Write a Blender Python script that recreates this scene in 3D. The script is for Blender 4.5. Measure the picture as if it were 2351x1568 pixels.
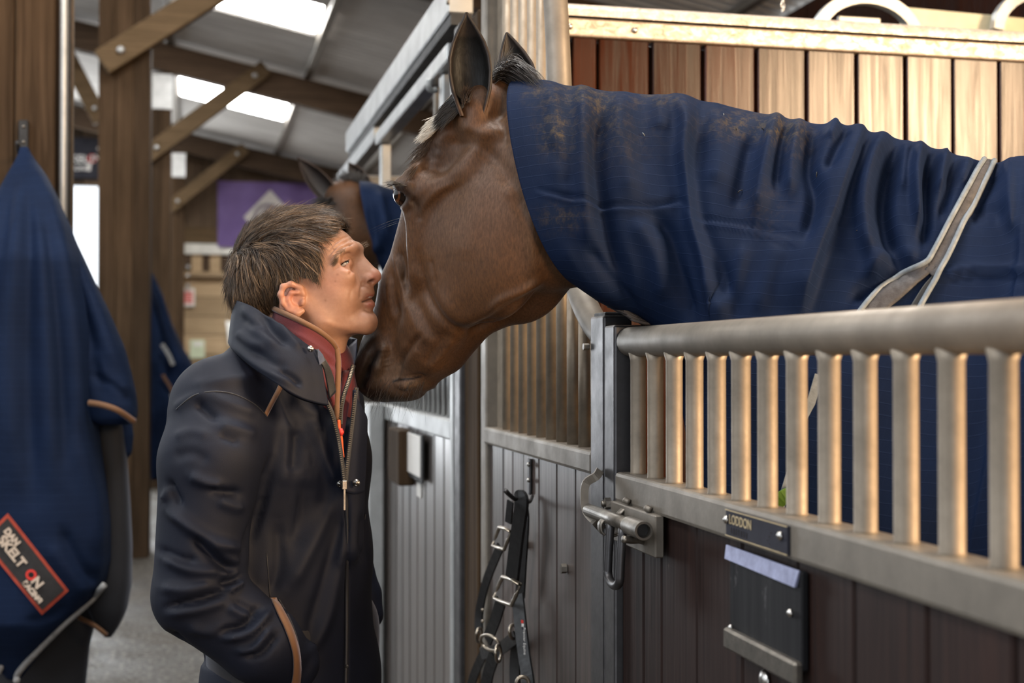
import bpy, bmesh, math, random
import numpy as np
from mathutils import Vector, Matrix, noise as mnoise
from mathutils.bvhtree import BVHTree

for _o in list(bpy.data.objects):
    bpy.data.objects.remove(_o, do_unlink=True)
SC = bpy.context.scene
COL = SC.collection
random.seed(7)
RNG = np.random.RandomState(11)

# ------------------------------------------------------------------ camera
F_PX, CX, CY = 3100.0, 1175.5, 784.0
CAM_H, YAW, PITCH = 1.42, math.radians(13.2), math.atan(41.0 / 3100.0)
cam_data = bpy.data.cameras.new('camera')
cam = bpy.data.objects.new('camera', cam_data)
COL.objects.link(cam)
cam.location = (0, 0, CAM_H)
cam.rotation_euler = (math.pi / 2 + PITCH, 0, -YAW)
cam_data.sensor_width = 36.0
cam_data.lens = F_PX / 2351.0 * 36.0
cam_data.clip_start = 0.05
cam_data.clip_end = 300
cam_data.dof.use_dof = True
cam_data.dof.focus_distance = 2.14
cam_data.dof.aperture_fstop = 4.3
SC.camera = cam

# ------------------------------------------------------------------ light and exposure
SC.view_settings.view_transform = 'Standard'
SC.view_settings.look = 'None'
SC.view_settings.gamma = 1.0
SC.view_settings.use_curve_mapping = False
SC.view_settings.exposure = 0.35
world = bpy.data.worlds.new('overcast_sky')
SC.world = world
world.use_nodes = True
_nt = world.node_tree
_bg = _nt.nodes['Background']
_bg.inputs[0].default_value = (0.88, 0.94, 1.0, 1)
_bg.inputs[1].default_value = 1.6


def area_light(name, loc, target, sx, sy, power, color):
    ld = bpy.data.lights.new(name, 'AREA')
    ld.shape = 'RECTANGLE'
    ld.size, ld.size_y = sx, sy
    ld.energy = power
    ld.color = color
    o = bpy.data.objects.new(name, ld)
    COL.objects.link(o)
    o.location = loc
    o.rotation_euler = (Vector(target) - Vector(loc)).to_track_quat('-Z', 'Y').to_euler()
    return o


# low warm sun streaming in through the open window in the back wall of the stall
area_light('stall_window_daylight', (4.28, -1.2, 2.85), (1.2, 2.4, 1.5), 1.5, 1.2, 470, (1.0, 0.70, 0.42))
# daylight through the skylights over the aisle and the open side of the barn
area_light('aisle_daylight', (-2.2, 0.4, 3.3), (0.6, 2.2, 1.4), 2.4, 1.6, 42, (0.86, 0.93, 1.0))
# warm sunlight through the window in the near end wall
area_light('near_window_daylight', (1.15, -2.36, 1.70), (.75, 2.4, 1.25), .9, 1.1, 75, (1.0, 0.66, 0.38))
# daylight pouring in through the open doorway in the far gable
area_light('doorway_daylight', (-2.7, 21.6, 2.05), (-.5, 6.0, 1.3), 3.9, 4.0, 560, (0.92, 0.96, 1.0))

# ------------------------------------------------------------------ pixel helpers
_cp, _sp = math.cos(PITCH), math.sin(PITCH)
_h = np.array([math.sin(YAW), math.cos(YAW), 0.0])
C_R = np.array([math.cos(YAW), -math.sin(YAW), 0.0])
C_F = _h * _cp + np.array([0, 0, _sp])
C_U = -_h * _sp + np.array([0, 0, _cp])
C_O = np.array([0, 0, CAM_H])


def ray(px, py):
    return C_F + C_R * ((px - CX) / F_PX) + C_U * ((CY - py) / F_PX)


def P(px, py, depth):
    return C_O + ray(px, py) * depth


def PX(px, py, X):
    r = ray(px, py)
    return C_O + r * (X / r[0])


def PY(px, py, Y):
    r = ray(px, py)
    return C_O + r * (Y / r[1])


def PZ(px, py, Z):
    r = ray(px, py)
    return C_O + r * ((Z - CAM_H) / r[2])


def PPL(px, py, p0, n):
    r = ray(px, py)
    return C_O + r * (np.dot(np.asarray(p0) - C_O, n) / np.dot(r, n))


def project(V):
    """world points (n,3) -> pixel x, pixel y, depth"""
    V = np.asarray(V) - C_O
    d = V @ C_F
    return CX + F_PX * (V @ C_R) / d, CY - F_PX * (V @ C_U) / d, d


# ------------------------------------------------------------------ object helpers
WLOC = {}


def tag(o, label=None, cat=None, group=None, kind=None):
    if label: o['label'] = label
    if cat: o['category'] = cat
    if group: o['group'] = group
    if kind: o['kind'] = kind
    return o


def empty(name, loc, label=None, cat=None, group=None, kind=None):
    o = bpy.data.objects.new(name, None)
    COL.objects.link(o)
    o.location = tuple(float(v) for v in loc)
    o.empty_display_size = 0.1
    WLOC[o.name] = Vector(o.location)
    return tag(o, label, cat, group, kind)


def place(o, wloc, parent=None):
    w = Vector([float(v) for v in wloc])
    WLOC[o.name] = w
    if parent is not None:
        o.parent = parent
        o.location = w - WLOC[parent.name]
    else:
        o.location = w


def link_mesh(name, me, wloc, mat=None, parent=None):
    o = bpy.data.objects.new(name, me)
    COL.objects.link(o)
    if mat is not None and len(me.materials) == 0:
        me.materials.append(mat)
    place(o, wloc, parent)
    return o


def mesh_obj(name, V, Fc, mat=None, parent=None, smooth=True, col=None, uv=None, mats=None, fmat=None):
    V = np.asarray(V, dtype=float)
    c = (V.min(0) + V.max(0)) / 2
    me = bpy.data.meshes.new(name)
    if isinstance(Fc, np.ndarray):
        Fc = Fc.tolist()
    me.from_pydata((V - c).tolist(), [], Fc)
    me.update()
    if smooth:
        me.polygons.foreach_set('use_smooth', [True] * len(me.polygons))
    if col is not None:
        a = me.color_attributes.new('Col', 'FLOAT_COLOR', 'POINT')
        cc = np.ones((len(V), 4), dtype=np.float32)
        cc[:, :3] = col
        a.data.foreach_set('color', cc.ravel())
    if uv is not None:
        l = me.uv_layers.new(name='UVMap')
        idx = np.empty(len(me.loops), dtype=np.int32)
        me.loops.foreach_get('vertex_index', idx)
        l.data.foreach_set('uv', np.asarray(uv, dtype=np.float32)[idx].ravel())
    for m in (mats or ([mat] if mat else [])):
        me.materials.append(m)
    if fmat is not None:
        me.polygons.foreach_set('material_index', np.asarray(fmat, dtype=np.int32))
    return link_mesh(name, me, c, None, parent)


_BOX = {}


def box_mesh(sx, sy, sz, bev=0.003, mat=None, segs=1):
    key = (round(sx, 4), round(sy, 4), round(sz, 4), round(bev, 4), mat.name if mat else '', segs)
    if key in _BOX:
        return _BOX[key]
    bm = bmesh.new()
    bmesh.ops.create_cube(bm, size=1)
    for v in bm.verts:
        v.co.x *= sx; v.co.y *= sy; v.co.z *= sz
    if bev > 0:
        bmesh.ops.bevel(bm, geom=bm.edges[:], offset=min(bev, min(sx, sy, sz) * .45), segments=segs, affect='EDGES', profile=.5)
    me = bpy.data.meshes.new('box')
    bm.to_mesh(me); bm.free()
    if mat: me.materials.append(mat)
    _BOX[key] = me
    return me


def box(name, lo, hi, mat, parent=None, bev=0.003, rot=None, segs=1):
    lo = np.minimum(lo, hi) if rot is None else np.asarray(lo); hi = np.asarray(hi)
    lo, hi = np.minimum(np.asarray(lo, float), np.asarray(hi, float)), np.maximum(np.asarray(lo, float), np.asarray(hi, float))
    s = hi - lo
    o = link_mesh(name, box_mesh(s[0], s[1], s[2], bev, mat, segs), (lo + hi) / 2, None, parent)
    if rot: o.rotation_euler = rot
    return o


def beam(name, a, b, w, h, mat, parent=None, bev=0.004, up=(0, 0, 1)):
    """box of section w x h from a to b, h along 'up'"""
    a, b = np.asarray(a, float), np.asarray(b, float)
    d = b - a; L = np.linalg.norm(d); d = d / L
    s = np.cross(d, up); s /= np.linalg.norm(s)
    u = np.cross(s, d)
    me = box_mesh(w, L, h, bev, mat)
    o = link_mesh(name, me, (a + b) / 2, None, parent)
    o.rotation_euler = Matrix((s, d, u)).transposed().to_euler()
    return o


def frames(pts, closed=False):
    pts = np.asarray(pts, float)
    n = len(pts)
    if closed:
        t = np.roll(pts, -1, 0) - np.roll(pts, 1, 0)
    else:
        t = np.gradient(pts, axis=0)
    t /= np.linalg.norm(t, axis=1)[:, None] + 1e-12
    up = np.array([0, 0, 1.0]) if abs(t[0][2]) < .9 else np.array([1.0, 0, 0])
    N = np.zeros_like(pts)
    nn = up - t[0] * np.dot(up, t[0]); nn /= np.linalg.norm(nn)
    for i in range(n):
        nn = nn - t[i] * np.dot(nn, t[i]); nn /= np.linalg.norm(nn) + 1e-12
        N[i] = nn
    return t, N, np.cross(t, N)


def tube_geo(pts, r, segs=10, closed=False, cap=True, sx=1.0):
    pts = np.asarray(pts, float)
    n = len(pts)
    r = np.broadcast_to(np.asarray(r, float), (n,))
    t, N, B = frames(pts, closed)
    a = np.arange(segs) * 2 * np.pi / segs
    V = (pts[:, None, :] + r[:, None, None] * (np.cos(a)[None, :, None] * N[:, None, :] * sx + np.sin(a)[None, :, None] * B[:, None, :])).reshape(-1, 3)
    Fc = []
    m = n if closed else n - 1
    for i in range(m):
        i2 = (i + 1) % n
        for k in range(segs):
            k2 = (k + 1) % segs
            Fc.append((i * segs + k, i * segs + k2, i2 * segs + k2, i2 * segs + k))
    if cap and not closed:
        Fc.append(tuple(range(segs - 1, -1, -1)))
        Fc.append(tuple((n - 1) * segs + k for k in range(segs)))
    return V, Fc


def tube(name, pts, r, mat, parent=None, segs=12, closed=False, sx=1.0):
    V, Fc = tube_geo(pts, r, segs, closed, True, sx)
    return mesh_obj(name, V, Fc, mat, parent)


def merge_geo(parts):
    Vs, Fs, o = [], [], 0
    for V, Fc in parts:
        Vs.append(np.asarray(V)); Fs += [tuple(int(i) + o for i in f) for f in Fc]; o += len(V)
    return np.concatenate(Vs), Fs


def smooth_path(pts, n=8):
    """Catmull-Rom resample"""
    pts = np.asarray(pts, float)
    p = np.vstack([2 * pts[0] - pts[1], pts, 2 * pts[-1] - pts[-2]])
    out = []
    for i in range(1, len(p) - 2):
        for k in range(n):
            t = k / n
            a, b, c, d = p[i - 1], p[i], p[i + 1], p[i + 2]
            out.append(.5 * ((2 * b) + (-a + c) * t + (2 * a - 5 * b + 4 * c - d) * t * t + (-a + 3 * b - 3 * c + d) * t ** 3))
    out.append(p[-2])
    return np.array(out)


def ribbon_geo(pts, nrm, w, th):
    """flat strap of width w, thickness th along pts; nrm = face normal(s)"""
    pts = np.asarray(pts, float); n = len(pts)
    nrm = np.broadcast_to(np.asarray(nrm, float), (n, 3))
    t = np.gradient(pts, axis=0); t /= np.linalg.norm(t, axis=1)[:, None]
    s = np.cross(t, nrm); s /= np.linalg.norm(s, axis=1)[:, None]
    w = np.broadcast_to(np.asarray(w, float), (n,))[:, None]
    V = np.stack([pts - s * w / 2, pts + s * w / 2, pts + s * w / 2 + nrm * th, pts - s * w / 2 + nrm * th], 1).reshape(-1, 3)
    Fc = []
    for i in range(n - 1):
        a, b = i * 4, i * 4 + 4
        for k in range(4):
            k2 = (k + 1) % 4
            Fc.append((a + k, a + k2, b + k2, b + k))
    Fc += [(3, 2, 1, 0), tuple((n - 1) * 4 + k for k in range(4))]
    return V, Fc


def cyl(name, a, b, r, mat, parent=None, segs=14, r2=None):
    return tube(name, [a, b], [r, r if r2 is None else r2], mat, parent, segs)


def text_mesh(name, body, origin, xdir, ydir, size, mat, parent=None, extrude=0.0006, align='LEFT', bold=0.0, sx=1.0):
    cu = bpy.data.curves.new(name, 'FONT')
    cu.body = body; cu.size = size; cu.extrude = extrude; cu.align_x = align; cu.offset = bold
    tmp = bpy.data.objects.new('tmp_text', cu)
    COL.objects.link(tmp)
    dg = bpy.context.evaluated_depsgraph_get()
    dg.update()
    me = bpy.data.meshes.new_from_object(tmp.evaluated_get(dg))
    bpy.data.objects.remove(tmp, do_unlink=True)
    x = np.asarray(xdir, float); x /= np.linalg.norm(x)
    y = np.asarray(ydir, float); y -= x * np.dot(x, y); y /= np.linalg.norm(y)
    z = np.cross(x, y)
    V = np.empty(len(me.vertices) * 3); me.vertices.foreach_get('co', V); V = V.reshape(-1, 3)
    W = np.asarray(origin) + V[:, :1] * x * sx + V[:, 1:2] * y + V[:, 2:] * z
    Fc = [tuple(p.vertices) for p in me.polygons]
    bpy.data.meshes.remove(me)
    return mesh_obj(name, W, Fc, mat, parent, smooth=False)


def copy_tree(o, parent=None, dloc=(0, 0, 0)):
    c = o.copy(); COL.objects.link(c)
    if parent is not None:
        c.parent = parent
    else:
        c.location = Vector(o.location) + Vector(dloc)
    WLOC[c.name] = WLOC[o.name] + Vector(dloc)
    for ch in [k for k in bpy.data.objects if k.parent == o]:
        copy_tree(ch, c, dloc)
    return c


# ------------------------------------------------------------------ implicit surfaces
class Sdf:
    def __init__(self, lo, hi, vox):
        self.lo = np.asarray(lo, float); self.vox = vox
        self.n = np.ceil((np.asarray(hi) - self.lo) / vox).astype(int) + 1
        self.f = np.full(self.n, 0.08, dtype=np.float32)

    def _sub(self, lo, hi):
        a = np.clip(np.floor((lo - self.lo) / self.vox).astype(int), 0, self.n)
        b = np.clip(np.ceil((hi - self.lo) / self.vox).astype(int) + 1, 0, self.n)
        if np.any(b <= a):
            return None
        ax = [(self.lo[i] + self.vox * np.arange(a[i], b[i])).astype(np.float32) for i in range(3)]
        X, Y, Z = np.meshgrid(*ax, indexing='ij')
        return (slice(a[0], b[0]), slice(a[1], b[1]), slice(a[2], b[2])), X, Y, Z

    def _apply(self, sl, d, k, op):
        f = self.f[sl]
        if op == 'add':
            h = np.clip(.5 + .5 * (f - d) / k, 0, 1)
            self.f[sl] = f * (1 - h) + d * h - k * h * (1 - h)
        else:
            d = -d
            h = np.clip(.5 - .5 * (f - d) / k, 0, 1)
            self.f[sl] = f * (1 - h) + d * h + k * h * (1 - h)

    def ell(self, c, axes, r, k=.02, op='add'):
        """axes: 3 rows (orthonormal), r: 3 radii"""
        c = np.asarray(c, float); A = np.asarray(axes, float); r = np.asarray(r, float)
        ext = np.sqrt(((A * r[:, None]) ** 2).sum(0)) + k + .02
        s = self._sub(c - ext, c + ext)
        if s is None: return
        sl, X, Y, Z = s
        X = X - c[0]; Y = Y - c[1]; Z = Z - c[2]
        k0 = 0; k1 = 0
        for i in range(3):
            q = (A[i, 0] * X + A[i, 1] * Y + A[i, 2] * Z) / r[i]
            k0 = k0 + q * q; k1 = k1 + (q / r[i]) ** 2
        k0 = np.sqrt(k0); k1 = np.sqrt(k1) + 1e-6
        d = k0 * (k0 - 1) / k1
        d = np.where(k0 < 1e-3, -min(r), d).astype(np.float32)
        self._apply(sl, d, k, op)

    def cone(self, a, b, ra, rb, k=.02, op='add', L=None, ls=1.0):
        """round cone; optional squash by ls along unit vector L"""
        a = np.asarray(a, float); b = np.asarray(b, float)
        m = max(ra, rb) * max(1, ls) + k + .02
        s = self._sub(np.minimum(a, b) - m, np.maximum(a, b) + m)
        if s is None: return
        sl, X, Y, Z = s
        X = X - a[0]; Y = Y - a[1]; Z = Z - a[2]
        ab = b - a
        if L is not None:
            L = np.asarray(L, float)
            lat = X * L[0] + Y * L[1] + Z * L[2]
            g = lat * (1 / ls - 1)
            X = X + g * L[0]; Y = Y + g * L[1]; Z = Z + g * L[2]
            ab = ab + L * np.dot(ab, L) * (1 / ls - 1)
        t = np.clip((X * ab[0] + Y * ab[1] + Z * ab[2]) / (np.dot(ab, ab) + 1e-12), 0, 1)
        d = np.sqrt((X - t * ab[0]) ** 2 + (Y - t * ab[1]) ** 2 + (Z - t * ab[2]) ** 2) - (ra + (rb - ra) * t)
        if L is not None and ls < 1: d = d * (ls + (1 - ls) * .4)
        self._apply(sl, d.astype(np.float32), k, op)

    def chain(self, pts, rs, k=.01, op='add'):
        for i in range(len(pts) - 1):
            self.cone(pts[i], pts[i + 1], rs[i], rs[i + 1], k, op)

    def mesh(self, smooth=2):
        f = self.f
        ins = f < 0
        n = f.shape
        cnt = np.zeros((n[0] - 1, n[1] - 1, n[2] - 1), dtype=np.int8)
        for dx in (0, 1):
            for dy in (0, 1):
                for dz in (0, 1):
                    cnt += ins[dx:n[0] - 1 + dx, dy:n[1] - 1 + dy, dz:n[2] - 1 + dz]
        act = (cnt > 0) & (cnt < 8)
        idx = np.full(act.shape, -1, dtype=np.int64)
        ii = np.argwhere(act)
        idx[act] = np.arange(len(ii))
        acc = np.zeros((len(ii), 3)); num = np.zeros(len(ii))
        corners = [(dx, dy, dz) for dx in (0, 1) for dy in (0, 1) for dz in (0, 1)]
        for p in corners:
            for ax in range(3):
                if p[ax] == 0:
                    q = list(p); q[ax] = 1
                    fa = f[ii[:, 0] + p[0], ii[:, 1] + p[1], ii[:, 2] + p[2]]
                    fb = f[ii[:, 0] + q[0], ii[:, 1] + q[1], ii[:, 2] + q[2]]
                    m = (fa < 0) != (fb < 0)
                    t = np.where(m, fa / (fa - fb + 1e-12 * (fa == fb)), 0)
                    pos = np.tile(np.array(p, float), (len(ii), 1)); pos[:, ax] = t
                    acc[m] += pos[m]; num[m] += 1
        V = self.lo + (ii + acc / num[:, None]) * self.vox
        Q = []
        for ax in range(3):
            u, v = [(1, 2), (2, 0), (0, 1)][ax]
            s0 = [slice(1, n[i] - 1) for i in range(3)]; s0[ax] = slice(0, n[ax] - 1)
            s1 = list(s0); s1[ax] = slice(1, n[ax])
            A = ins[tuple(s0)]; B = ins[tuple(s1)]
            for flip, msk in ((False, A & ~B), (True, ~A & B)):
                e = np.argwhere(msk)
                if len(e) == 0: continue
                e = e + np.array([0 if i == ax else 1 for i in range(3)])
                du = np.zeros(3, int); du[u] = 1
                dv = np.zeros(3, int); dv[v] = 1
                g = lambda w: idx[w[:, 0], w[:, 1], w[:, 2]]
                q = np.stack([g(e - du - dv), g(e - dv), g(e), g(e - du)], 1)
                if flip: q = q[:, ::-1]
                Q.append(q)
        Q = np.concatenate(Q)
        Q = Q[(Q >= 0).all(1)]
        for _ in range(smooth):
            V = lap_smooth(V, Q, .5)
        return V, Q


def lap_smooth(V, Q, w=.5):
    acc = np.zeros_like(V); num = np.zeros(len(V))
    m = Q.shape[1]
    for a in range(m):
        b = (a + 1) % m
        for i in range(3):
            acc[:, i] += np.bincount(Q[:, a], V[Q[:, b], i], len(V)) + np.bincount(Q[:, b], V[Q[:, a], i], len(V))
        num += np.bincount(Q[:, a], minlength=len(V)) + np.bincount(Q[:, b], minlength=len(V))
    num = np.maximum(num, 1)[:, None]
    return V * (1 - w) + acc / num * w


def vnormals(V, Q):
    e1 = V[Q[:, 2]] - V[Q[:, 0]]; e2 = V[Q[:, 3 if Q.shape[1] > 3 else 1]] - V[Q[:, 1 if Q.shape[1] > 3 else 0]]
    fn = np.cross(e1, e2) if Q.shape[1] > 3 else np.cross(V[Q[:, 1]] - V[Q[:, 0]], V[Q[:, 2]] - V[Q[:, 0]])
    N = np.zeros_like(V)
    for a in range(Q.shape[1]):
        for i in range(3):
            N[:, i] += np.bincount(Q[:, a], fn[:, i], len(V))
    return N / (np.linalg.norm(N, axis=1)[:, None] + 1e-12)


def seg_dist(px, py, line):
    """distance in pixels to a polyline, and parameter 0..1 along it"""
    line = np.asarray(line, float)
    seg = np.linalg.norm(np.diff(line, axis=0), axis=1); tot = seg.sum(); run = 0
    best = np.full(len(px), 1e9); par = np.zeros(len(px)); side = np.zeros(len(px))
    for i in range(len(line) - 1):
        a, b = line[i], line[i + 1]; ab = b - a
        t = np.clip(((px - a[0]) * ab[0] + (py - a[1]) * ab[1]) / (ab @ ab + 1e-9), 0, 1)
        dx = px - a[0] - t * ab[0]; dy = py - a[1] - t * ab[1]
        d = np.hypot(dx, dy)
        m = d < best
        best[m] = d[m]; par[m] = (run + t[m] * seg[i]) / tot; side[m] = np.sign(ab[0] * dy - ab[1] * dx)[m]
        run += seg[i]
    return best, par, side


def folds(V, Q, ridges, only_near=True, N=None):
    """push vertices along normals: ridges = (polyline_px, amplitude_m, width_px[, width_other_side]) fading at both ends"""
    if N is None: N = vnormals(V, Q)
    px, py, dep = project(V)
    view = V - C_O; view /= np.linalg.norm(view, axis=1)[:, None]
    face = np.clip(-(N * view).sum(1) * 3 + .6, 0, 1) if only_near else np.ones(len(V))
    disp = np.zeros(len(V))
    for r in ridges:
        line, amp, w = r[0], r[1], r[2]
        w2 = r[3] if len(r) > 3 else w
        ln = np.asarray(line, float)
        if len(ln) > 2: ln = smooth_path(ln, 5)
        m = (px > ln[:, 0].min() - 3.2 * max(w, w2)) & (px < ln[:, 0].max() + 3.2 * max(w, w2)) & (py > ln[:, 1].min() - 3.2 * max(w, w2)) & (py < ln[:, 1].max() + 3.2 * max(w, w2)) & (face > 0)
        if not m.any(): continue
        d, t, s = seg_dist(px[m], py[m], ln)
        ww = np.where(s > 0, w, w2)
        fade = np.clip(np.minimum(t, 1 - t) * 5 + .25, 0, 1)
        disp[m] += amp * np.exp(-(d / ww) ** 2) * fade
    return V + N * (disp * face)[:, None]


def in_poly(px, py, poly):
    poly = np.asarray(poly, float); c = np.zeros(len(px), bool); j = len(poly) - 1
    for i in range(len(poly)):
        xi, yi = poly[i]; xj, yj = poly[j]
        m = ((yi > py) != (yj > py)) & (px < (xj - xi) * (py - yi) / (yj - yi + 1e-12) + xi)
        c ^= m; j = i
    return c


def blob(px, py, cx, cy, rx, ry=None):
    ry = ry or rx
    return np.exp(-(((px - cx) / rx) ** 2 + ((py - cy) / ry) ** 2))


def vnoise(V, scale, seed=0.0):
    return np.array([mnoise.noise(Vector((v[0] * scale + seed, v[1] * scale - seed, v[2] * scale))) for v in V])


# ------------------------------------------------------------------ materials
def new_mat(name):
    m = bpy.data.materials.new(name)
    m.use_nodes = True
    return m, m.node_tree, m.node_tree.nodes['Principled BSDF']


def N_(nt, t, **kw):
    n = nt.nodes.new(t)
    for k, v in kw.items():
        setattr(n, k, v)
    return n


def coords(nt, scale=(1, 1, 1), kind='pos', rot=(0, 0, 0)):
    mp = N_(nt, 'ShaderNodeMapping')
    mp.inputs['Scale'].default_value = scale
    mp.inputs['Rotation'].default_value = rot
    if kind == 'pos':
        g = N_(nt, 'ShaderNodeNewGeometry'); nt.links.new(g.outputs['Position'], mp.inputs[0])
    elif kind == 'uv':
        g = N_(nt, 'ShaderNodeTexCoord'); nt.links.new(g.outputs['UV'], mp.inputs[0])
    else:
        g = N_(nt, 'ShaderNodeTexCoord'); nt.links.new(g.outputs['Object'], mp.inputs[0])
    return mp.outputs[0]


def noise_tex(nt, vec, scale, detail=4, rough=.55, dist=0):
    n = N_(nt, 'ShaderNodeTexNoise')
    n.inputs['Scale'].default_value = scale; n.inputs['Detail'].default_value = detail
    n.inputs['Roughness'].default_value = rough; n.inputs['Distortion'].default_value = dist
    nt.links.new(vec, n.inputs['Vector'])
    return n.outputs[0]


def ramp(nt, fac, stops):
    r = N_(nt, 'ShaderNodeValToRGB')
    el = r.color_ramp.elements
    while len(el) < len(stops): el.new(.5)
    for e, (p, c) in zip(el, stops):
        e.position = p
        e.color = (c[0], c[1], c[2], 1) if hasattr(c, '__len__') else (c, c, c, 1)
    nt.links.new(fac, r.inputs[0])
    return r.outputs[0]


def mixc(nt, fac, a, b, mode='MIX'):
    m = N_(nt, 'ShaderNodeMix', data_type='RGBA', blend_type=mode)
    for sock, v in ((m.inputs[0], fac), (m.inputs[6], a), (m.inputs[7], b)):
        if isinstance(v, (int, float)): sock.default_value = v
        elif isinstance(v, tuple): sock.default_value = (*v[:3], 1)
        else: nt.links.new(v, sock)
    return m.outputs[2]


def math_(nt, op, a, b=None):
    m = N_(nt, 'ShaderNodeMath', operation=op)
    for i, v in enumerate((a, b)):
        if v is None: continue
        if isinstance(v, (int, float)): m.inputs[i].default_value = v
        else: nt.links.new(v, m.inputs[i])
    return m.outputs[0]


def bump(nt, bsdf, h, strength=.3, dist=.002, prev=None):
    b = N_(nt, 'ShaderNodeBump')
    b.inputs['Strength'].default_value = strength; b.inputs['Distance'].default_value = dist
    nt.links.new(h, b.inputs['Height'])
    if prev is not None: nt.links.new(prev, b.inputs['Normal'])
    nt.links.new(b.outputs[0], bsdf.inputs['Normal'])
    return b.outputs[0]


def setp(b, **kw):
    for k, v in kw.items():
        b.inputs[k].default_value = v if not isinstance(v, tuple) else (*v[:3], 1)


def plain(name, color, rough=.5, metal=0.0, var=.25, vscale=30, bmp=.15, bdist=.001, coat=0.0):
    m, nt, b = new_mat(name)
    v = coords(nt)
    n = noise_tex(nt, v, vscale, 5, .6)
    c0 = tuple(max(0, c * (1 - var)) for c in color); c1 = tuple(min(1, c * (1 + var)) for c in color)
    nt.links.new(ramp(nt, n, [(.3, c0), (.7, c1)]), b.inputs['Base Color'])
    nt.links.new(ramp(nt, n, [(.3, min(1, rough * 1.15)), (.7, rough * .85)]), b.inputs['Roughness'])
    setp(b, Metallic=metal)
    b.inputs['Coat Weight'].default_value = coat
    b.inputs['Coat Roughness'].default_value = .25
    if bmp: bump(nt, b, noise_tex(nt, v, vscale * 6, 3), bmp, bdist)
    return m


def wood(name, dark, light, rough=.5, axis='z', grain=1.0, coat=0.0, wear=None, bmp=.35, coat_rough=.2):
    m, nt, b = new_mat(name)
    sc = {'z': (60, 60, 2.2), 'x': (2.2, 60, 60), 'y': (60, 2.2, 60)}[axis]
    v = coords(nt, tuple(s * grain for s in sc))
    n1 = noise_tex(nt, v, 1.0, 6, .62, .6)
    v2 = coords(nt)
    n2 = noise_tex(nt, v2, 5.0, 4, .6)
    oi = N_(nt, 'ShaderNodeObjectInfo')
    mid = tuple((a + c) / 2 for a, c in zip(dark, light))
    c = ramp(nt, n1, [(.32, dark), (.5, mid), (.68, light)])
    c = mixc(nt, math_(nt, 'MULTIPLY', n2, .55), c, dark)
    rv = math_(nt, 'ADD', math_(nt, 'MULTIPLY', oi.outputs['Random'], .5), .72)
    hsv = N_(nt, 'ShaderNodeHueSaturation'); nt.links.new(c, hsv.inputs['Color']); nt.links.new(rv, hsv.inputs['Value'])
    c = hsv.outputs[0]
    if wear:
        w = ramp(nt, noise_tex(nt, coords(nt, (1, 1, .45)), wear[1], 6, .7), [(wear[2], 0.0), (wear[2] + .06, 1.0)])
        c = mixc(nt, w, c, wear[0])
    nt.links.new(c, b.inputs['Base Color'])
    nt.links.new(ramp(nt, n1, [(.3, min(1, rough + .12)), (.7, max(.05, rough - .08))]), b.inputs['Roughness'])
    b.inputs['Coat Weight'].default_value = coat
    b.inputs['Coat Roughness'].default_value = coat_rough
    bump(nt, b, n1, bmp, .0015)
    return m


def emit(name, color, strength):
    m, nt, b = new_mat(name)
    setp(b, **{'Base Color': (0, 0, 0), 'Emission Color': color, 'Emission Strength': strength})
    return m
# ================================================================== materials of the place
M = {}
M['post'] = wood('weathered_brown_timber', (.026, .0155, .0080), (.074, .045, .0245), .8, 'z', .8)
M['beam_x'] = wood('dark_rafter_timber', (.032, .021, .014), (.090, .058, .036), .72, 'x', .8)
M['brace'] = wood('brown_brace_timber', (.060, .040, .020), (.135, .088, .048), .7, 'x', .8)
M['dark_board'] = wood('dark_cladding', (.055, .038, .025), (.15, .105, .070), .75, 'z', .6)
M['beige_board'] = wood('pale_kickboard', (.30, .21, .125), (.46, .34, .21), .65, 'x', .5)
M['varnish'] = wood('varnished_red_brown_board', (.018, .0048, .0022), (.055, .0155, .0070), .22, 'z', 1.1, .0, bmp=.20)
M['varnish'].node_tree.nodes['Principled BSDF'].inputs['Specular IOR Level'].default_value = .24
M['door_board'] = wood('dark_stained_door_board', (.010, .0050, .0042), (.032, .0145, .011), .55, 'z', 1.3, .0, ((.20, .15, .12), 55, .70), coat_rough=.36)
M['panel_board'] = wood('scuffed_grey_brown_board', (.030, .019, .016), (.085, .056, .046), .44, 'z', 1.1, .35, ((.26, .17, .10), 9, .66), coat_rough=.3)
M['next_board'] = wood('glossy_brown_board', (.070, .058, .052), (.145, .122, .112), .36, 'z', .8, .9, coat_rough=.28)
M['door_board'].node_tree.nodes['Principled BSDF'].inputs['Specular IOR Level'].default_value = .22
for _k in ('post', 'beam_x', 'brace', 'dark_board', 'beige_board'):
    M[_k].node_tree.nodes['Principled BSDF'].inputs['Specular IOR Level'].default_value = .12
M['galv'] = plain('dusty_galvanised_steel', (.175, .152, .125), .50, .35, .22, 14, .25)
M['galv_dark'] = plain('dark_steel', (.085, .082, .085), .42, .75, .25, 20, .2)
M['galv_pale'] = plain('pale_galvanised_steel', (.42, .43, .43), .42, .55, .15, 10, .15)
M['dust_bar'] = plain('dusty_steel_bar', (.27, .225, .175), .55, .55, .2, 22, .3)
M['black'] = plain('black_rubber', (.012, .012, .013), .6, 0, .3, 30, .2)
M['steel'] = plain('bright_steel', (.55, .53, .50), .28, 1.0, .15, 40, .08)
M['bolt_steel'] = plain('worn_bolt_steel', (.20, .18, .155), .42, .85, .35, 45, .25)
M['white_paint'] = plain('white_painted_board', (.62, .61, .56), .6, 0, .12, 8, .1)
M['cream'] = plain('cream_painted_steel', (.58, .53, .37), .45, 0, .12, 9, .1)

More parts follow.
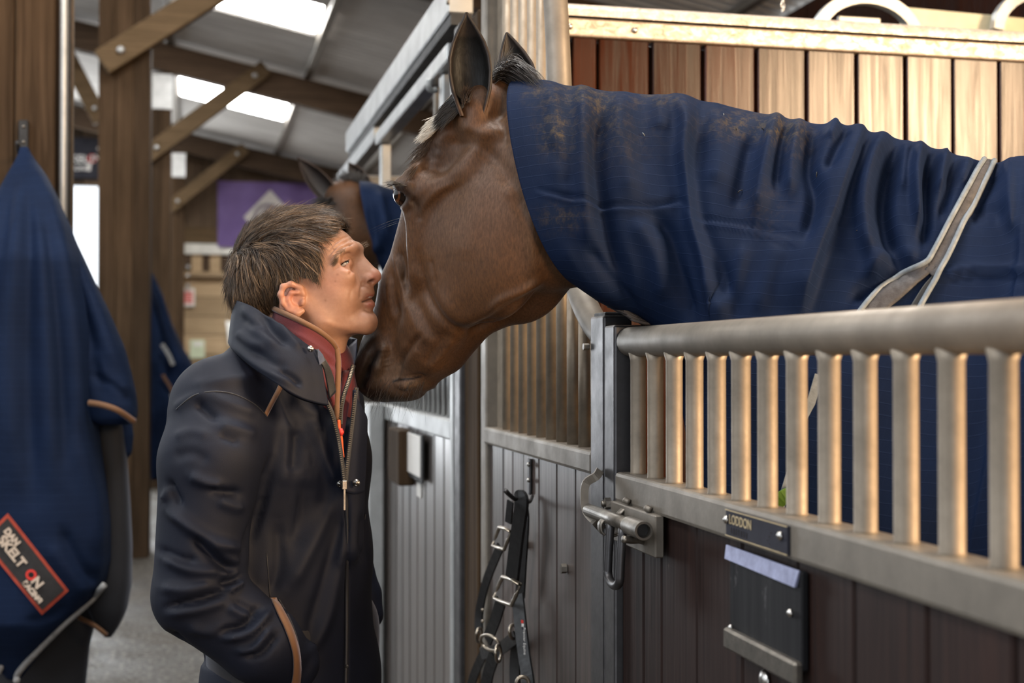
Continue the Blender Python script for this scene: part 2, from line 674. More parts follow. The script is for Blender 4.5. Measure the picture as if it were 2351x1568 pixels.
# worn aluminium cap of the partition: dusty with rubbed bright patches
_m, _nt, _b = new_mat('rubbed_partition_capping')
_n = noise_tex(_nt, coords(_nt, (1, 1, 1.6)), 38, 7, .72, .8)
_nt.links.new(ramp(_nt, _n, [(.34, (.38, .31, .25)), (.50, (.55, .48, .41)), (.64, (.74, .68, .61))]), _b.inputs['Base Color'])
_nt.links.new(ramp(_nt, _n, [(.4, .62), (.62, .36)]), _b.inputs['Roughness'])
setp(_b, Metallic=.35)
bump(_nt, _b, _n, .25, .0012)
M['cap'] = _m

# corrugated roof sheet
_m, _nt, _b = new_mat('pale_fibre_cement_roof_sheet')
_n = noise_tex(_nt, coords(_nt, (.4, 3, 1)), 3, 5, .6)
_nt.links.new(ramp(_nt, _n, [(.3, (.42, .39, .36)), (.7, (.62, .59, .55))]), _b.inputs['Base Color'])
setp(_b, Roughness=.7)
M['roof'] = _m
M['skylight'] = emit('backlit_translucent_roof_light', (1, .99, .96), 24)

# gritty damp concrete floor
_m, _nt, _b = new_mat('damp_gritty_concrete')
_n = noise_tex(_nt, coords(_nt), 2.2, 8, .62)
_n2 = noise_tex(_nt, coords(_nt), 38, 5, .7)
_c = ramp(_nt, _n, [(.3, (.020, .0165, .013)), (.7, (.060, .050, .039))])
_c = mixc(_nt, ramp(_nt, _n2, [(.50, 0.0), (.62, .85)]), _c, (.20, .18, .155))
_nt.links.new(_c, _b.inputs['Base Color'])
_nt.links.new(ramp(_nt, _n, [(.35, .45), (.6, .75)]), _b.inputs['Roughness'])
setp(_b, **{'Specular IOR Level': .3})
bump(_nt, _b, _n2, 1.0, .03)
M['floor'] = _m

# ================================================================== floor and roof
XF = 0.675            # axis of the stall fronts
Y_PART = 3.15         # near face of the partition
Y_END = 21.76         # far gable wall


def roof_z(x):
    return 4.965 - .21 * x


def grid_slab(name, x0, x1, y0, y1, z, mat, kind='structure', nx=2, ny=2):
    V = [(x, y, z - .0) for x in np.linspace(x0, x1, nx) for y in np.linspace(y0, y1, ny)]
    Fc = [(i * ny + j, (i + 1) * ny + j, (i + 1) * ny + j + 1, i * ny + j + 1) for i in range(nx - 1) for j in range(ny - 1)]
    n = len(V)
    V += [(x, y, z - .12) for x, y in ((x0, y0), (x1, y0), (x1, y1), (x0, y1))]
    Fc += [(n + 3, n + 2, n + 1, n)]
    o = mesh_obj(name, V, Fc, mat, smooth=False)
    return tag(o, kind=kind)


floor = grid_slab('floor', -9.4, 4.6, -2.5, 26, 0, M['floor'])

PITCH_C = .15
SKY = [(a, b, c, d) for a, b in ((-.21, 1.158), (-4.2, -2.1)) for c, d in ((1.6, 2.7), (7.2, 8.3), (12.64, 13.69), (17.46, 18.69))]
ceiling = empty('ceiling', (0, 8, 4.9), kind='structure')


def sheet_geo(x0, x1, y0, y1, th=.006):
    n = max(2, int(round((y1 - y0) / PITCH_C * 8)))
    ys = np.linspace(y0, y1, n + 1)
    zz = .030 * np.cos(ys / PITCH_C * 2 * np.pi)
    xs = [x0, x1]
    V = [(x, y, roof_z(x) + z + t) for t in (0, th) for x in xs for y, z in zip(ys, zz)]
    m = n + 1
    Fc = []
    for k in range(n):
        Fc.append((k, k + 1, m + k + 1, m + k))
        Fc.append((2 * m + k, 3 * m + k, 3 * m + k + 1, 2 * m + k + 1))
    return V, Fc


xb = [-9.2, -4.2, -2.1, -.21, 1.158, 3.0, 4.7]
for i in range(len(xb) - 1):
    cuts = sorted([(s[2], s[3]) for s in SKY if abs(s[0] - xb[i]) < .01])
    y = -2.4
    spans = []
    for a, b_ in cuts:
        spans.append((y, a)); y = b_
    spans.append((y, 22.0))
    for a, b_ in spans:
        V, Fc = sheet_geo(xb[i], xb[i + 1] + .03, a, b_)
        mesh_obj('roof_sheet', V, Fc, M['roof'], ceiling)
for s in SKY:
    V, Fc = sheet_geo(s[0], s[1], s[2], s[3], .004)
    mesh_obj('skylight_sheet', V, Fc, M['skylight'], ceiling)

# rafters across the barn at every post line, purlins along it
for i, Y in enumerate((4.58, 10.18, 15.50, 21.30)):
    a = (-9.0, Y, roof_z(-9.0) - .262); b_ = (4.5, Y, roof_z(4.5) - .262)
    o = beam('rafter', a, b_, .15, .305, M['beam_x'])
    tag(o, ['dark timber rafter above the post with the hanging rug', 'dark timber rafter over the brace with a bolt head',
            'dark timber rafter between the two bright skylights', 'dark timber rafter along the top of the gable wall'][i], 'rafter')
for i, X in enumerate((-6.5, -4.26, -2.16, -.28, 1.23, 2.6, 4.0)):
    o = box('purlin', (X - .04, -2.3, roof_z(X) - .096), (X + .04, 21.6, roof_z(X) - .042), M['galv'])
    if abs(X - 1.23) < .01: tag(o, 'grey steel purlin passing the ends of the two bright skylights', 'purlin')
    else: tag(o, 'grey steel purlin running under the corrugated roof sheets', 'purlin', 'purlins under the roof')

# ================================================================== far gable wall
wall = empty('wall_back', (0, Y_END, 0), kind='structure')
DX0, DX1, DZ = -4.7, -.66, 4.10
x = DX1
k = 0
while x < 4.5:                                   # dark vertical cladding above the kickboards
    w = .25
    box('plank', (x + .006, Y_END + (.0 if k % 2 else .02), 3.23), (x + w - .006, Y_END + .06, roof_z(x) - .03), M['dark_board'], wall, .004)
    x += w; k += 1
x = -9.2
while x < DX1 - .01:                             # cladding over and left of the doorway
    w = min(.25, DX1 - x)
    z0 = DZ if x > DX0 - .08 else 0
    box('plank', (x + .005, Y_END + (.0 if k % 2 else .02), z0), (x + w - .005, Y_END + .06, roof_z(x) - .03), M['dark_board'], wall, .004)
    x += w; k += 1
z = 0
while z < 2.55:                                   # pale horizontal kickboards
    box('kickboard', (DX1, Y_END - .03, z + .005), (4.5, Y_END + .03, z + .295), M['beige_board'], wall, .004)
    z += .3
box('ledge', (DX1, Y_END - .18, 2.71), (4.5, Y_END + .03, 2.79), M['beige_board'], wall, .004)
box('recess_board', (DX1, Y_END + .03, 2.79), (4.5, Y_END + .05, 3.07), M['beam_x'], wall, .004)
for xx in (-.06, .22, .75, 1.3, 1.9, 2.6, 3.4):
    box('pale_slat', (xx, Y_END - .0, 2.79), (xx + .16, Y_END + .03, 3.07), M['beige_board'], wall, .003)
box('white_rail', (DX1, Y_END - .05, 3.07), (4.5, Y_END + .03, 3.235), M['white_paint'], wall, .004)
box('brown_rail', (DX1, Y_END - .06, 3.245), (4.5, Y_END - .01, 3.49), M['brace'], wall, .004)

for xa, xb_, za in ((DX1 + .001, 4.6, 0), (-9.2, DX1, DZ)):
    Vw = [(x_, y_, z_) for y_ in (Y_END + .066, Y_END + .08) for x_, z_ in ((xa, za), (xb_, za), (xb_, roof_z(xb_) + .02), (xa, roof_z(xa) + .02))]
    mesh_obj('wall_backing', Vw, [(0, 1, 2, 3), (7, 6, 5, 4), (0, 4, 5, 1), (1, 5, 6, 2), (2, 6, 7, 3), (3, 7, 4, 0)], M['dark_board'], wall, False)
box('wall_backing', (-9.2, Y_END + .066, 0), (DX0 - .1, Y_END + .076, 5.0), M['dark_board'], wall, 0)
# boarded long side and near end of the barn, the near end open at its big doorway
wl = empty('wall_left', (-9.25, 8, 0), kind='structure')
y = -2.4
while y < 21.7:
    box('plank', (-9.3, y + .004, 0), (-9.25, y + .496, 1.5), M['dark_board'], wl, 0)
    y += .5
wn = empty('wall_front', (0, -2.4, 0), kind='structure')
x = -9.2
while x < 4.4:
    z0 = 2.9 if -2.6 < x < 0.3 else 0
    if .5 < x < 1.6:                             # window opening
        box('plank', (x + .002, -2.45, 0), (x + .298, -2.40, 1.12), M['dark_board'], wn, 0)
        z0 = 2.28
    box('plank', (x + .002, -2.45, z0), (x + .298, -2.40, roof_z(x) - .06), M['dark_board'], wn, 0)
    x += .3

# ================================================================== timber posts with steel heads and braces
def bolt_head(name, p, n, r, mat, parent):
    p = np.asarray(p, float); n = np.asarray(n, float)
    return cyl(name, p, p + n * r * .8, r, mat, parent, 8, r * .8)


def timber_post(Y, x1, w, label, plate=True):
    x0 = x1 - w
    r = empty('timber_post', ((x0 + x1) / 2, Y + w / 2, 0), label, 'post')
    n = 3
    for i in range(n):                            # built up from three boards
        box('board', (x0 + i * w / n + .001, Y, 0), (x0 + (i + 1) * w / n - .001, Y + w, roof_z(x1) - .43), M['post'], r, .004)
    if plate:
        pl = box('steel_head_plate', (x0 + .03, Y - .02, 4.19), (x1 + .01, Y - .002, roof_z(x0) - .52), M['galv_pale'], r, .002)
    return r


XP1 = PY(125, 500, 4.4)[0]
p1 = timber_post(4.4, XP1, .36, 'broad timber post that the near blue rug hangs on', False)
# pipe and cable run down the corner of the first post
tube('conduit_pipe', [(XP1 + .022, 4.43, 0), (XP1 + .022, 4.43, 4.5)], .013, M['galv_pale'], p1, 10)
tube('cable', [(XP1 + .030, 4.50, 0), (XP1 + .030, 4.50, 4.5)], .010, M['black'], p1, 8)
box('corner_batten', (XP1 + .004, 4.53, 0), (XP1 + .040, 4.60, 4.5), M['brace'], p1, .003)
p2 = timber_post(10.0, PY(345, 500, 10.0)[0], .36, 'timber post beside the bright doorway with a bolted brace', False)
p3 = timber_post(15.4, PY(393, 500, 15.4)[0], .36, 'timber post with a steel head plate and a diagonal brace')
p4 = timber_post(21.1, PY(424, 500, 21.1)[0], .35, 'timber post standing against the gable wall')


def knee_brace(a, b, label, Y):
    """a, b: bolt positions (world)"""
    a = np.asarray(a, float); b = np.asarray(b, float)
    d = (b - a) / np.linalg.norm(b - a)
    r = empty('knee_brace', a, label, 'brace')
    beam('timber', a - d * .16, b + d * .16, .09, .185, M['brace'], r, .008, up=(0, 0, 1))
    for q in (a, b):
        bolt_head('bolt', q + np.array([0, -.046, 0]), (0, -1, 0), .030, M['galv_pale'], r)
    return r


b2a = PY(278, 118, 9.94); b2b = b2a + np.array([1.10, 0, .79])
knee_brace(b2a, b2b, 'diagonal timber brace bolted across the post beside the doorway', 9.94)
knee_brace(PY(360, 340, 15.34), PY(585, 175, 15.34), 'diagonal timber brace ending between the two skylights', 15.34)
knee_brace(PY(408, 462, 21.04), PY(545, 354, 21.04), 'diagonal timber brace in front of the dark gable boards', 21.04)
knee_brace(PY(218, 250, 16.05), PY(140, 100, 16.05), 'diagonal timber brace rising away beside the bright doorway', 16.05)

# ================================================================== banner, signs and fittings on the gable wall
M['purple'] = plain('purple_banner_cloth', (.125, .075, .225), .7, 0, .12, 3, .05)
M['banner_grey'] = plain('grey_banner_print', (.50, .47, .45), .7, 0, .08, 3, .05)
M['banner_dark'] = plain('dark_banner_print', (.20, .17, .19), .7, 0, .1, 3, .05)
M['red'] = plain('red_print', (.62, .04, .03), .5, 0, .1, 10, 0)
M['white'] = plain('white_print', (.72, .70, .67), .6, 0, .06, 10, 0)
M['sign_black'] = plain('dark_sign_board', (.022, .022, .030), .7, 0, .2, 8, .05)
M['sign_black'].node_tree.nodes['Principled BSDF'].inputs['Specular IOR Level'].default_value = .15
Yb = 21.66
bn0, bn1 = PY(500, 415, Yb), PY(745, 571, Yb)
banner = empty('banner', ((bn0[0] + bn1[0]) / 2, Yb, bn1[2]), 'purple banner with a pale diamond emblem on the gable wall', 'banner')
n = 40
xs = np.linspace(bn0[0], bn1[0], n)
V = [(x_, Yb + .01 * math.sin(x_ * 12) + t, z_) for t in (0, .004) for z_ in (bn1[2], bn0[2]) for x_ in xs]
Fc = []
for s_ in (0, 2 * n):
    for i in range(n - 1):
        q = (s_ + i, s_ + i + 1, s_ + n + i + 1, s_ + n + i)
        Fc.append(q if s_ == 0 else q[::-1])
mesh_obj('banner_cloth', V, Fc, M['purple'], banner)
cxz = PY(620, 500, Yb - .012)
hw = (PY(681, 500, Yb)[0] - PY(560, 500, Yb)[0]) / 2
mesh_obj('diamond', [cxz + np.array(v) for v in ((-hw, 0, 0), (0, 0, -hw * 1.08), (hw, 0, 0), (0, 0, hw * 1.08))], [(0, 1, 2, 3)], M['banner_grey'], banner, False)


def disc(name, c, r0, r1, mat, parent, y=0.0, n=36):
    a = np.arange(n) * 2 * np.pi / n
    V = [c + np.array([r * math.cos(t), y, r * math.sin(t)]) for r in (r0, r1) for t in a]
    return mesh_obj(name, V, [(i, (i + 1) % n, n + (i + 1) % n, n + i) for i in range(n)], mat, parent, False)


disc('emblem_ring', cxz + np.array([-.035, 0, 0]), hw * .42, hw * .56, M['banner_dark'], banner, -.004)
disc('emblem_wheel', cxz + np.array([.025, 0, 0]), 0.01, hw * .42, M['banner_dark'], banner, -.006)
for i in range(8):
    a = i * math.pi / 8
    d_ = np.array([math.cos(a), 0, math.sin(a)]); e_ = np.array([-math.sin(a), 0, math.cos(a)])
    c_ = cxz + np.array([.025, -.009, 0])
    mesh_obj('emblem_spoke', [c_ - d_ * hw * .3 - e_ * .006, c_ + d_ * hw * .3 - e_ * .006, c_ + d_ * hw * .3 + e_ * .006, c_ - d_ * hw * .3 + e_ * .006], [(0, 1, 2, 3)], M['banner_grey'], banner, False)

s0, s1 = PY(128, 408, Yb), PY(262, 318, Yb)
sign = empty('racing_sign', ((s0[0] + s1[0]) / 2, Yb, s0[2]), 'dark sign with white and red lettering above the bright doorway', 'sign')
box('sign_board', (s0[0], Yb, s0[2]), (s1[0], Yb + .095, s1[2]), M['sign_black'], sign, .003)
o_ = PY(149, 372, Yb - .004)
text_mesh('lettering', 'SKELT', o_, (1, 0, 0), (0, 0, 1), .165, M['white'], sign, .001, bold=.002)
text_mesh('red_letter', 'O', PY(201, 372, Yb - .004), (1, 0, 0), (0, 0, 1), .165, M['red'], sign, .001, bold=.003)
text_mesh('lettering', 'N', PY(215, 372, Yb - .004), (1, 0, 0), (0, 0, 1), .165, M['white'], sign, .001, bold=.002)
text_mesh('lettering', 'RACING', PY(151, 390, Yb - .004), (1, 0, 0), (0, 0, 1), .095, M['white'], sign, .001, bold=.001)
mesh_obj('horse_mark', [PY(a, b, Yb - .004) for a, b in ((222, 340), (240, 326), (238, 338), (225, 345))], [(3, 2, 1, 0)], M['banner_grey'], sign, False)
mesh_obj('horse_mark', [PY(a, b, Yb - .004) for a, b in ((198, 378), (210, 372), (208, 392), (202, 392))], [(3, 2, 1, 0)], M['banner_grey'], sign, False)

a_, b_ = PY(398, 703, 21.66), PY(447, 662, 21.66)
rs = empty('fire_sign', ((a_[0] + b_[0]) / 2, 21.66, a_[2]), 'small red and white fire notice on the pale kickboards', 'sign')
box('notice_board', (a_[0], 21.66, a_[2]), (b_[0], 21.70, b_[2]), M['white'], rs, .002)
box('red_panel', (a_[0] + .014, 21.65, a_[2] + .02), (a_[0] + .12, 21.66, b_[2] - .02), M['red'], rs, .0)
for i in range(5):
    box('red_line', (a_[0] + .15, 21.65, a_[2] + .05 + i * .038), (b_[0] - .026, 21.66, a_[2] + .072 + i * .038), M['red'], rs, .0)
a_, b_ = PY(436, 822, 21.66), PY(470, 780, 21.66)
rs = empty('paper_notice', ((a_[0] + b_[0]) / 2, 21.66, a_[2]), 'small pale green paper notice low on the kickboards', 'sign')
M['pale_green'] = plain('pale_green_paper', (.55, .62, .44), .7, 0, .1, 10, 0)
box('paper', (a_[0], 21.69, a_[2]), (b_[0], 21.70, b_[2]), M['pale_green'], rs, .001)
box('paper_heading', (a_[0] + .05, 21.68, b_[2] - .1), (b_[0] - .03, 21.69, b_[2] - .035), M['white'], rs, .0)
for i, y_ in enumerate((612, 632, 655)):
    o = cyl('wall_hook', PY(433, y_, 21.74), PY(433, y_, 21.5), .028, M['steel'])
    tag(o, 'round bright steel knob on the gable wall ledge', 'knob', 'knobs on the gable wall')
    c_ = o
# white bucket hung by its handle on the gable wall, partly behind the man
_p = PY(548, 792, 21.45)
Vb, Fb = [], []
prof = [(0, .14), (.02, .15), (.34, .19), (.36, .20), (.36, .185), (.03, .14)]
for z_, r_ in prof:
    for i in range(24):
        t = i * 2 * math.pi / 24
        Vb.append((_p[0] + r_ * math.cos(t), _p[1] + r_ * math.sin(t), _p[2] + z_))
for j in range(len(prof) - 1):
    for i in range(24):
        Fb.append((j * 24 + i, j * 24 + (i + 1) % 24, (j + 1) * 24 + (i + 1) % 24, (j + 1) * 24 + i))
Fb.append(tuple(range(23, -1, -1)))
bk = empty('bucket', (_p[0], _p[1], _p[2]), 'white bucket hung on the gable wall behind the man', 'bucket')
mesh_obj('bucket_body', Vb, Fb, M['white_paint'], bk)
tube('handle', [(_p[0] + .19 * math.cos(t), _p[1] + .26 * (math.sin(t)), _p[2] + .34 + .26 * math.sin(t)) for t in np.linspace(0, math.pi, 14)], .007, M['steel'], bk, 6)
# ================================================================== the stall with the horse: partition, front panel, door
part = empty('wall_partition', (2.4, Y_PART, 0), kind='structure')
edges_px = [1312, 1373, 1494, 1615, 1738, 1852, 1966, 2080, 2188, 2294, 2405]
xs = [.71] + [PY(e, 200, Y_PART)[0] for e in edges_px]
while xs[-1] < 4.3: xs.append(xs[-1] + .13)
for i in range(len(xs) - 1):
    g = .006 if i in (3, 4, 7) else .004
    box('plank', (xs[i] + g, Y_PART + random.uniform(0, .003), .04), (xs[i + 1] - g, Y_PART + .045, 2.215), M['varnish'], part, .003)
box('backing', (.71, Y_PART + .046, .04), (4.35, Y_PART + .05, 2.2), M['black'], part, 0)
box('lower_capping', (.71, Y_PART - .014, 2.203), (4.35, Y_PART + .06, 2.247), M['cap'], part, .005, segs=2)
# rounded upper capping
a = np.linspace(0, math.pi, 11)
prof = [(-.028, 2.249)] + [(-.028 + .051 * (1 - math.cos(t)), 2.264 + .022 * math.sin(t)) for t in a] + [(.074, 2.249)]
V = [(x_, Y_PART + y_, z_) for x_ in np.linspace(.71, 4.35, 12) for y_, z_ in prof]
m_ = len(prof)
Fc = [(i * m_ + k, i * m_ + k + 1, (i + 1) * m_ + k + 1, (i + 1) * m_ + k) for i in range(11) for k in range(m_ - 1)]
mesh_obj('rounded_capping', V, [f[::-1] for f in Fc], M['cap'], part)
for px, py in ((1308, 61), (1457, 70)):
    p = PY(px, py, Y_PART - .014)
    Vs, Fs = tube_geo([p, p + (0, -.004, 0), p + (0, -.007, 0)], [.0085, .0075, .003], 10)
    mesh_obj('dome_bolt', Vs, Fs, M['steel'], part)

# back wall of the stall with its window opening (out of frame to the right), low solid wall behind the camera side
wb = empty('wall_right', (4.3, 1.5, 0), kind='structure')
for (y0, y1, z0, z1) in ((-2.4, 21.6, 0, 2.2), (-2.4, -2.2, 2.2, 3.5), (-.2, 21.6, 2.2, 3.5), (-2.4, 21.6, 3.5, 4.0)):
    y = y0
    while y < y1 - .01:
        y2 = min(y + .6, y1)
        box('plank', (4.30, y + .002, z0), (4.35, y2 - .002, z1), M['varnish'], wb, 0)
        y = y2
straw, _nt, _b = new_mat('golden_straw_bedding')
_n = noise_tex(_nt, coords(_nt, (1, 3, 1)), 40, 6, .7)
_nt.links.new(ramp(_nt, _n, [(.3, (.35, .22, .08)), (.7, (.66, .46, .20))]), _b.inputs['Base Color'])
setp(_b, Roughness=.8)
bump(_nt, _b, _n, .8, .02)
V, Fc = [], []
for i in range(30):
    for j in range(30):
        x_ = .75 + i * 3.5 / 29; y_ = -.85 + j * 3.95 / 29
        V.append((x_, y_, .012 + .008 * mnoise.noise(Vector((x_ * 2, y_ * 2, 0)))))
Fc = [(i * 30 + j, (i + 1) * 30 + j, (i + 1) * 30 + j + 1, i * 30 + j + 1) for i in range(29) for j in range(29)]
o = mesh_obj('straw_bedding', V, Fc, straw)
tag(o, 'golden straw bedding spread over the stall floor', 'straw', kind='stuff')

# ------------------------------------------------------------------ stable door
XN = .65
door = empty('stable_door', (XF, 1.5, 0), 'low stable door with round steel bars above dark stained boards', 'door')
Y0, Y1 = .86, 2.112
box('latch_stile', (XN, 2.058, .06), (.70, Y1, 1.475), M['galv_dark'], door, .004, segs=2)
box('hinge_stile', (XN, Y0, .06), (.70, Y0 + .05, 1.475), M['galv'], door, .004)
box('middle_rail', (XN, Y0 + .05, 1.194), (.70, 2.058, 1.241), M['galv'], door, .006, segs=2)
box('bottom_rail', (XN, Y0 + .05, .06), (.70, 2.058, .11), M['galv'], door, .004)
tube('top_rail', [(XF, 2.062, 1.448), (XF, 2.05, 1.448), (XF, .91, 1.448)], [.0185, .0235, .0235], M['galv'], door, 24)
bar0 = None
for i in range(14):
    y = 2.0135 - i * .08183
    if y < .93: break
    V, Fc = tube_geo([(XF, y, 1.238), (XF, y, 1.244), (XF, y, 1.418), (XF, y, 1.432)], [.0135, .0122, .0122, .0160], 14)
    if bar0 is None:
        bar0 = mesh_obj('bar', V, Fc, M['dust_bar'], door)
    else:
        link_mesh('bar', bar0.data, (XF, y, WLOC[bar0.name].z), None, door)
ys = [2.056, 1.952, 1.872, 1.729, 1.572, 1.412, 1.278, 1.136, 1.0, .912]
for i in range(len(ys) - 1):
    box('board', (.662 + random.uniform(0, .002), ys[i + 1] + .002, .11), (.692, ys[i] - .002, 1.196), M['door_board'], door, .003)

# sliding bolt
bolt = empty('sliding_bolt', (XN, 2.0, 1.15))
bolt.parent = door; place(bolt, (XN, 2.0, 1.15), door)
def F2(px, py, dx=0.0):
    return PX(px, py, XN + dx)
q = [F2(1407, 1148, -.004), F2(1510, 1182, -.004), F2(1510, 1270, -.004), F2(1440, 1235, -.004)]
yA, yB = q[0][1], q[1][1]
box('back_plate', (XN - .008, yB, 1.135), (XN + .006, yA, 1.196), M['galv'], bolt, .002)
ax = np.array([F2(1345, 1165, -.032)[1], 0, 0])
zb = 1.163
FB = lambda px: PX(px, 1190, XN - .030)[1]
zb = PX(1410, 1193, XN - .03)[2]
cyl('bolt_rod', (XN - .030, FB(1352), zb), (XN - .030, FB(1470), zb), .0105, M['bolt_steel'], bolt, 18)
Vs, Fs = tube_geo([(XN - .030, FB(1444), zb), (XN - .030, FB(1478), zb)], .0135, 20, cap=False)
V2, F2_ = tube_geo([(XN - .030, FB(1478), zb), (XN - .030, FB(1444) - .001, zb)], .0102, 20, cap=False)
V3 = []
n = 20
Vm, Fm = merge_geo([(Vs, Fs), (V2, F2_)])
Fm += [(n + k, n + (k + 1) % n, 2 * n + ((n - k - 1) % n), 2 * n + ((n - k) % n)) for k in range(0)]
mesh_obj('bolt_sleeve', Vm, Fm, M['bolt_steel'], bolt)
ye = FB(1478)
a = np.linspace(0, 2 * math.pi, n, endpoint=False)
V = [(XN - .030 + r_ * math.cos(t), ye - .0003, zb + r_ * math.sin(t)) for r_ in (.0102, .0135) for t in a]
mesh_obj('sleeve_rim', V, [(k, (k + 1) % n, n + (k + 1) % n, n + k) for k in range(n)], M['bolt_steel'], bolt, False)
V = [(XN - .030 + .0102 * math.cos(t), ye + .012, zb + .0102 * math.sin(t)) for t in a]
mesh_obj('sleeve_shade_disc', V, [tuple(range(n))], M['black'], bolt, False)  # black disc painted as the shade inside the sleeve
# collar strap holding the rod
yc = FB(1398) 
pts = [(XN + .002, yc, 1.196), (XN - .008, yc, 1.190), (XN - .016, yc, 1.183), (XN - .030, yc, 1.179), (XN - .043, yc, 1.172), (XN - .046, yc, 1.163), (XN - .043, yc, 1.153), (XN - .030, yc, 1.147), (XN - .014, yc, 1.150), (XN + .002, yc, 1.150)]
sp = smooth_path(pts, 4)
V, Fc = [], []
for p in sp:
    V += [(p[0], p[1] - .009, p[2]), (p[0], p[1] + .009, p[2])]
for i in range(len(sp) - 1): Fc.append((2 * i, 2 * i + 1, 2 * i + 3, 2 * i + 2))
o = mesh_obj('collar_strap', V, Fc, M['bolt_steel'], bolt)
sm = o.modifiers.new('thick', 'SOLIDIFY'); sm.thickness = .003
# U shaped handle hanging from the rod
y1, y2 = FB(1404), FB(1432)
zt, zl = zb, PX(1420, 1338, XN - .03)[2] + .012
hp = [(XN - .031, y1, zt - .004), (XN - .034, y1, (zt + zl) / 2), (XN - .036, y1, zl)]
for t in np.linspace(0, math.pi, 9):
    hp.append((XN - .036, (y1 + y2) / 2 + (y1 - y2) / 2 * math.cos(t), zl - .016 * math.sin(t)))
hp += [(XN - .034, y2, (zt + zl) / 2), (XN - .031, y2, zt - .004)]
tube('drop_handle', smooth_path(hp, 3), .0068, M['galv_dark'], bolt, 12)
# keeper finger, nut, weld blobs
tube('rest_finger', smooth_path([F2(1485, 1246, .0), F2(1470, 1240, -.014), F2(1452, 1240, -.03), F2(1430, 1238, -.046)], 4), .0055, M['bolt_steel'], bolt, 8)
p = F2(1401, 1156, -.006)
Vs, Fs = tube_geo([p, p + (-.009, 0, 0)], .0095, 6)
mesh_obj('nut', Vs, Fs, M['steel'], bolt, False)
cyl('stud', p + (-.009, 0, 0), p + (-.014, 0, 0), .005, M['bolt_steel'], bolt, 10)
for px, py in ((1441, 1150), (1490, 1168)):
    p = F2(px, py, -.003)
    V, Fc = tube_geo(smooth_path([p + (0, .008, .001), p + (-.003, .003, 0), p + (-.004, -.003, .001), p + (0, -.009, -.001)], 3), .0045, 8)
    mesh_obj('weld', V, Fc, M['galv'], bolt)

# maker's plate
plate = box('maker_plate', (XN - .004, PX(1815, 1240, XN)[1], 1.200), (XN + .001, PX(1673, 1200, XN)[1], 1.233), M['sign_black'], door, .001)
yL, yR = PX(1673, 1200, XN)[1], PX(1815, 1240, XN)[1]
M['gold'] = plain('pale_gold_lettering', (.50, .39, .22), .45, .3, .2, 40, 0)
text_mesh('lettering', 'LODDON', (XN - .0045, yL - .012, 1.2165), (0, -1, 0), (0, 0, 1), .0165, M['gold'], plate, .0003, bold=.0001, sx=.95)
for i in range(7):
    box('small_print', (XN - .0048, yL - .014 - i * .008, 1.2045), (XN - .0038, yL - .0185 - i * .008, 1.212), M['galv'], plate, 0)
for z0, l in ((1.2195, .055), (1.2145, .05), (1.2095, .045), (1.2055, .05)):
    box('small_print', (XN - .0048, yL - .082, z0), (XN - .0038, yL - .082 - l, z0 + .0016), M['galv'], plate, 0)
for zz in (1.2008, 1.2325):
    box('plate_border', (XN - .005, yR, zz - .0005), (XN - .0038, yL, zz + .0005), M['gold'], plate, 0)
for yy in (yL - .005, yR + .016):
    p = np.array([XN - .004, yy, 1.2205])
    Vs, Fs = tube_geo([p, p + (-.003, 0, 0), p + (-.005, 0, 0)], [.0055, .005, .002], 10)
    mesh_obj('screw', Vs, Fs, M['steel'], plate)

# scuffed black board with blue tape and a metal lip
yl, yr = PX(1680, 1300, .655)[1], PX(1846, 1330, .655)[1]
M['scuffed_black'] = wood('scuffed_black_board', (.006, .006, .0075), (.018, .0175, .019), .6, 'z', .5, 0, ((.06, .057, .06), 26, .62))
M['scuffed_black'].node_tree.nodes['Principled BSDF'].inputs['Specular IOR Level'].default_value = .2
nb = empty('notice_board', (.655, yl, 1.1)); place(nb, (.655, (yl + yr) / 2, 1.06), door)
box('black_panel', (.652, yr, 1.075 - .0), (.661, yl, 1.185), M['scuffed_black'], nb, .002)
M['blue_tape'] = plain('blue_grey_tape', (.22, .235, .36), .5, 0, .25, 60, .3)
ta, tb = PX(1666, 1240, .65)[1], PX(1833, 1290, .65)[1]
V = [(.6505, ta, 1.187), (.6505, tb, 1.186), (.6475, tb + .006, 1.167), (.6475, ta - .002, 1.170), (.6525, ta, 1.187), (.6525, tb, 1.186), (.651, tb + .006, 1.167), (.651, ta - .002, 1.170)]
mesh_obj('tape_strip', V, [(0, 1, 2, 3), (7, 6, 5, 4), (0, 4, 5, 1), (1, 5, 6, 2), (2, 6, 7, 3), (3, 7, 4, 0)], M['blue_tape'], nb, False)
zl1 = PX(1690, 1448, .65)[2]
box('metal_lip', (.643, yr, zl1 - .026), (.655, yl + .001, zl1), M['bolt_steel'], nb, .003)
box('black_panel', (.653, yr + .001, zl1 - .002), (.661, yl - .001, 1.076), M['scuffed_black'], nb, .001)
p = PX(1817, 1407, .652)
Vs, Fs = tube_geo([p, p + (-.003, 0, 0), p + (-.005, 0, 0)], [.005, .0045, .002], 10)
mesh_obj('rivet', Vs, Fs, M['steel'], nb)
for py in (1440, 1455):
    p = PX(1681, py, .652)
    Vs, Fs = tube_geo([p, p + (-.003, 0, 0), p + (-.005, 0, 0)], [.004, .0035, .002], 8)
    mesh_obj('rivet', Vs, Fs, M['steel'], nb)
p = PX(1757, 1562, .661)
Vs, Fs = tube_geo([p, p + (-.003, 0, 0), p + (-.006, 0, 0)], [.013, .012, .004], 14)
mesh_obj('round_stud', Vs, Fs, M['steel'], door)

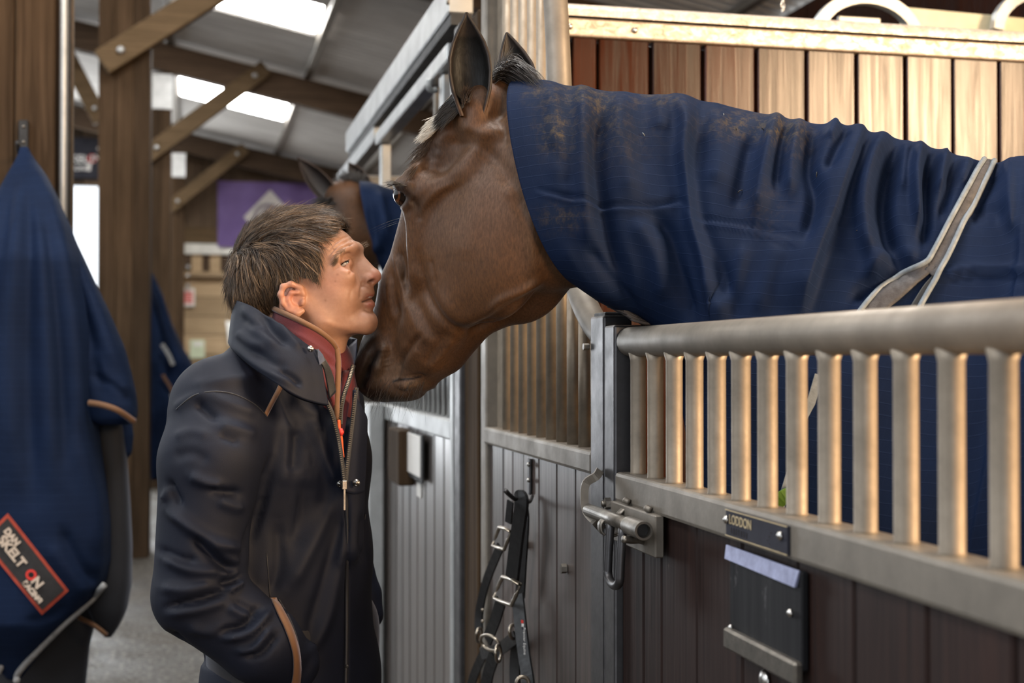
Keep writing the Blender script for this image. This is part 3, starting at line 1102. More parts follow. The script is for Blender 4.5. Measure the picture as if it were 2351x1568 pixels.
# ------------------------------------------------------------------ fixed front panel with the swept top rail
pan = empty('stall_front_panel', (XF, 2.65, 0), 'fixed stall front panel with tall bars and a swan neck top rail', 'panel')
box('door_post', (XN, 2.117, 0), (.70, 2.192, 1.492), M['galv_dark'], pan, .004, segs=2)
box('post_cap', (.655, 2.122, 1.490), (.695, 2.187, 1.498), M['black'], pan, .002)
box('middle_rail', (XN, 2.192, 1.225), (.70, 3.06, 1.264), M['galv'], pan, .006, segs=2)
box('bottom_rail', (XN, 2.192, .05), (.70, 3.06, .1), M['galv'], pan, .004)
box('end_post', (.655, 3.06, 0), (.70, 3.115, 2.42), M['galv'], pan, .004)
box('flat_infill', (.682, 2.985, 1.262), (.69, 3.06, 2.38), M['dust_bar'], pan, .001)
path = [(2.160, 1.475), (2.185, 1.462), (2.215, 1.468), (2.275, 1.495), (2.345, 1.545), (2.405, 1.62), (2.445, 1.72), (2.47, 1.86), (2.49, 2.00), (2.515, 2.13), (2.56, 2.24), (2.63, 2.325), (2.72, 2.385), (2.85, 2.415), (3.06, 2.425)]
sp = smooth_path([(XF, y, z) for y, z in path], 6)
tube('swept_top_rail', sp, .0235, M['galv'], pan, 20)
for y in np.arange(2.235, 2.96, .0765):
    zt = float(np.interp(y, sp[:, 1], sp[:, 2]))
    if y < 2.26: zt -= .0
    V, Fc = tube_geo([(XF, y, 1.262), (XF, y, zt)], .0115, 12)
    mesh_obj('bar', V, Fc, M['dust_bar'], pan)
ys = [2.195, 2.225, 2.335, 2.465, 2.60, 2.73, 2.83, 2.92, 3.06]
for i in range(len(ys) - 1):
    box('board', (.664 + random.uniform(0, .002), ys[i] + .002, .1), (.692, ys[i + 1] - .002, 1.227), M['panel_board'], pan, .003)
for px, py in ((1300, 1305), (1211, 1250), (1352, 796)):
    p = PX(px, py, .664 if py > 1000 else .652)
    Vs, Fs = tube_geo([p, p + (-.010, 0, 0)], .009 if py > 1000 else .006, 6)
    mesh_obj('bolt_nut', Vs, Fs, M['bolt_steel'], pan, False)
# bent keeper strap on the post
kp = [F2(1377, 1078, -.002), F2(1368, 1092, -.012), F2(1345, 1108, -.026), F2(1341, 1140, -.03), F2(1345, 1172, -.03), F2(1365, 1195, -.02), F2(1382, 1214, -.002)]
kp = smooth_path(kp, 4)
V, Fc = ribbon_geo(kp, -_h, .013, .016)
mesh_obj('keeper_strap', V, Fc, M['galv'], pan, False)
# bridle hook
hk = [PX(1217, 1062, .662), PX(1219, 1095, .660), PX(1221, 1140, .656), PX(1214, 1152, .640), PX(1190, 1150, .610), PX(1172, 1138, .585), PX(1160, 1126, .570)]
box('hook_plate', (.658, hk[0][1] - .009, hk[2][2]), (.664, hk[0][1] + .009, hk[0][2] + .008), M['galv_dark'], pan, .002)
tube('hook_arm', smooth_path(hk[2:], 5), .0045, M['galv_dark'], pan, 8)
for py in (1066, 1102):
    p = PX(1216, py, .658)
    Vs, Fs = tube_geo([p, p + (-.004, 0, 0), p + (-.006, 0, 0)], [.005, .0045, .002], 8)
    mesh_obj('hook_screw', Vs, Fs, M['steel'], pan)

# ------------------------------------------------------------------ corner post between the two stalls
cp = empty('stall_corner_post', (.70, 3.3, 0), 'steel edged timber corner post between the two stall fronts', 'post')
box('timber_face', (.665, 3.20, 0), (.73, 3.36, 2.27), M['post'], cp, .004)
box('steel_channel', (.652, 3.36, 0), (.705, 3.44, 2.28), M['galv_dark'], cp, .004)
box('steel_edge', (.648, 3.44, 0), (.70, 3.475, 2.20), M['galv_pale'], cp, .003)
box('inner_timber', (.70, 3.14, 0), (.74, 3.21, 2.2), M['brace'], cp, .003)
# ================================================================== the next stall along
nx = empty('neighbour_stall_front', (.67, 4.1, 0), 'neighbouring stall front with glossy narrow boards under thin bars', 'panel')
box('middle_rail', (.648, 3.475, 1.208), (.70, 4.78, 1.262), M['galv_pale'], nx, .005)
box('top_rail', (.655, 3.475, 1.47), (.695, 4.85, 1.51), M['galv_pale'], nx, .005)
for y in np.arange(3.55, 4.75, .082):
    V, Fc = tube_geo([(.675, y, 1.26), (.675, y, 1.475)], .0065, 10)
    mesh_obj('bar', V, Fc, M['galv_pale'], nx)
y = 3.48; k = 0
while y < 4.76:
    box('board', (.660 + .002 * (k % 2), y + .0025, .06), (.69, y + .0725, 1.21), M['next_board'], nx, .003)
    y += .075; k += 1
box('end_upright', (.655, 4.86, 0), (.69, 4.92, 2.20), M['galv_pale'], nx, .003)
box('hanger_post', (.655, 3.62, 1.5), (.685, 3.68, 2.20), M['galv_pale'], nx, .003)
box('hanger_post', (.665, 3.80, 1.5), (.685, 3.83, 2.20), M['galv'], nx, .003)
hk = [PX(1004, 205, .655), PX(992, 207, .64), PX(985, 200, .63), PX(986, 180, .63)]
tube('hook', smooth_path(hk, 4), .009, M['galv_pale'], nx, 8)
card = box('card_holder', (.640, PX(975, 1020, .648)[1], 1.06), (.647, PX(944, 1000, .648)[1], 1.20), M['black'], nx, .002)
box('white_card', (.637, PX(973, 1020, .648)[1] + .012, 1.075), (.641, PX(944, 1000, .648)[1] + .004, 1.195), M['white'], card, .001)
box('oval_tag', (.655, PX(969, 1100, .66)[1], 1.005), (.660, PX(960, 1100, .66)[1], 1.05), M['white'], nx, .002)
box('timber_stop', (.61, PX(930, 1000, .63)[1], 1.03), (.66, PX(905, 1000, .63)[1], 1.20), M['post'], nx, .004)

sd = empty('sliding_stall_door', (.62, 5.4, 0), 'glossy sliding stall door coloured with doorway glare, beyond the narrow boards', 'door')
box('edge_frame', (.595, 4.72, .05), (.645, 4.78, 1.262), M['galv_pale'], sd, .004)
box('edge_frame', (.595, 6.05, .05), (.645, 6.11, 1.262), M['galv_pale'], sd, .004)
box('middle_rail', (.595, 4.78, 1.212), (.645, 6.05, 1.262), M['galv_pale'], sd, .004)
M['glare_gloss'] = wood('glare_white_board', (.68, .68, .70), (.82, .82, .84), .3, 'z', .5, 1.0, coat_rough=.2)  # doorway glare put into the base colour as near-white
y = 4.78
while y < 6.03:
    box('board', (.605, y + .002, .08), (.635, min(y + .148, 6.048), 1.214), M['glare_gloss'], sd, .003)
    y += .15
for y in np.arange(4.94, 6.03, .1):
    V, Fc = tube_geo([(.62, y, 1.26), (.62, y, 1.40)], .0105, 8)
    mesh_obj('bar', V, Fc, M['galv'], sd)

tr = empty('sliding_door_track', (.65, 4.6, 2.2), 'pale steel sliding door track above the neighbouring stall', 'track')
box('track_rail', (.632, 3.42, 2.315), (.70, 5.85, 2.405), M['galv_pale'], tr, .004)
box('track_slot', (.640, 3.42, 2.285), (.695, 5.80, 2.316), M['black'], tr, .0)
box('header_rail', (.640, 3.48, 2.205), (.69, 4.93, 2.252), M['galv_pale'], tr, .004)
box('header_rail', (.640, 4.98, 2.23), (.69, 6.3, 2.285), M['galv_pale'], tr, .004)
box('roller_box', (.66, 3.22, 2.40), (.74, 3.42, 2.50), M['black'], tr, .006)
for yy in (3.28, 3.36):
    tube('roller_clip', smooth_path([(.655, yy, 2.47), (.652, yy, 2.43), (.655, yy + .02, 2.415), (.668, yy + .035, 2.42)], 4), .006, M['galv_dark'], tr, 6)
p = PX(1031, 5, .632)
bolt_head('bolt', (.632, p[1], p[2]), (-1, 0, 0), .008, M['bolt_steel'], tr)

pt2 = empty('wall_stall_divider', (2, 6.6, 0), kind='structure')
xx = .74
while xx < 4.3:
    box('plank', (xx + .002, 6.6, .04), (xx + .128, 6.65, 2.25), M['post'], pt2, .003)
    xx += .13
box('capping', (.74, 6.58, 2.25), (4.35, 6.67, 2.32), M['galv'], pt2, .004)

# arched steel hoop and cream beam just beyond the partition
hb = empty('arched_steel_gate', (2.1, 3.75, 0), 'arched steel hoop and cream beam showing over the partition', 'gate')
c0 = PY(1985, 52, 3.75)
hpts = [(c0[0] + .165 * math.cos(t), 3.75, c0[2] - .055 + .125 * math.sin(t)) for t in np.linspace(math.pi * 1.0, 0, 17)]
hp_full = [(hpts[0][0] - .02, 3.75, .1)] + hpts + [(hpts[-1][0] + .02, 3.75, .1)]
V, Fc = ribbon_geo(np.array(hpts), (0, -1, 0), .035, .03)
mesh_obj('steel_hoop', V, Fc, M['galv_pale'], hb, False)
cb0, cb1 = PY(2075, 19, 3.8), PY(2360, 26, 3.8)
beam('cream_beam', (cb0[0], 3.80, cb0[2] - .04), (cb1[0] + .6, 3.80, cb0[2] - .065), .05, .075, M['cream'], hb, .004)
box('leg', (cb0[0], 3.78, 0), (cb0[0] + .05, 3.83, cb0[2] - .04), M['cream'], hb, .003)
box('leg', (hpts[0][0] - .03, 3.73, 0), (hpts[0][0] + .01, 3.77, c0[2] - .03), M['galv_pale'], hb, .003)
box('lock_plate', (c0[0] - .08, 3.76, c0[2] - .05), (c0[0] + .06, 3.775, c0[2] + .02), M['galv_pale'], hb, .003)
c1 = PY(2390, 50, 3.75)
hp2 = np.array([(c1[0] + .17 * math.cos(t), 3.745, c1[2] - .04 + .125 * math.sin(t)) for t in np.linspace(math.pi, 0, 17)])
V, Fc = ribbon_geo(hp2, (0, -1, 0), .035, .03)
mesh_obj('steel_hoop', V, Fc, M['galv_pale'], hb, False)

ch = empty('hanging_chain', PY(1797, 30, 3.4), 'short steel chain hanging above the partition', 'chain')
p = PY(1797, 22, 3.4)
for i in range(44):
    c = p + np.array([0, 0, .012 * i])
    ring = [c + (np.array([math.cos(t) * .005, 0, math.sin(t) * .009]) if i % 2 else np.array([0, math.cos(t) * .005, math.sin(t) * .009])) for t in np.linspace(0, 2 * math.pi, 10, endpoint=False)]
    V, Fc = tube_geo(ring, .0018, 5, True)
    mesh_obj('link', V, Fc, M['steel'], ch)

# ================================================================== headcollar on the hook
M['web'] = plain('black_leather_webbing', (.011, .011, .012), .5, 0, .4, 60, .3)
M['web_stitch'] = plain('grey_stitching', (.18, .18, .2), .7, 0, .1, 60, 0)
M['brass'] = plain('tarnished_nickel', (.36, .31, .25), .34, .95, .15, 40, .1)
hc = empty('headcollar', PX(1190, 1568, .63), 'black leather headcollar with metal buckles hung on the panel hook', 'headcollar')


def strap(name, pts, w, X=.625, dx=None, mat='web', th=.005):
    q = np.array([PX(a, b, X + (0 if dx is None else dx[i])) for i, (a, b) in enumerate(pts)])
    q = smooth_path(q, 6) if len(q) > 2 else np.linspace(q[0], q[1], 8)
    n = np.array([-.80, -.6, 0])
    V, Fc = ribbon_geo(q, n, w, th)
    return mesh_obj(name, V, Fc, M[mat], hc, False)


strap('crown_strap', [(1192, 1150), (1199, 1142), (1200, 1165), (1190, 1235), (1179, 1328)], .030, .612, th=.008)
strap('stitch_line', [(1185, 1150), (1180, 1235), (1165, 1320)], .0022, .604, mat='web_stitch', th=.002)
strap('crown_strap', [(1199, 1144), (1206, 1190), (1200, 1300), (1196, 1370)], .022, .645)
strap('crown_lining', [(1174, 1150), (1169, 1200)], .016, .630)
strap('cheek_strap', [(1150, 1255), (1118, 1335), (1103, 1400), (1101, 1450)], .022, .640)
strap('cheek_strap', [(1152, 1380), (1138, 1425), (1120, 1470)], .028, .618)
strap('cheek_strap', [(1190, 1365), (1196, 1422), (1205, 1500), (1214, 1562), (1218, 1640)], .030, .632)
strap('nose_strap', [(1106, 1500), (1145, 1492), (1186, 1462)], .026, .634)
strap('nose_strap', [(1136, 1505), (1120, 1560), (1112, 1640)], .030, .626)
strap('nose_strap', [(1112, 1500), (1092, 1545), (1075, 1600)], .024, .645)
strap('throat_strap', [(1190, 1460), (1184, 1530), (1186, 1640)], .026, .650)


def square_buckle(cx, cy, w, h, rot, X, r=.0042):
    c, s = math.cos(rot), math.sin(rot)
    pts = []
    for a, b in ((-1, -1), (0, -1.08), (1, -1), (1.05, 0), (1, 1), (0, 1.05), (-1, 1), (-1.05, 0)):
        x, y = a * w / 2, b * h / 2
        pts.append(PX(cx + c * x - s * y, cy + s * x + c * y, X))
    V, Fc = tube_geo(np.array(pts), r, 8, True)
    return mesh_obj('buckle', V, Fc, M['brass'], hc)


square_buckle(1152, 1236, 28, 44, .35, .622)
square_buckle(1164, 1357, 44, 52, .4, .608)


def ring(cx, cy, rx, ry, X, r=.0036, rot=0.0, mat='brass'):
    pts = []
    for t in np.linspace(0, 2 * math.pi, 22, endpoint=False):
        x, y = rx * math.cos(t), ry * math.sin(t)
        pts.append(PX(cx + x * math.cos(rot) - y * math.sin(rot), cy + x * math.sin(rot) + y * math.cos(rot), X + .012 * math.cos(t)))
    V, Fc = tube_geo(np.array(pts), r, 8, True)
    return mesh_obj('ring', V, Fc, M[mat], hc)


ring(1125, 1476, 24, 15, .602, rot=.6)
ring(1144, 1500, 6, 20, .602, .0032)
ring(1100, 1458, 6, 16, .620, .0035, .1)
ring(1178, 1450, 8, 16, .628, .0035)
ring(1200, 1568, 14, 14, .615, .004)
for py in (1400, 1426):
    p = PX(1109, py, .633)
    cyl('eyelet', p, p + (-.003, -.002, 0), .004, M['brass'], hc, 8)
p = PX(1199, 1427, .622)
nrm = np.array([-.8, -.6, 0]); xd = np.array([.6, -.8, 0])
for i, (mt, dz) in enumerate((('red', 0), ('white', -.007), ('sign_black', -.013))):
    c = PX(1199 + i, 1427, .622) + np.array([0, 0, dz])
    V = [c + xd * a + np.array([0, 0, b]) for a, b in ((-.003, -.003), (.003, -.003), (.003, .003), (-.003, .003))]
    mesh_obj('brand_tab', V, [(0, 1, 2, 3)], M[mt], hc, False)
text_mesh('lettering', 'Premier Equine', PX(1201, 1440, .6215), (.02, -.02, -1), xd, .0085, M['white'], hc, .0002)
# ================================================================== hair helper
def strands_geo(roots, dirs, lengths, rad, segs=5, bend=None, jitter=.15, sides=3, rng=RNG):
    """thin tapered tubes; bend = vector added along the strand (gravity / curl)"""
    n = len(roots)
    roots = np.asarray(roots, float); dirs = np.asarray(dirs, float)
    dirs = dirs + rng.normal(0, jitter, (n, 3)); dirs /= np.linalg.norm(dirs, axis=1)[:, None]
    lengths = np.broadcast_to(np.asarray(lengths, float), (n,))
    rad = np.broadcast_to(np.asarray(rad, float), (n,))
    bend = np.zeros((n, 3)) if bend is None else np.broadcast_to(np.asarray(bend, float), (n, 3))
    t = np.linspace(0, 1, segs + 1)
    C = roots[:, None, :] + lengths[:, None, None] * (dirs[:, None, :] * t[None, :, None] + bend[:, None, :] * (t[None, :, None] ** 2))
    return strand_tubes(C, rad, sides)


def strand_tubes(C, rad, sides=3):
    n, m, _ = C.shape
    T = np.gradient(C, axis=1); T /= np.linalg.norm(T, axis=2)[:, :, None] + 1e-9
    up = np.array([.31, .87, .38])
    A = np.cross(T, up); A /= np.linalg.norm(A, axis=2)[:, :, None] + 1e-9
    B = np.cross(T, A)
    t = np.linspace(0, 1, m)
    r = rad[:, None] * np.clip(1.05 - t ** 1.6, .05, 1)[None, :]
    ang = np.arange(sides) * 2 * np.pi / sides
    V = C[:, :, None, :] + r[:, :, None, None] * (np.cos(ang)[None, None, :, None] * A[:, :, None, :] + np.sin(ang)[None, None, :, None] * B[:, :, None, :])
    V = V.reshape(-1, 3)
    base = (np.arange(n) * m * sides)[:, None, None]
    i = (np.arange(m - 1) * sides)[None, :, None]
    k = np.arange(sides)[None, None, :]; k2 = (k + 1) % sides
    q = np.stack([base + i + k, base + i + k2, base + i + sides + k2, base + i + sides + k], -1).reshape(-1, 4)
    return V, q


def pnt(p):
    return np.array(p, float)


# ================================================================== horse materials
def coat_mat(name, spec_dir=(30, 30, 30)):
    m, nt, b = new_mat(name)
    at = N_(nt, 'ShaderNodeVertexColor'); at.layer_name = 'Col'
    n1 = noise_tex(nt, coords(nt, (330, 330, 95), rot=(.0, .35, .2)), 1.0, 4, .6)
    n2 = noise_tex(nt, coords(nt), 14, 4, .6)
    c = mixc(nt, 1.0, at.outputs[0], ramp(nt, n1, [(.28, (.62, .60, .58)), (.74, (1.32, 1.28, 1.22))]), 'MULTIPLY')
    c = mixc(nt, .5, c, ramp(nt, n2, [(.3, (.72, .70, .68)), (.7, (1.22, 1.2, 1.16))]), 'MULTIPLY')
    nt.links.new(c, b.inputs['Base Color'])
    nt.links.new(ramp(nt, n1, [(.3, .62), (.7, .46)]), b.inputs['Roughness'])
    b.inputs['Sheen Weight'].default_value = .04
    b.inputs['Sheen Roughness'].default_value = .4
    b.inputs['Specular IOR Level'].default_value = .26
    bump(nt, b, n1, .35, .0012)
    return m


M['coat'] = coat_mat('bay_horse_coat')
M['mane'] = plain('black_mane_hair', (.016, .012, .010), .45, 0, .4, 60, 0)
M['brown_hair'] = plain('brown_guard_hair', (.05, .028, .015), .5, 0, .3, 60, 0)
M['white_hair'] = plain('white_star_hair', (.62, .57, .50), .55, 0, .12, 60, 0)
_m, _nt, _b = new_mat('dark_horse_eye')
setp(_b, **{'Base Color': (.008, .005, .0035), 'Roughness': .12, 'Specular IOR Level': .3})
M['horse_eye'] = _m
_m, _nt, _b = new_mat('amber_iris')
setp(_b, **{'Base Color': (.06, .022, .008), 'Roughness': .15, 'Specular IOR Level': .3})
M['iris_amber'] = _m


def rug_mat(name, base, lines=.017, dirt=True):
    m, nt, b = new_mat(name)
    uv = N_(nt, 'ShaderNodeTexCoord')
    sep = N_(nt, 'ShaderNodeSeparateXYZ'); nt.links.new(uv.outputs['UV'], sep.inputs[0])
    wob = math_(nt, 'MULTIPLY', noise_tex(nt, uv.outputs['UV'], 18, 3), .006)

    def line(sock, pitch, wd):
        a = math_(nt, 'DIVIDE', math_(nt, 'ADD', sock, wob), pitch)
        f = math_(nt, 'ABSOLUTE', math_(nt, 'SUBTRACT', math_(nt, 'FRACT', a), .5))
        mr = N_(nt, 'ShaderNodeMapRange'); nt.links.new(f, mr.inputs[0])
        mr.inputs[1].default_value = 0; mr.inputs[2].default_value = wd / pitch
        mr.inputs[3].default_value = 1; mr.inputs[4].default_value = 0
        return mr.outputs[0]
    lv = line(sep.outputs[1], lines, .0011)
    lu = math_(nt, 'MULTIPLY', line(sep.outputs[0], lines, .0011), .25)
    ln = math_(nt, 'MAXIMUM', lu, lv)
    n = noise_tex(nt, coords(nt), 6, 5, .6)
    wv = noise_tex(nt, coords(nt, kind='uv', scale=(1, 1, 1)), 900, 2, .5)
    c0 = tuple(x * .78 for x in base); c1 = tuple(x * 1.25 for x in base)
    c = ramp(nt, n, [(.3, c0), (.7, c1)])
    c = mixc(nt, math_(nt, 'MULTIPLY', ln, .22), c, tuple(min(1, x * 2.2 + .008) for x in base))
    at = N_(nt, 'ShaderNodeVertexColor'); at.layer_name = 'Col'
    sc = N_(nt, 'ShaderNodeSeparateColor'); nt.links.new(at.outputs[0], sc.inputs[0])
    if dirt:
        d = ramp(nt, noise_tex(nt, coords(nt), 70, 8, .78), [(.47, 0.0), (.63, 1.0)])
        dm = math_(nt, 'MULTIPLY', d, sc.outputs[0])
        c = mixc(nt, math_(nt, 'MULTIPLY', dm, .6), c, (.095, .070, .031))
        c = mixc(nt, math_(nt, 'MULTIPLY', sc.outputs[0], .22), c, (.03, .03, .027))
    c = mixc(nt, sc.outputs[1], c, (.045, .043, .047))
    nt.links.new(c, b.inputs['Base Color'])
    setp(b, Roughness=.75)
    b.inputs['Sheen Weight'].default_value = .0
    b.inputs['Specular IOR Level'].default_value = .10
    h = math_(nt, 'ADD', math_(nt, 'MULTIPLY', ln, .7), math_(nt, 'MULTIPLY', wv, .35))
    bump(nt, b, h, .45, .0009)
    return m


M['rug'] = rug_mat('navy_ripstop_rug', (.0026, .0086, .0300))
M['rug_lining'] = plain('grey_rug_lining', (.25, .25, .25), .8, 0, .2, 60, .2)
M['binding'] = plain('charcoal_webbing', (.040, .038, .041), .75, 0, .3, 90, .5)
M['piping'] = plain('pale_blue_piping', (.125, .15, .175), .6, 0, .2, 80, .3)

# ================================================================== the bay horse
LAT = -.57 * C_R - .82 * _h; LAT /= np.linalg.norm(LAT)
HP0 = C_O + C_R * -.126 + C_F * 2.248


def H(px, py, l=0.0):
    return PPL(px, py, HP0 + LAT * l, LAT)


def mir(p):
    return p - LAT * (2 * np.dot(p - HP0, LAT))


class Head(Sdf):
    def hell(self, px, py, l, dx, dy, rl, rp, rlat, k=.02, op='add', both=True, lt=0.0):
        c = H(px, py, l)
        a = H(px + dx, py + dy, l) - H(px, py, l); a /= np.linalg.norm(a)
        L = LAT * math.cos(lt) + a * math.sin(lt); a = a * math.cos(lt) - LAT * math.sin(lt)
        b = np.cross(L, a)
        self.ell(c, [a, b, L], [rl, rp, rlat], k, op)
        if both and abs(l) > 1e-4:
            ma = a - LAT * 2 * np.dot(a, LAT); mL = L - LAT * 2 * np.dot(L, LAT)
            self.ell(mir(c), [ma, np.cross(mL, ma), mL], [rl, rp, rlat], k, op)

    def hcone(self, a, b, ra, rb, k=.02, op='add', ls=1.0, both=True):
        A, B = H(*a), H(*b)
        self.cone(A, B, ra, rb, k, op, LAT if ls != 1 else None, ls)
        if both and (abs(a[2]) > 1e-4 or abs(b[2]) > 1e-4):
            self.cone(mir(A), mir(B), ra, rb, k, op, LAT if ls != 1 else None, ls)

    def hchain(self, pts, rs, k=.01, op='add', both=True):
        for i in range(len(pts) - 1):
            self.hcone(pts[i], pts[i + 1], rs[i], rs[i + 1], k, op, 1.0, both)


hs = Head((.20, 1.86, 1.30), (.80, 2.46, 2.02), .0027)
# skull and face
hs.hell(1098, 318, 0, -100, 190, .106, .080, .074, .02)            # cranium
hs.hell(1032, 410, 0, -70, 190, .100, .066, .072, .02)             # forehead
hs.hcone((1018, 440, 0), (940, 660, 0), .062, .049, .02, ls=.84)   # nasal bones
hs.hcone((940, 660, 0), (892, 800, 0), .049, .046, .02, ls=.90)
hs.hell(1122, 572, .044, -40, 200, .118, .106, .050, .024)         # masseter, left and right
hs.hell(1165, 465, .030, -10, 200, .105, .100, .048, .03)          # rear of the jaw
hs.hell(1066, 676, .046, -60, 90, .058, .046, .032, .02)           # lower front of the cheek
hs.hcone((1060, 700, .036), (988, 812, .022), .034, .028, .02)     # mandible
hs.hcone((988, 812, .018), (955, 855, .010), .030, .028, .02)
hs.hell(995, 735, .016, -70, 130, .085, .056, .050, .03)           # side of the mouth
# muzzle
hs.hell(886, 826, .018, -30, 100, .062, .050, .038, .02)
hs.hell(872, 862, .012, -10, 100, .042, .047, .042, .018)          # upper lip
hs.hell(904, 884, .014, 60, 20, .042, .026, .034, .012)            # lower lip side
hs.hell(945, 862, .008, 60, -20, .036, .027, .032, .012)           # chin
# eye region
hs.hell(962, 430, .070, -30, 70, .046, .034, .024, .02)            # orbit
hs.hell(940, 410, .084, -40, 46, .030, .012, .012, .010)           # upper brow ridge
hs.hcone((960, 500, .071), (962, 625, .060), .020, .015, .024)     # facial crest
hs.hcone((960, 625, .062), (955, 672, .052), .011, .006, .012)
hs.hell(1012, 345, .090, -30, 60, .040, .024, .016, .03, 'sub')    # temporal hollow
# zygomatic ridge running back from the eye
hs.hcone((965, 452, .078), (1075, 392, .068), .014, .010, .022)
hs.hcone((1075, 392, .066), (1120, 310, .060), .012, .014, .03)
# neck behind the head
NK = [(1250, 400, 2.135), (1330, 440, 2.150), (1490, 490, 2.185)]
NLAT = np.array([-.4, -.917, 0.0])
hs.cone(P(1240, 400, 2.135), P(1290, 425, 2.150), .100, .080, .03, 'add', LAT, .26)
hs.cone(P(1300, 440, 2.155), P(*NK[2]), .095, .095, .03, 'add', NLAT, .24)
hs.cone(H(1170, 312, 0), H(1228, 385, -.005), .076, .098, .03, 'add', LAT, .44)
hs.cone(H(1225, 590, 0), P(1340, 575, 2.11), .048, .058, .04, 'add', LAT, .70)   # throat
hs.hell(1205, 345, .046, 60, 120, .060, .036, .018, .03)           # wing of the atlas
hs.hell(1020, 545, .044, -20, 120, .090, .055, .030, .03)            # flat between crest and cheek
# ear bases
hs.hell(1100, 250, .048, 10, -60, .034, .028, .024, .02)
hs.hell(1088, 276, .062, 4, -60, .026, .024, .018, .018)
# nostril
hs.hell(852, 828, .044, -36, 70, .046, .022, .020, .014)
hs.hchain([(868, 806, .062), (857, 830, .064), (842, 862, .060), (830, 888, .052)], [.004, .010, .012, .008], .006, 'sub')
hs.hchain([(878, 802, .056), (866, 842, .058), (850, 884, .052)], [.005, .005, .004], .014)
# mouth line
hs.hchain([(968, 862, .034), (945, 868, .040), (915, 868, .046), (902, 872, .047)], [.004, .0042, .0035, .002], .006, 'sub')
hs.hchain([(950, 880, .026), (930, 884, .036), (912, 882, .042)], [.004, .005, .003], .010)
# eye opening
EYE = H(934, 446, .0755)
hs.ell(EYE, np.eye(3), [.0232] * 3, .005, 'sub')
hs.ell(mir(EYE), np.eye(3), [.0235] * 3, .006, 'sub')
# lids around the eyeball
for mm in (lambda p: p, mir):
    hs.chain([mm(H(*q)) for q in ((910, 426, .086), (921, 423, .095), (936, 429, .097), (949, 447, .092))], [.007, .0095, .0095, .007], .008)
    hs.chain([mm(H(*q)) for q in ((948, 446, .092), (943, 464, .092), (933, 476, .089), (923, 476, .083))], [.006, .006, .005, .003], .007)
HV, HQ = hs.mesh(2)
del hs
HV = folds(HV, HQ, [
    ([(962, 580), (972, 640), (990, 692), (1022, 738), (1062, 758), (1105, 748), (1140, 716)], -.007, 9, 14),
    ([(985, 600), (1000, 670), (1035, 725), (1070, 738), (1110, 720)], .004, 22),
    ([(960, 500), (975, 470), (1005, 440), (1050, 418)], .003, 9),
    ([(942, 455), (958, 478), (958, 510)], -.005, 9), ([(950, 395), (985, 385), (1020, 392)], -.003, 11), 
    ([(1180, 440), (1230, 520), (1262, 600)], -.006, 20), ([(1215, 470), (1245, 550), (1285, 640)], .004, 16), ([(1150, 430), (1200, 470), (1230, 540)], .003, 12),
    ([(1250, 640), (1200, 668), (1150, 690), (1120, 720)], .005, 10), ([(1255, 660), (1205, 690), (1160, 715), (1110, 760)], -.006, 12),
    ([(1090, 335), (1140, 370), (1175, 430)], -.004, 16), ([(1060, 285), (1110, 305), (1160, 300)], .004, 14), ([(1120, 255), (1150, 290), (1160, 340)], -.003, 11),
    ([(1175, 250), (1190, 330), (1200, 400)], .004, 20), ([(1150, 250), (1165, 320)], -.003, 14),
    ([(872, 826), (895, 819), (905, 799)], -.0016, 3.5), ([(874, 835), (898, 829), (910, 809)], -.0016, 3.5), ([(877, 845), (900, 840), (915, 822)], -.0014, 3.5),
    ([(1005, 330), (988, 360), (976, 392)], -.004, 12), ([(1040, 300), (1012, 325), (1000, 365)], .004, 14), ([(1035, 320), (1060, 335), (1100, 330)], -.003, 12),
    ([(990, 595), (998, 630), (1002, 655)], -.0025, 5), ([(1100, 400), (1080, 500), (1060, 600)], .003, 30),
    ([(905, 580), (915, 625), (925, 660), (935, 710)], .004, 6), ([(920, 575), (930, 620), (925, 650)], -.004, 6), ([(890, 640), (893, 690), (905, 740)], .003, 7), ([(900, 620), (906, 680), (918, 730)], -.003, 7),
    ([(905, 690), (918, 760), (940, 800)], -.003, 12), ([(930, 690), (958, 750), (990, 790)], .004, 14), ([(955, 690), (980, 745), (1010, 785)], -.003, 12),
    ([(968, 770), (945, 790), (925, 820), (915, 850), (908, 880)], -.006, 7), ([(960, 800), (940, 830), (932, 850)], .003, 10),
    ([(872, 806), (884, 800), (893, 806)], .002, 5), ([(846, 800), (836, 830), (826, 865)], .003, 7), ([(1030, 760), (1000, 800), (975, 840)], -.003, 10), ([(1045, 775), (1015, 815), (980, 850)], .003, 8)])
hpx, hpy, hdp = project(HV)
hl = (HV - HP0) @ LAT                                             # lateral coordinate
# coat colours: bay body, darker face centre, black muzzle and ear tips, pale star
base = np.array([.072, .034, .0145]); dark = np.array([.014, .009, .007])
colr = np.tile(base, (len(HV), 1))
t = np.clip((hpy - 700) / 170 + (900 - hpx) / 260, 0, 1)
muz = np.clip(blob(hpx, hpy, 838, 850, 42, 85) * 1.25 + blob(hpx, hpy, 890, 918, 90, 24) * 1.1 + blob(hpx, hpy, 838, 780, 30, 70) * .7 + blob(hpx, hpy, 880, 850, 55, 70) * .12, 0, 1)
tan_ = np.clip(blob(hpx, hpy, 908, 862, 42, 46) * 1.0 + blob(hpx, hpy, 955, 885, 30, 22) * .9, 0, 1)
eyes = np.clip(blob(hpx, hpy, 925, 440, 34, 40) + blob(hpx, hpy, 960, 470, 30, 30) * .5, 0, 1)
top = np.clip(blob(hpx, hpy, 1090, 215, 40, 40) * .5 + blob(hpx, hpy, 970, 330, 60, 40) * .5 + blob(hpx, hpy, 1005, 355, 40, 30) * .4, 0, 1)
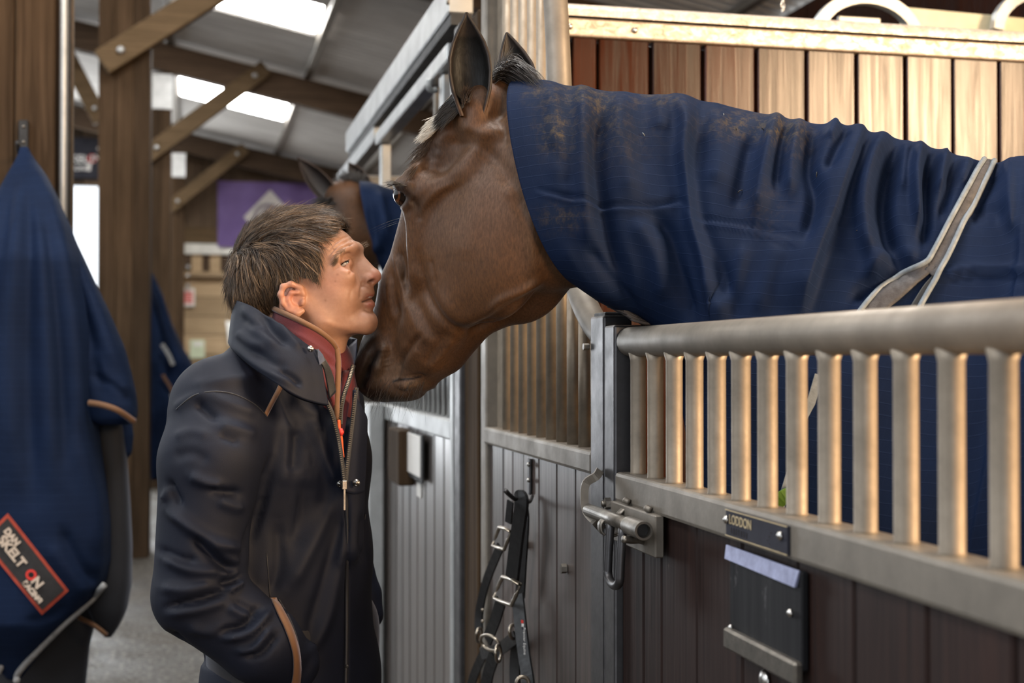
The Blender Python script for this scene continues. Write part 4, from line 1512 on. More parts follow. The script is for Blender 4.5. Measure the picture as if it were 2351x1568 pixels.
jaw = np.clip(blob(hpx, hpy, 990, 800, 50, 40) * .45 + blob(hpx, hpy, 1200, 700, 90, 40) * .3, 0, 1)
cheek = blob(hpx, hpy, 1100, 560, 120, 120) * .22
for msk, c in ((muz, dark * 1.3), (eyes * .85, dark), (top, dark * 2), (jaw, dark * 2.5), (cheek, np.array([.085, .042, .021]))):
    colr = colr * (1 - msk[:, None]) + c * msk[:, None]
colr = colr * (1 - tan_[:, None] * .8) + np.array([.110, .074, .052]) * tan_[:, None] * .8
for _ln, _w in (([(868, 808), (857, 832), (842, 862), (830, 888)], 7.0), ([(966, 864), (945, 870), (915, 872), (902, 876)], 3.0)):
    _d, _t, _s = seg_dist(hpx, hpy, _ln)
    _k = np.exp(-(_d / _w) ** 2)[:, None] * (hl > 0)[:, None]
    colr = colr * (1 - _k) + np.array([.003, .0025, .0022]) * _k
star = np.clip(blob(hpx, hpy, 990, 288, 24, 24) * 2.4 - .5, 0, 1) * (hl < .06)
colr = colr * (1 - star[:, None]) + np.array([.60, .55, .48]) * star[:, None]

horse = empty('horse', (1.6, 1.7, 0), 'bay horse wearing a navy rug, leaning its head over the door', 'horse')


# ---------------------------------------------------------------- ears (part of the body mesh)
def ear_geo(base, tip, side, opening, w, cup=.9, n=22, m=17, th=.005, bend=(0, 0, 0), prof=None):
    base, tip = pnt(base), pnt(tip)
    ax = tip - base; Ln = np.linalg.norm(ax); ax /= Ln
    side = pnt(side); side -= ax * side.dot(ax); side /= np.linalg.norm(side)
    op = np.cross(side, ax)
    if op.dot(opening) < 0: op = -op
    prof = prof or [(0, .62), (.12, .78), (.3, .97), (.45, 1.0), (.62, .86), (.8, .55), (.92, .24), (1, .03)]
    ps = np.array(prof)
    V = []
    for layer in (0, 1):
        for i in range(n):
            s = i / (n - 1)
            ww = w / 2 * np.interp(s, ps[:, 0], ps[:, 1])
            c = base + ax * Ln * s + pnt(bend) * (s * s)
            amax = math.radians(118 - 45 * s)
            for j in range(m):
                a = (j / (m - 1) * 2 - 1) * amax
                rr = ww - layer * th * (1 if ww > th else .5)
                xo = rr * math.sin(a) / max(math.sin(min(amax, math.pi / 2)), .01)
                V.append(c + side * xo - op * (rr * cup * math.cos(a)))
    Fc = []
    for layer in (0, 1):
        o = layer * n * m
        for i in range(n - 1):
            for j in range(m - 1):
                q = (o + i * m + j, o + i * m + j + 1, o + (i + 1) * m + j + 1, o + (i + 1) * m + j)
                Fc.append(q if layer == 0 else q[::-1])
    o = n * m
    for i in range(n - 1):
        Fc.append((i * m, (i + 1) * m, o + (i + 1) * m, o + i * m))
        Fc.append(((i + 1) * m + m - 1, i * m + m - 1, o + i * m + m - 1, o + (i + 1) * m + m - 1))
    inner = np.array([False] * (n * m) + [True] * (n * m))
    rim = np.array([min(j, m - 1 - j) for layer in (0, 1) for i in range(n) for j in range(m)])
    ss = np.array([i / (n - 1) for layer in (0, 1) for i in range(n) for j in range(m)])
    return np.array(V), Fc, inner, rim, ss


TOCAM = -_h
e1 = ear_geo(H(1086, 266, .074), H(1071, 28, .085), C_R, TOCAM * .9 - C_R * .30, .070, .85, bend=-C_R * .0 + _h * .0,
             prof=[(0, .58), (.10, .72), (.25, .92), (.42, 1.0), (.58, .95), (.72, .76), (.84, .48), (.93, .24), (1, .06)])
e2 = ear_geo(H(1205, 236, -.066), H(1163, 74, -.066), C_R, TOCAM * .7 - C_R * .6, .064, .75,
             prof=[(0, .6), (.12, .85), (.3, 1.0), (.5, .95), (.7, .70), (.85, .42), (.95, .2), (1, .06)])
parts = [(HV, [tuple(q) for q in HQ.tolist()])]
cols = [colr]
for e in (e1, e2):
    V, Fc, inner, rim, ss = e
    parts.append((V, Fc))
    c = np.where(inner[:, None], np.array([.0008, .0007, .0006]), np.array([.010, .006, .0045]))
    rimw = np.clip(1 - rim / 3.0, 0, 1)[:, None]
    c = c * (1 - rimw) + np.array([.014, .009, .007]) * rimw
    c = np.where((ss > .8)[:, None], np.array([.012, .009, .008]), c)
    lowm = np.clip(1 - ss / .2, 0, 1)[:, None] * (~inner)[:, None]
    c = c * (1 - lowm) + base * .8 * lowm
    cols.append(c)

# ---------------------------------------------------------------- trunk and legs under the rug (coarse)
ts = Sdf((.55, .2, -.02), (2.9, 2.55, 1.95), .016)
AXD = np.array([.917, -.4, 0]); SIDE = np.array([-.4, -.917, 0])
W0 = P(2250, 470, 2.09)
ts.cone(P(1580, 540, 2.18), P(1900, 680, 2.15), .100, .15, .04, 'add', SIDE, .36)
ts.cone(P(1900, 660, 2.13), P(2250, 880, 2.10), .17, .23, .05, 'add', SIDE, .6)
bc = P(2250, 880, 2.10)
ts.cone(bc, bc + AXD * .95, .23, .26, .05, 'add', SIDE, .85)
ts.cone(bc + AXD * .95, bc + AXD * 1.15 + np.array([0, 0, .08]), .25, .24, .05, 'add', SIDE, .9)
for along, lat, z0, hind in ((-.05, .13, 1.1, 0), (-.10, -.13, 1.1, 0), (1.12, .13, 1.15, 1), (1.06, -.13, 1.15, 1)):
    b0 = np.array([bc[0], bc[1], 0]) + AXD * along + SIDE * lat
    if not hind:
        pts = [b0 + (0, 0, z0), b0 + (0, 0, .78), b0 + (0, 0, .48), b0 + (0, 0, .16), b0 - AXD * .05 + (0, 0, .10), b0 - AXD * .07 + (0, 0, .078)]
        rs = [.13, .075, .045, .035, .045, .055]
    else:
        pts = [b0 + (0, 0, z0), b0 - AXD * .06 + (0, 0, .85), b0 + AXD * .12 + (0, 0, .55), b0 + AXD * .10 + (0, 0, .18), b0 + AXD * .04 + (0, 0, .10), b0 + AXD * .02 + (0, 0, .078)]
        rs = [.20, .13, .055, .036, .045, .055]
    ts.chain(pts, rs, .05)
TV, TQ = ts.mesh(2)
del ts
parts.append((TV, [tuple(q) for q in TQ.tolist()]))
cols.append(np.where((TV[:, 2] < .6)[:, None], dark, base))
BV, BF = merge_geo(parts)
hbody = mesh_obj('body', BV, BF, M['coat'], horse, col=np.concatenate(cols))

# eyes
for q in (EYE, mir(EYE)):
    s_ = np.sign(np.dot(q - HP0, LAT))
    a = np.linspace(0, math.pi, 17)
    out = LAT * s_ * .80 - (C_R * .55 if s_ > 0 else -C_R * .1) + np.array([0, 0, -.1]); out /= np.linalg.norm(out)
    pts = [q + out * .0225 * math.cos(t) for t in a]
    V, Fc = tube_geo(pts, [max(.0225 * math.sin(t), .0002) for t in a], 24)
    # pupil band dark, iris amber ring, dark sclera
    ang = np.arccos(np.clip(((np.array(V) - q) @ out) / .0225, -1, 1))
    eb = mesh_obj('eye', V, Fc, None, horse, mats=[M['horse_eye'], M['iris_amber']],
                  fmat=[1 if .42 < ang[list(f)].mean() < .66 and len(f) == 4 else 0 for f in Fc])

# ---------------------------------------------------------------- forelock, poll hair, lashes, whiskers
bvh_h = BVHTree.FromPolygons([tuple(v) for v in HV], HQ.tolist())


def on_head(px, py, back=0.0):
    r = ray(px, py); r = r / np.linalg.norm(r)
    loc, nrm, idx, dist = bvh_h.ray_cast(Vector(C_O), Vector(r))
    return None if loc is None else np.array(loc) - r * back


def tuft(name, n, root_line, root_l, tip_line, tip_l, jit, rad, mat, seg=6, lift=.02):
    """hair running from a root line to a tip line (pixel polylines with lateral offset)"""
    rl = smooth_path(root_line, 8) if len(root_line) > 2 else np.array(root_line, float)
    tl = smooth_path(tip_line, 8) if len(tip_line) > 2 else np.array(tip_line, float)
    C = np.zeros((n, seg + 1, 3))
    for i in range(n):
        u = RNG.rand()
        a = np.array([np.interp(u, np.linspace(0, 1, len(rl)), rl[:, k]) for k in (0, 1)]) + RNG.normal(0, jit * .6, 2)
        b = np.array([np.interp(u, np.linspace(0, 1, len(tl)), tl[:, k]) for k in (0, 1)]) + RNG.normal(0, jit, 2)
        la = root_l[0] + (root_l[1] - root_l[0]) * RNG.rand(); lb = tip_l[0] + (tip_l[1] - tip_l[0]) * RNG.rand()
        A, B = H(a[0], a[1], la), H(b[0], b[1], lb)
        B = A + (B - A) * (.65 + .5 * RNG.rand())
        up = np.array([0, 0, 1.0]) * lift * (.5 + RNG.rand()) - C_R * lift * .4 * RNG.rand()
        t = np.linspace(0, 1, seg + 1)[:, None]
        C[i] = A + (B - A) * t + up * (4 * t * (1 - t)) + RNG.normal(0, .0012, (1, 3)) * t
    V, Q = strand_tubes(C, np.full(n, rad))
    return mesh_obj(name, V, Q, M[mat], horse)


def surf_hair(name, n, poly, d0, ln, rad, mat, lift=.35, bend=(0, 0, -.15), jit=.12):
    """hair rooted on the visible surface inside a pixel polygon; d0 = direction in the picture plane"""
    poly = np.array(poly, float); roots, dirs = [], []
    while len(roots) < n:
        q = poly.min(0) + RNG.rand(2) * (poly.max(0) - poly.min(0))
        if not in_poly(q[:1], q[1:], poly)[0]: continue
        r = ray(q[0], q[1]); r = r / np.linalg.norm(r)
        loc, nrm, ii, dd = bvh_h.ray_cast(Vector(C_O), Vector(r))
        if loc is None:
            n -= 1
            continue
        roots.append(np.array(loc)); dirs.append(C_R * d0[0] - np.array([0, 0, 1.0]) * d0[1] + np.array(nrm) * lift)
    V, Q = strands_geo(roots, dirs, RNG.uniform(ln[0], ln[1], len(roots)), rad, 6, np.array(bend), jit)
    return tag(mesh_obj(name, V, Q, M[mat], horse), kind='stuff')


surf_hair('forelock', 1300, [(1070, 190), (1066, 245), (1045, 268), (1024, 272), (1020, 256), (1034, 228)], (-.72, .70), (.014, .032), .0010, 'mane', .16, jit=.08)
surf_hair('forelock', 200, [(1000, 300), (985, 345), (955, 390), (945, 395), (965, 330)], (-.52, .85), (.015, .04), .0004, 'brown_hair', .35)
surf_hair('star_hair', 900, [(1006, 262), (1012, 290), (988, 316), (972, 310), (982, 280)], (-.75, .66), (.010, .024), .0009, 'white_hair', .35)
tag(tuft('mane', 1500, [(1128, 190), (1145, 165), (1165, 150)], (-.035, .035), [(1190, 215), (1225, 205), (1240, 190)], (-.035, .03), 7, .0009, 'mane', lift=.014), kind='stuff')
tag(tuft('mane', 240, [(1135, 185), (1165, 165)], (-.01, .03), [(1158, 125), (1180, 135)], (-.03, .03), 9, .0004, 'mane', lift=.004), kind='stuff')
# ear hair
tag(tuft('ear_hair', 160, [(1062, 235), (1075, 232)], (.07, .09), [(1062, 200), (1085, 205)], (.085, .10), 5, .0005, 'brown_hair', lift=.002), kind='stuff')
# lashes
roots, dirs = [], []
for i in range(60):
    u = RNG.rand()
    q = np.array([H(906, 424, .098), H(918, 419, .108), H(934, 427, .108)])
    p = q[0] + (q[1] - q[0]) * u * 2 if u < .5 else q[1] + (q[2] - q[1]) * (u * 2 - 1)
    roots.append(p); dirs.append(-C_R * 1.0 + LAT * .5 + np.array([0, 0, -.25 + .4 * RNG.rand()]))
V, Q = strands_geo(roots, dirs, RNG.uniform(.012, .026, 60), .0006, 4, np.array([0, 0, -.1]), .15)
tag(mesh_obj('eyelashes', V, Q, M['mane'], horse), kind='stuff')
# long whiskers around muzzle, chin and eye
roots, dirs, ln = [], [], []
for i in range(80):
    px = RNG.uniform(845, 985); py = RNG.uniform(870, 915)
    p = on_head(px, py)
    if p is None: continue
    roots.append(p); dirs.append(np.array([0, 0, -1.0]) + C_R * RNG.normal(-.15, .3) + LAT * RNG.uniform(0, .5)); ln.append(RNG.uniform(.015, .06))
for px, py in ((915, 500), (918, 505), (914, 510), (912, 498), (925, 385), (928, 380), (930, 383)):
    p = on_head(px + 6, py)
    if p is None: continue
    roots.append(p); dirs.append(-C_R + np.array([0, 0, -.35 if py > 450 else .1]) + LAT * .4); ln.append(RNG.uniform(.045, .07))
V, Q = strands_geo(roots, dirs, ln, .00026, 6, np.array([0, 0, -.15]), .05)
tag(mesh_obj('whiskers', V, Q, M['mane'], horse), kind='stuff')
# ================================================================== the rug on the bay horse
ST = [  # top px, bottom px, depth top, depth bottom, half width
    ((1188, 186), (1343, 662), 2.150, 2.100, .090),
    ((1240, 184), (1370, 684), 2.145, 2.100, .096),
    ((1300, 198), (1410, 712), 2.145, 2.105, .102),
    ((1420, 214), (1490, 752), 2.150, 2.120, .108),
    ((1570, 226), (1545, 850), 2.150, 2.130, .122),
    ((1740, 261), (1575, 1000), 2.140, 2.130, .145),
    ((1900, 290), (1600, 1200), 2.120, 2.120, .175),
    ((2030, 312), (1660, 1430), 2.105, 2.110, .205),
    ((2140, 342), (1760, 1580), 2.095, 2.100, .235),
    ((2265, 376), (1900, 1640), 2.085, 2.090, .262),
    ((2351, 362), (2100, 1650), 2.070, 2.080, .285),
    ((2500, 352), (2350, 1650), 2.030, 2.040, .31),
    ((2900, 356), (2850, 1650), 1.930, 1.940, .33),
    ((3500, 380), (3450, 1650), 1.800, 1.810, .34),
    ((4000, 460), (4000, 1600), 1.700, 1.710, .30)]
Tp = np.array([P(*s[0], s[2]) for s in ST]); Bp = np.array([P(*s[1], s[3]) for s in ST]); Wd = np.array([[s[4], 0] for s in ST])
par = np.linspace(0, 1, len(ST))
NS = [10, 10, 22, 26, 30, 30, 26, 24, 24, 20, 14, 10, 8, 6]


def resamp(A):
    p = np.vstack([2 * A[0] - A[1], A, 2 * A[-1] - A[-2]])
    out = []
    for i in range(1, len(p) - 2):
        n = int(NS[i - 1] * 1.5)
        for k in range(n):
            t = k / n
            a, b, c, d = p[i - 1], p[i], p[i + 1], p[i + 2]
            out.append(.5 * (2 * b + (c - a) * t + (2 * a - 5 * b + 4 * c - d) * t * t + (3 * b - a - 3 * c + d) * t ** 3))
    out.append(A[-1])
    return np.array(out)


T_, B_, W_ = resamp(Tp), resamp(Bp), resamp(Wd)[:, 0]
nS = len(T_)
NTH = 200
# dense on the near side, sparse on the far side
th = np.concatenate([np.linspace(0, math.pi, 150, endpoint=False), np.linspace(math.pi, 2 * math.pi, 50, endpoint=False)])
RV = np.zeros((nS, NTH, 3)); UV = np.zeros((nS, NTH, 2))
uacc = 0.0
for i in range(nS):
    C = (T_[i] + B_[i]) / 2; A = (T_[i] - B_[i]) / 2
    j = min(max(i, 1), nS - 2)
    mid = (T_ + B_) / 2
    d = mid[j + 1] - mid[j - 1]; d[2] = 0; d /= np.linalg.norm(d)
    sd = np.array([d[1], -d[0], 0])
    if sd.dot(TOCAM) < 0: sd = -sd
    bl = np.clip(1 - i / 40.0, 0, 1)
    sd = sd * (1 - bl) + LAT * bl; sd /= np.linalg.norm(sd)
    c, s = np.cos(th), np.sin(th)
    wprof = np.sign(s) * np.abs(s) ** .85 * (1 - .22 * c)
    RV[i] = C + A[None] * c[:, None] + sd[None] * (W_[i] * wprof)[:, None]
    if i: uacc += np.linalg.norm((RV[i, 60] - RV[i - 1, 60]))
    seg = np.linalg.norm(np.diff(RV[i], axis=0), axis=1)
    UV[i, :, 0] = uacc; UV[i, 1:, 1] = np.cumsum(seg)
idx = np.arange(nS * NTH).reshape(nS, NTH)
RQ = np.stack([idx[:-1, :], np.roll(idx, -1, 1)[:-1, :], np.roll(idx, -1, 1)[1:, :], idx[1:, :]], -1).reshape(-1, 4)
RV = RV.reshape(-1, 3); UV = UV.reshape(-1, 2)
if (vnormals(RV, RQ) * (RV - RV.mean(0))).sum(1).mean() < 0: RQ = RQ[:, ::-1]
RUGF = [
    ([(1262, 186), (1275, 300), (1290, 430)], .005, 22), ([(1335, 196), (1336, 306), (1340, 450), (1352, 560)], .010, 16, 26),
    ([(1400, 232), (1374, 320), (1378, 430), (1402, 560), (1440, 670)], -.012, 20), ([(1430, 214), (1418, 260), (1430, 360), (1450, 460)], .007, 26),
    ([(1480, 222), (1475, 300), (1480, 400)], -.004, 20), ([(1520, 222), (1515, 300)], .005, 18),
    ([(1552, 225), (1573, 286), (1568, 357), (1580, 434), (1590, 510), (1623, 612), (1644, 735)], .016, 16, 34),
    ([(1610, 250), (1600, 320), (1596, 420), (1612, 520), (1660, 640), (1690, 730)], -.012, 22),
    ([(1640, 250), (1650, 340), (1640, 430)], .006, 26), ([(1500, 490), (1540, 540), (1560, 620), (1590, 740)], -.010, 18), ([(1450, 500), (1500, 580), (1530, 690)], .007, 24),
    ([(1786, 262), (1765, 326), (1750, 400), (1735, 500)], .012, 15, 24), ([(1725, 310), (1712, 370), (1690, 480)], -.007, 18),
    ([(1805, 280), (1790, 340), (1780, 430)], -.008, 12), ([(1838, 276), (1820, 357), (1812, 450)], .009, 14),
    ([(1868, 300), (1858, 383), (1872, 460), (1850, 560)], -.015, 17), ([(1790, 560), (1760, 640), (1740, 720)], .006, 24), ([(1710, 560), (1690, 650), (1650, 735)], .006, 18),
    ([(1980, 290), (1962, 357), (1935, 434), (1914, 500), (1889, 561), (1863, 638), (1838, 725)], .019, 60, 13),
    ([(2030, 310), (2000, 375), (1982, 450), (1984, 530), (2006, 605)], .015, 16, 22), ([(2062, 325), (2040, 400), (2030, 480), (2045, 560), (2090, 625)], -.018, 20),
    ([(1945, 300), (1925, 345), (1900, 400)], -.010, 14), ([(1918, 288), (1900, 330)], .008, 14),
    ([(2113, 332), (2100, 400), (2106, 470), (2112, 520)], .015, 12, 16), ([(2080, 325), (2072, 380), (2070, 440)], .006, 12), ([(2140, 350), (2128, 440), (2122, 560)], -.014, 13),
    ([(2170, 346), (2160, 400), (2155, 440)], .010, 11), ([(2195, 362), (2178, 430), (2160, 500)], -.008, 11), ([(2222, 366), (2205, 420)], .006, 11),
    ([(1990, 640), (2030, 590), (2075, 585), (2095, 610)], .010, 20), ([(1960, 690), (2010, 650), (2080, 630)], -.010, 16),
    ([(1236, 434), (1333, 457), (1400, 468), (1500, 470), (1560, 461), (1583, 490)], -.0045, 6), ([(1236, 444), (1333, 468), (1400, 480), (1500, 481), (1560, 472)], .003, 6),
    ([(1600, 500), (1700, 513), (1780, 535), (1860, 560)], -.004, 6), ([(1600, 511), (1700, 524), (1780, 546), (1860, 571)], .003, 6), ([(1900, 515), (1960, 520), (1985, 530)], -.003, 6),
    ([(2150, 632), (2250, 618), (2400, 624)], .005, 9), ([(2150, 646), (2250, 632), (2400, 638)], -.004, 9),
    ([(2330, 365), (2318, 450), (2330, 540)], .010, 22), ([(2225, 500), (2270, 480), (2310, 500)], -.006, 20), ([(2290, 390), (2270, 430), (2235, 480)], -.007, 14),
    ([(1290, 560), (1340, 640), (1400, 700)], .004, 16), ([(1350, 560), (1400, 640), (1470, 720)], -.006, 16), ([(1260, 330), (1290, 380), (1300, 430)], -.004, 18)]
RV = folds(RV, RQ, [(r[0], r[1] * (1.55 if abs(r[1]) > .0047 else 1.0)) + tuple(r[2:]) for r in RUGF])
rpx, rpy, rdp = project(RV)
near = (RV - (T_.mean(0) + B_.mean(0)) / 2) @ TOCAM
dirt = np.clip(blob(rpx, rpy, 1275, 300, 38, 48) * .9 + blob(rpx, rpy, 1330, 215, 55, 40) * .8 + blob(rpx, rpy, 1395, 250, 30, 45) * .7 + blob(rpx, rpy, 1510, 225, 60, 22) * .7
               + blob(rpx, rpy, 1720, 285, 90, 32) * .95 + blob(rpx, rpy, 1800, 275, 40, 40) * .9 + blob(rpx, rpy, 1830, 310, 50, 50) * .4 + blob(rpx, rpy, 1290, 500, 50, 30) * .6 + blob(rpx, rpy, 1230, 210, 40, 25) * .6
               + blob(rpx, rpy, 1420, 320, 90, 60) * .25 + blob(rpx, rpy, 1760, 480, 60, 60) * .2, 0, 1)
dirt *= (rdp < 2.3)
gm = in_poly(rpx, rpy, [(2254, 366), (2284, 374), (2205, 520), (2150, 620), (2080, 720), (2060, 720), (1985, 705), (2105, 625), (2150, 600)]) & (rdp < 2.12)
rug_root = mesh_obj('rug', RV, RQ, M['rug'], horse, col=np.stack([dirt, gm * 0.0, dirt * 0], 1), uv=UV)
rug_root['label'] = 'navy ripstop horse rug with gathered neck cover'
mod = rug_root.modifiers.new('thick', 'SOLIDIFY'); mod.thickness = .0035; mod.offset = -1
rug_root.data.materials.append(M['rug_lining']); mod.material_offset = 0; mod.material_offset_rim = 1
bvh_r = BVHTree.FromPolygons([tuple(v) for v in RV], RQ.tolist())


def on_rug(px, py, lift=.002):
    r = ray(px, py); r = r / np.linalg.norm(r)
    loc, nrm, idx, dist = bvh_r.ray_cast(Vector(C_O), Vector(r))
    if loc is None: return None, None
    n = np.array(nrm)
    if n.dot(r) > 0: n = -n
    return np.array(loc) + n * lift, n


def rug_strip(name, left, right, mat, lift=.004, n=40, m=6):
    l = smooth_path(left, 10); r = smooth_path(right, 10)
    V, ok = [], True
    us = np.linspace(0, 1, n)
    for u in us:
        a = [np.interp(u, np.linspace(0, 1, len(l)), l[:, k]) for k in (0, 1)]
        b = [np.interp(u, np.linspace(0, 1, len(r)), r[:, k]) for k in (0, 1)]
        for k in range(m):
            w = k / (m - 1)
            p, nn = on_rug(a[0] * (1 - w) + b[0] * w, a[1] * (1 - w) + b[1] * w, lift)
            if p is None: p = V[-1] if V else P(a[0], a[1], 2.0)
            V.append(p)
    Fc = [(i * m + k, (i + 1) * m + k, (i + 1) * m + k + 1, i * m + k + 1) for i in range(n - 1) for k in range(m - 1)]
    o = mesh_obj(name, V, Fc, M[mat], rug_root)
    s = o.modifiers.new('thick', 'SOLIDIFY'); s.thickness = .003; s.offset = 0
    return o


def rug_pipe(name, line, r, mat, lift=.004):
    l = smooth_path(line, 8)
    pts = []
    for a in l:
        p, nn = on_rug(a[0], a[1], lift)
        if p is not None: pts.append(p)
    pts = np.array(pts)
    pts = pts[np.concatenate([[True], np.linalg.norm(np.diff(pts, axis=0), axis=1) > .001])]
    for _ in range(3): pts[1:-1] = pts[1:-1] * .5 + (pts[:-2] + pts[2:]) * .25
    return tube(name, pts, r, M[mat], rug_root, 8)


rug_strip('webbing_strap', [(2262, 372), (2218, 445), (2180, 520), (2140, 595), (2122, 622)], [(2284, 376), (2240, 465), (2205, 540), (2165, 615), (2146, 640)], 'binding')
rug_strip('webbing_strap', [(2128, 598), (2080, 628), (2030, 662), (1980, 712), (1960, 740)], [(2150, 618), (2108, 652), (2065, 690), (2035, 715), (2015, 745)], 'binding')
rug_strip('gap_shade_strip', [(2146, 628), (2118, 660), (2080, 720), (2060, 750)], [(2150, 636), (2128, 670), (2110, 720), (2095, 750)], 'black', .002)  # black strip laid on the cloth as the shade of the gap
rug_pipe('piping', [(2258, 372), (2240, 398), (2205, 462), (2170, 528), (2140, 585), (2126, 604), (2090, 622), (2040, 652), (1990, 700), (1965, 730)], .0042, 'piping', .005)
rug_pipe('piping', [(2282, 376), (2262, 408), (2225, 480), (2190, 560), (2160, 620), (2135, 665), (2110, 710), (2095, 745)], .0042, 'piping', .005)
# small nicks and bits of straw on the cloth
for i, (px, py, L_) in enumerate(((1480, 313, .006), (1877, 395, .012), (1705, 437, .009), (1967, 530, .008), (1660, 262, .005), (1690, 300, .005), (1755, 300, .006))):
    p, nn = on_rug(px, py, .001)
    if p is None: continue
    d = np.array([RNG.normal(), 0, RNG.normal()]); d /= np.linalg.norm(d)
    tube('loose_thread', [p, p + nn * .002 + d * L_ * .5, p + d * L_], .0008, M['piping'] if i in (0, 4) else M['black'], rug_root, 5)
# torn fringe of webbing under the neck cover, just above the post
for k in range(6):
    a = P(1396 + k * 9, 700 + k * 4, 2.095)
    pts = smooth_path([a, P(1425 + k * 5, 708 + k * 5, 2.085), P(1455 + k * 4, 726 + k * 3, 2.09), P(1480 + k * 3, 744, 2.10)], 4)
    tube('frayed_webbing', pts, .0045 - .0004 * k, M['binding'] if k % 2 else M['black'], rug_root, 6)
# straps hanging inside the door, seen between the bars
for (a, b_, m_) in (((1880, 860), (1790, 1170), 'piping'), ((2060, 790), (2010, 860), 'piping')):
    pts = np.linspace(P(*a, 1.90), P(*b_, 1.90), 12)
    V, Fc = ribbon_geo(pts, TOCAM, .012, .003)
    mesh_obj('hanging_strap', V, Fc, M[m_], rug_root, False)
gn = plain('green_tape', (.08, .17, .015), .6, 0, .2, 50, .2)
V, Fc = ribbon_geo(smooth_path([P(1770, 1165, 1.9), P(1800, 1140, 1.885), P(1835, 1125, 1.885), P(1870, 1105, 1.9)], 4), TOCAM, .02, .004)
mesh_obj('green_buckle_strap', V, Fc, gn, rug_root, False)
# ================================================================== the man
ML = -.14 * C_R - .99 * _h; ML = ML / np.linalg.norm(ML)
MP0 = P(690, 610, 2.255)


def HM(px, py, l=0.0):
    return PPL(px, py, MP0 + ML * l, ML)


def mirm(p):
    p = np.asarray(p, float)
    return p - (ML * (2 * ((p - MP0) @ ML))[..., None] if p.ndim > 1 else ML * (2 * np.dot(p - MP0, ML)))


class Face(Sdf):
    def e(self, px, py, l, dx, dy, rl, rp, rlat, k=.012, op='add'):
        c = HM(px, py, l)
        a = HM(px + dx, py + dy, l) - c; a /= np.linalg.norm(a)
        b = np.cross(ML, a)
        self.ell(c, [a, b, ML], [rl, rp, rlat], k, op)
        if abs(l) > 1e-4: self.ell(mirm(c), [a, b, ML], [rl, rp, rlat], k, op)

    def c(self, a, b, ra, rb, k=.012, op='add', ls=1.0):
        A, B = HM(*a), HM(*b)
        self.cone(A, B, ra, rb, k, op, ML if ls != 1 else None, ls)
        if abs(a[2]) > 1e-4 or abs(b[2]) > 1e-4:
            self.cone(mirm(A), mirm(B), ra, rb, k, op, ML if ls != 1 else None, ls)

    def ch(self, pts, rs, k=.006, op='add'):
        for i in range(len(pts) - 1): self.c(pts[i], pts[i + 1], rs[i], rs[i + 1], k, op)


c0 = HM(690, 640, 0)
fs = Face(c0 - np.array([.17, .15, .20]), c0 + np.array([.19, .15, .17]), .0016)
fs.e(684, 606, 0, 100, -32, .092, .080, .071, .012)               # cranium
fs.e(766, 582, 0, 40, -60, .038, .040, .054, .015)                # forehead
fs.e(772, 650, 0, 48, 170, .066, .043, .054, .015)                # face
fs.e(812, 685, 0, 48, 170, .034, .030, .029, .015)                # mouth mound
fs.e(839, 733, 0, 30, 60, .020, .0175, .020, .010)                # chin
fs.c((702, 695, .050), (738, 738, .043), .018, .018, .014)        # jaw
fs.c((738, 738, .043), (832, 743, .012), .018, .017, .014)
fs.e(752, 672, .034, 30, 60, .050, .042, .026, .02)               # cheek
fs.e(782, 632, .041, 60, 10, .024, .017, .015, .012)              # cheekbone
fs.ch([(819, 571, .0), (808, 569, .018), (788, 576, .038), (772, 592, .050)], [.0075, .0075, .0075, .007], .012)   # brow ridge
fs.c((812, 586, 0), (853, 631, 0), .0118, .0118, .010)            # nose
fs.e(828, 628, .008, 40, 40, .022, .012, .010, .010)
fs.e(860, 634, 0, 30, 30, .0115, .0110, .0110, .006)
fs.e(845, 642, .0125, 40, 10, .0105, .0085, .0065, .005)          # wings
fs.c((852, 648, 0), (840, 660, 0), .0065, .008, .006)
fs.e(853, 646, .0125, 30, -10, .0070, .0034, .0062, .003, 'sub')    # nostrils
fs.e(801, 603, .036, 20, 30, .0140, .0115, .0120, .010, 'sub')    # eye sockets
fs.e(843, 671, 0, 10, 30, .0125, .0118, .020, .006)                # upper lip
fs.e(847, 699, 0, 10, 30, .0095, .0098, .018, .004)                # lower lip
fs.ch([(832, 693, .0235), (846, 688, .014), (862, 684, .002), (872, 682, .0)], [.0022, .0042, .0052, .006], .0025, 'sub')
fs.c((690, 700, 0), (652, 850, 0), .054, .058, .02, ls=.95)       # neck
fs.c((752, 735, 0), (718, 850, 0), .040, .046, .02)
fs.e(668, 740, .036, 20, 80, .055, .022, .018, .02)               # neck muscle
# ear
fs.e(671, 687, .068, 16, -30, .0285, .0190, .0105, .006)
EARP = [(696, 676, .072), (688, 660, .076), (668, 652, .083), (650, 658, .087), (644, 676, .088), (650, 696, .085), (664, 710, .080), (682, 719, .076), (693, 714, .073)]
fs.ch(EARP, [.0042, .0046, .0046, .0046, .0046, .0046, .005, .0062, .005], .004)
fs.e(668, 690, .0925, 10, -26, .0165, .0100, .0095, .006, 'sub')
fs.ch([(684, 672, .079), (668, 672, .082), (660, 686, .082), (668, 702, .080), (682, 706, .077)], [.003, .0036, .004, .0036, .003], .004)
fs.e(681, 693, .0845, 8, -20, .0080, .0060, .0075, .004, 'sub')
fs.e(695, 694, .074, 6, -20, .0065, .004, .004, .004)
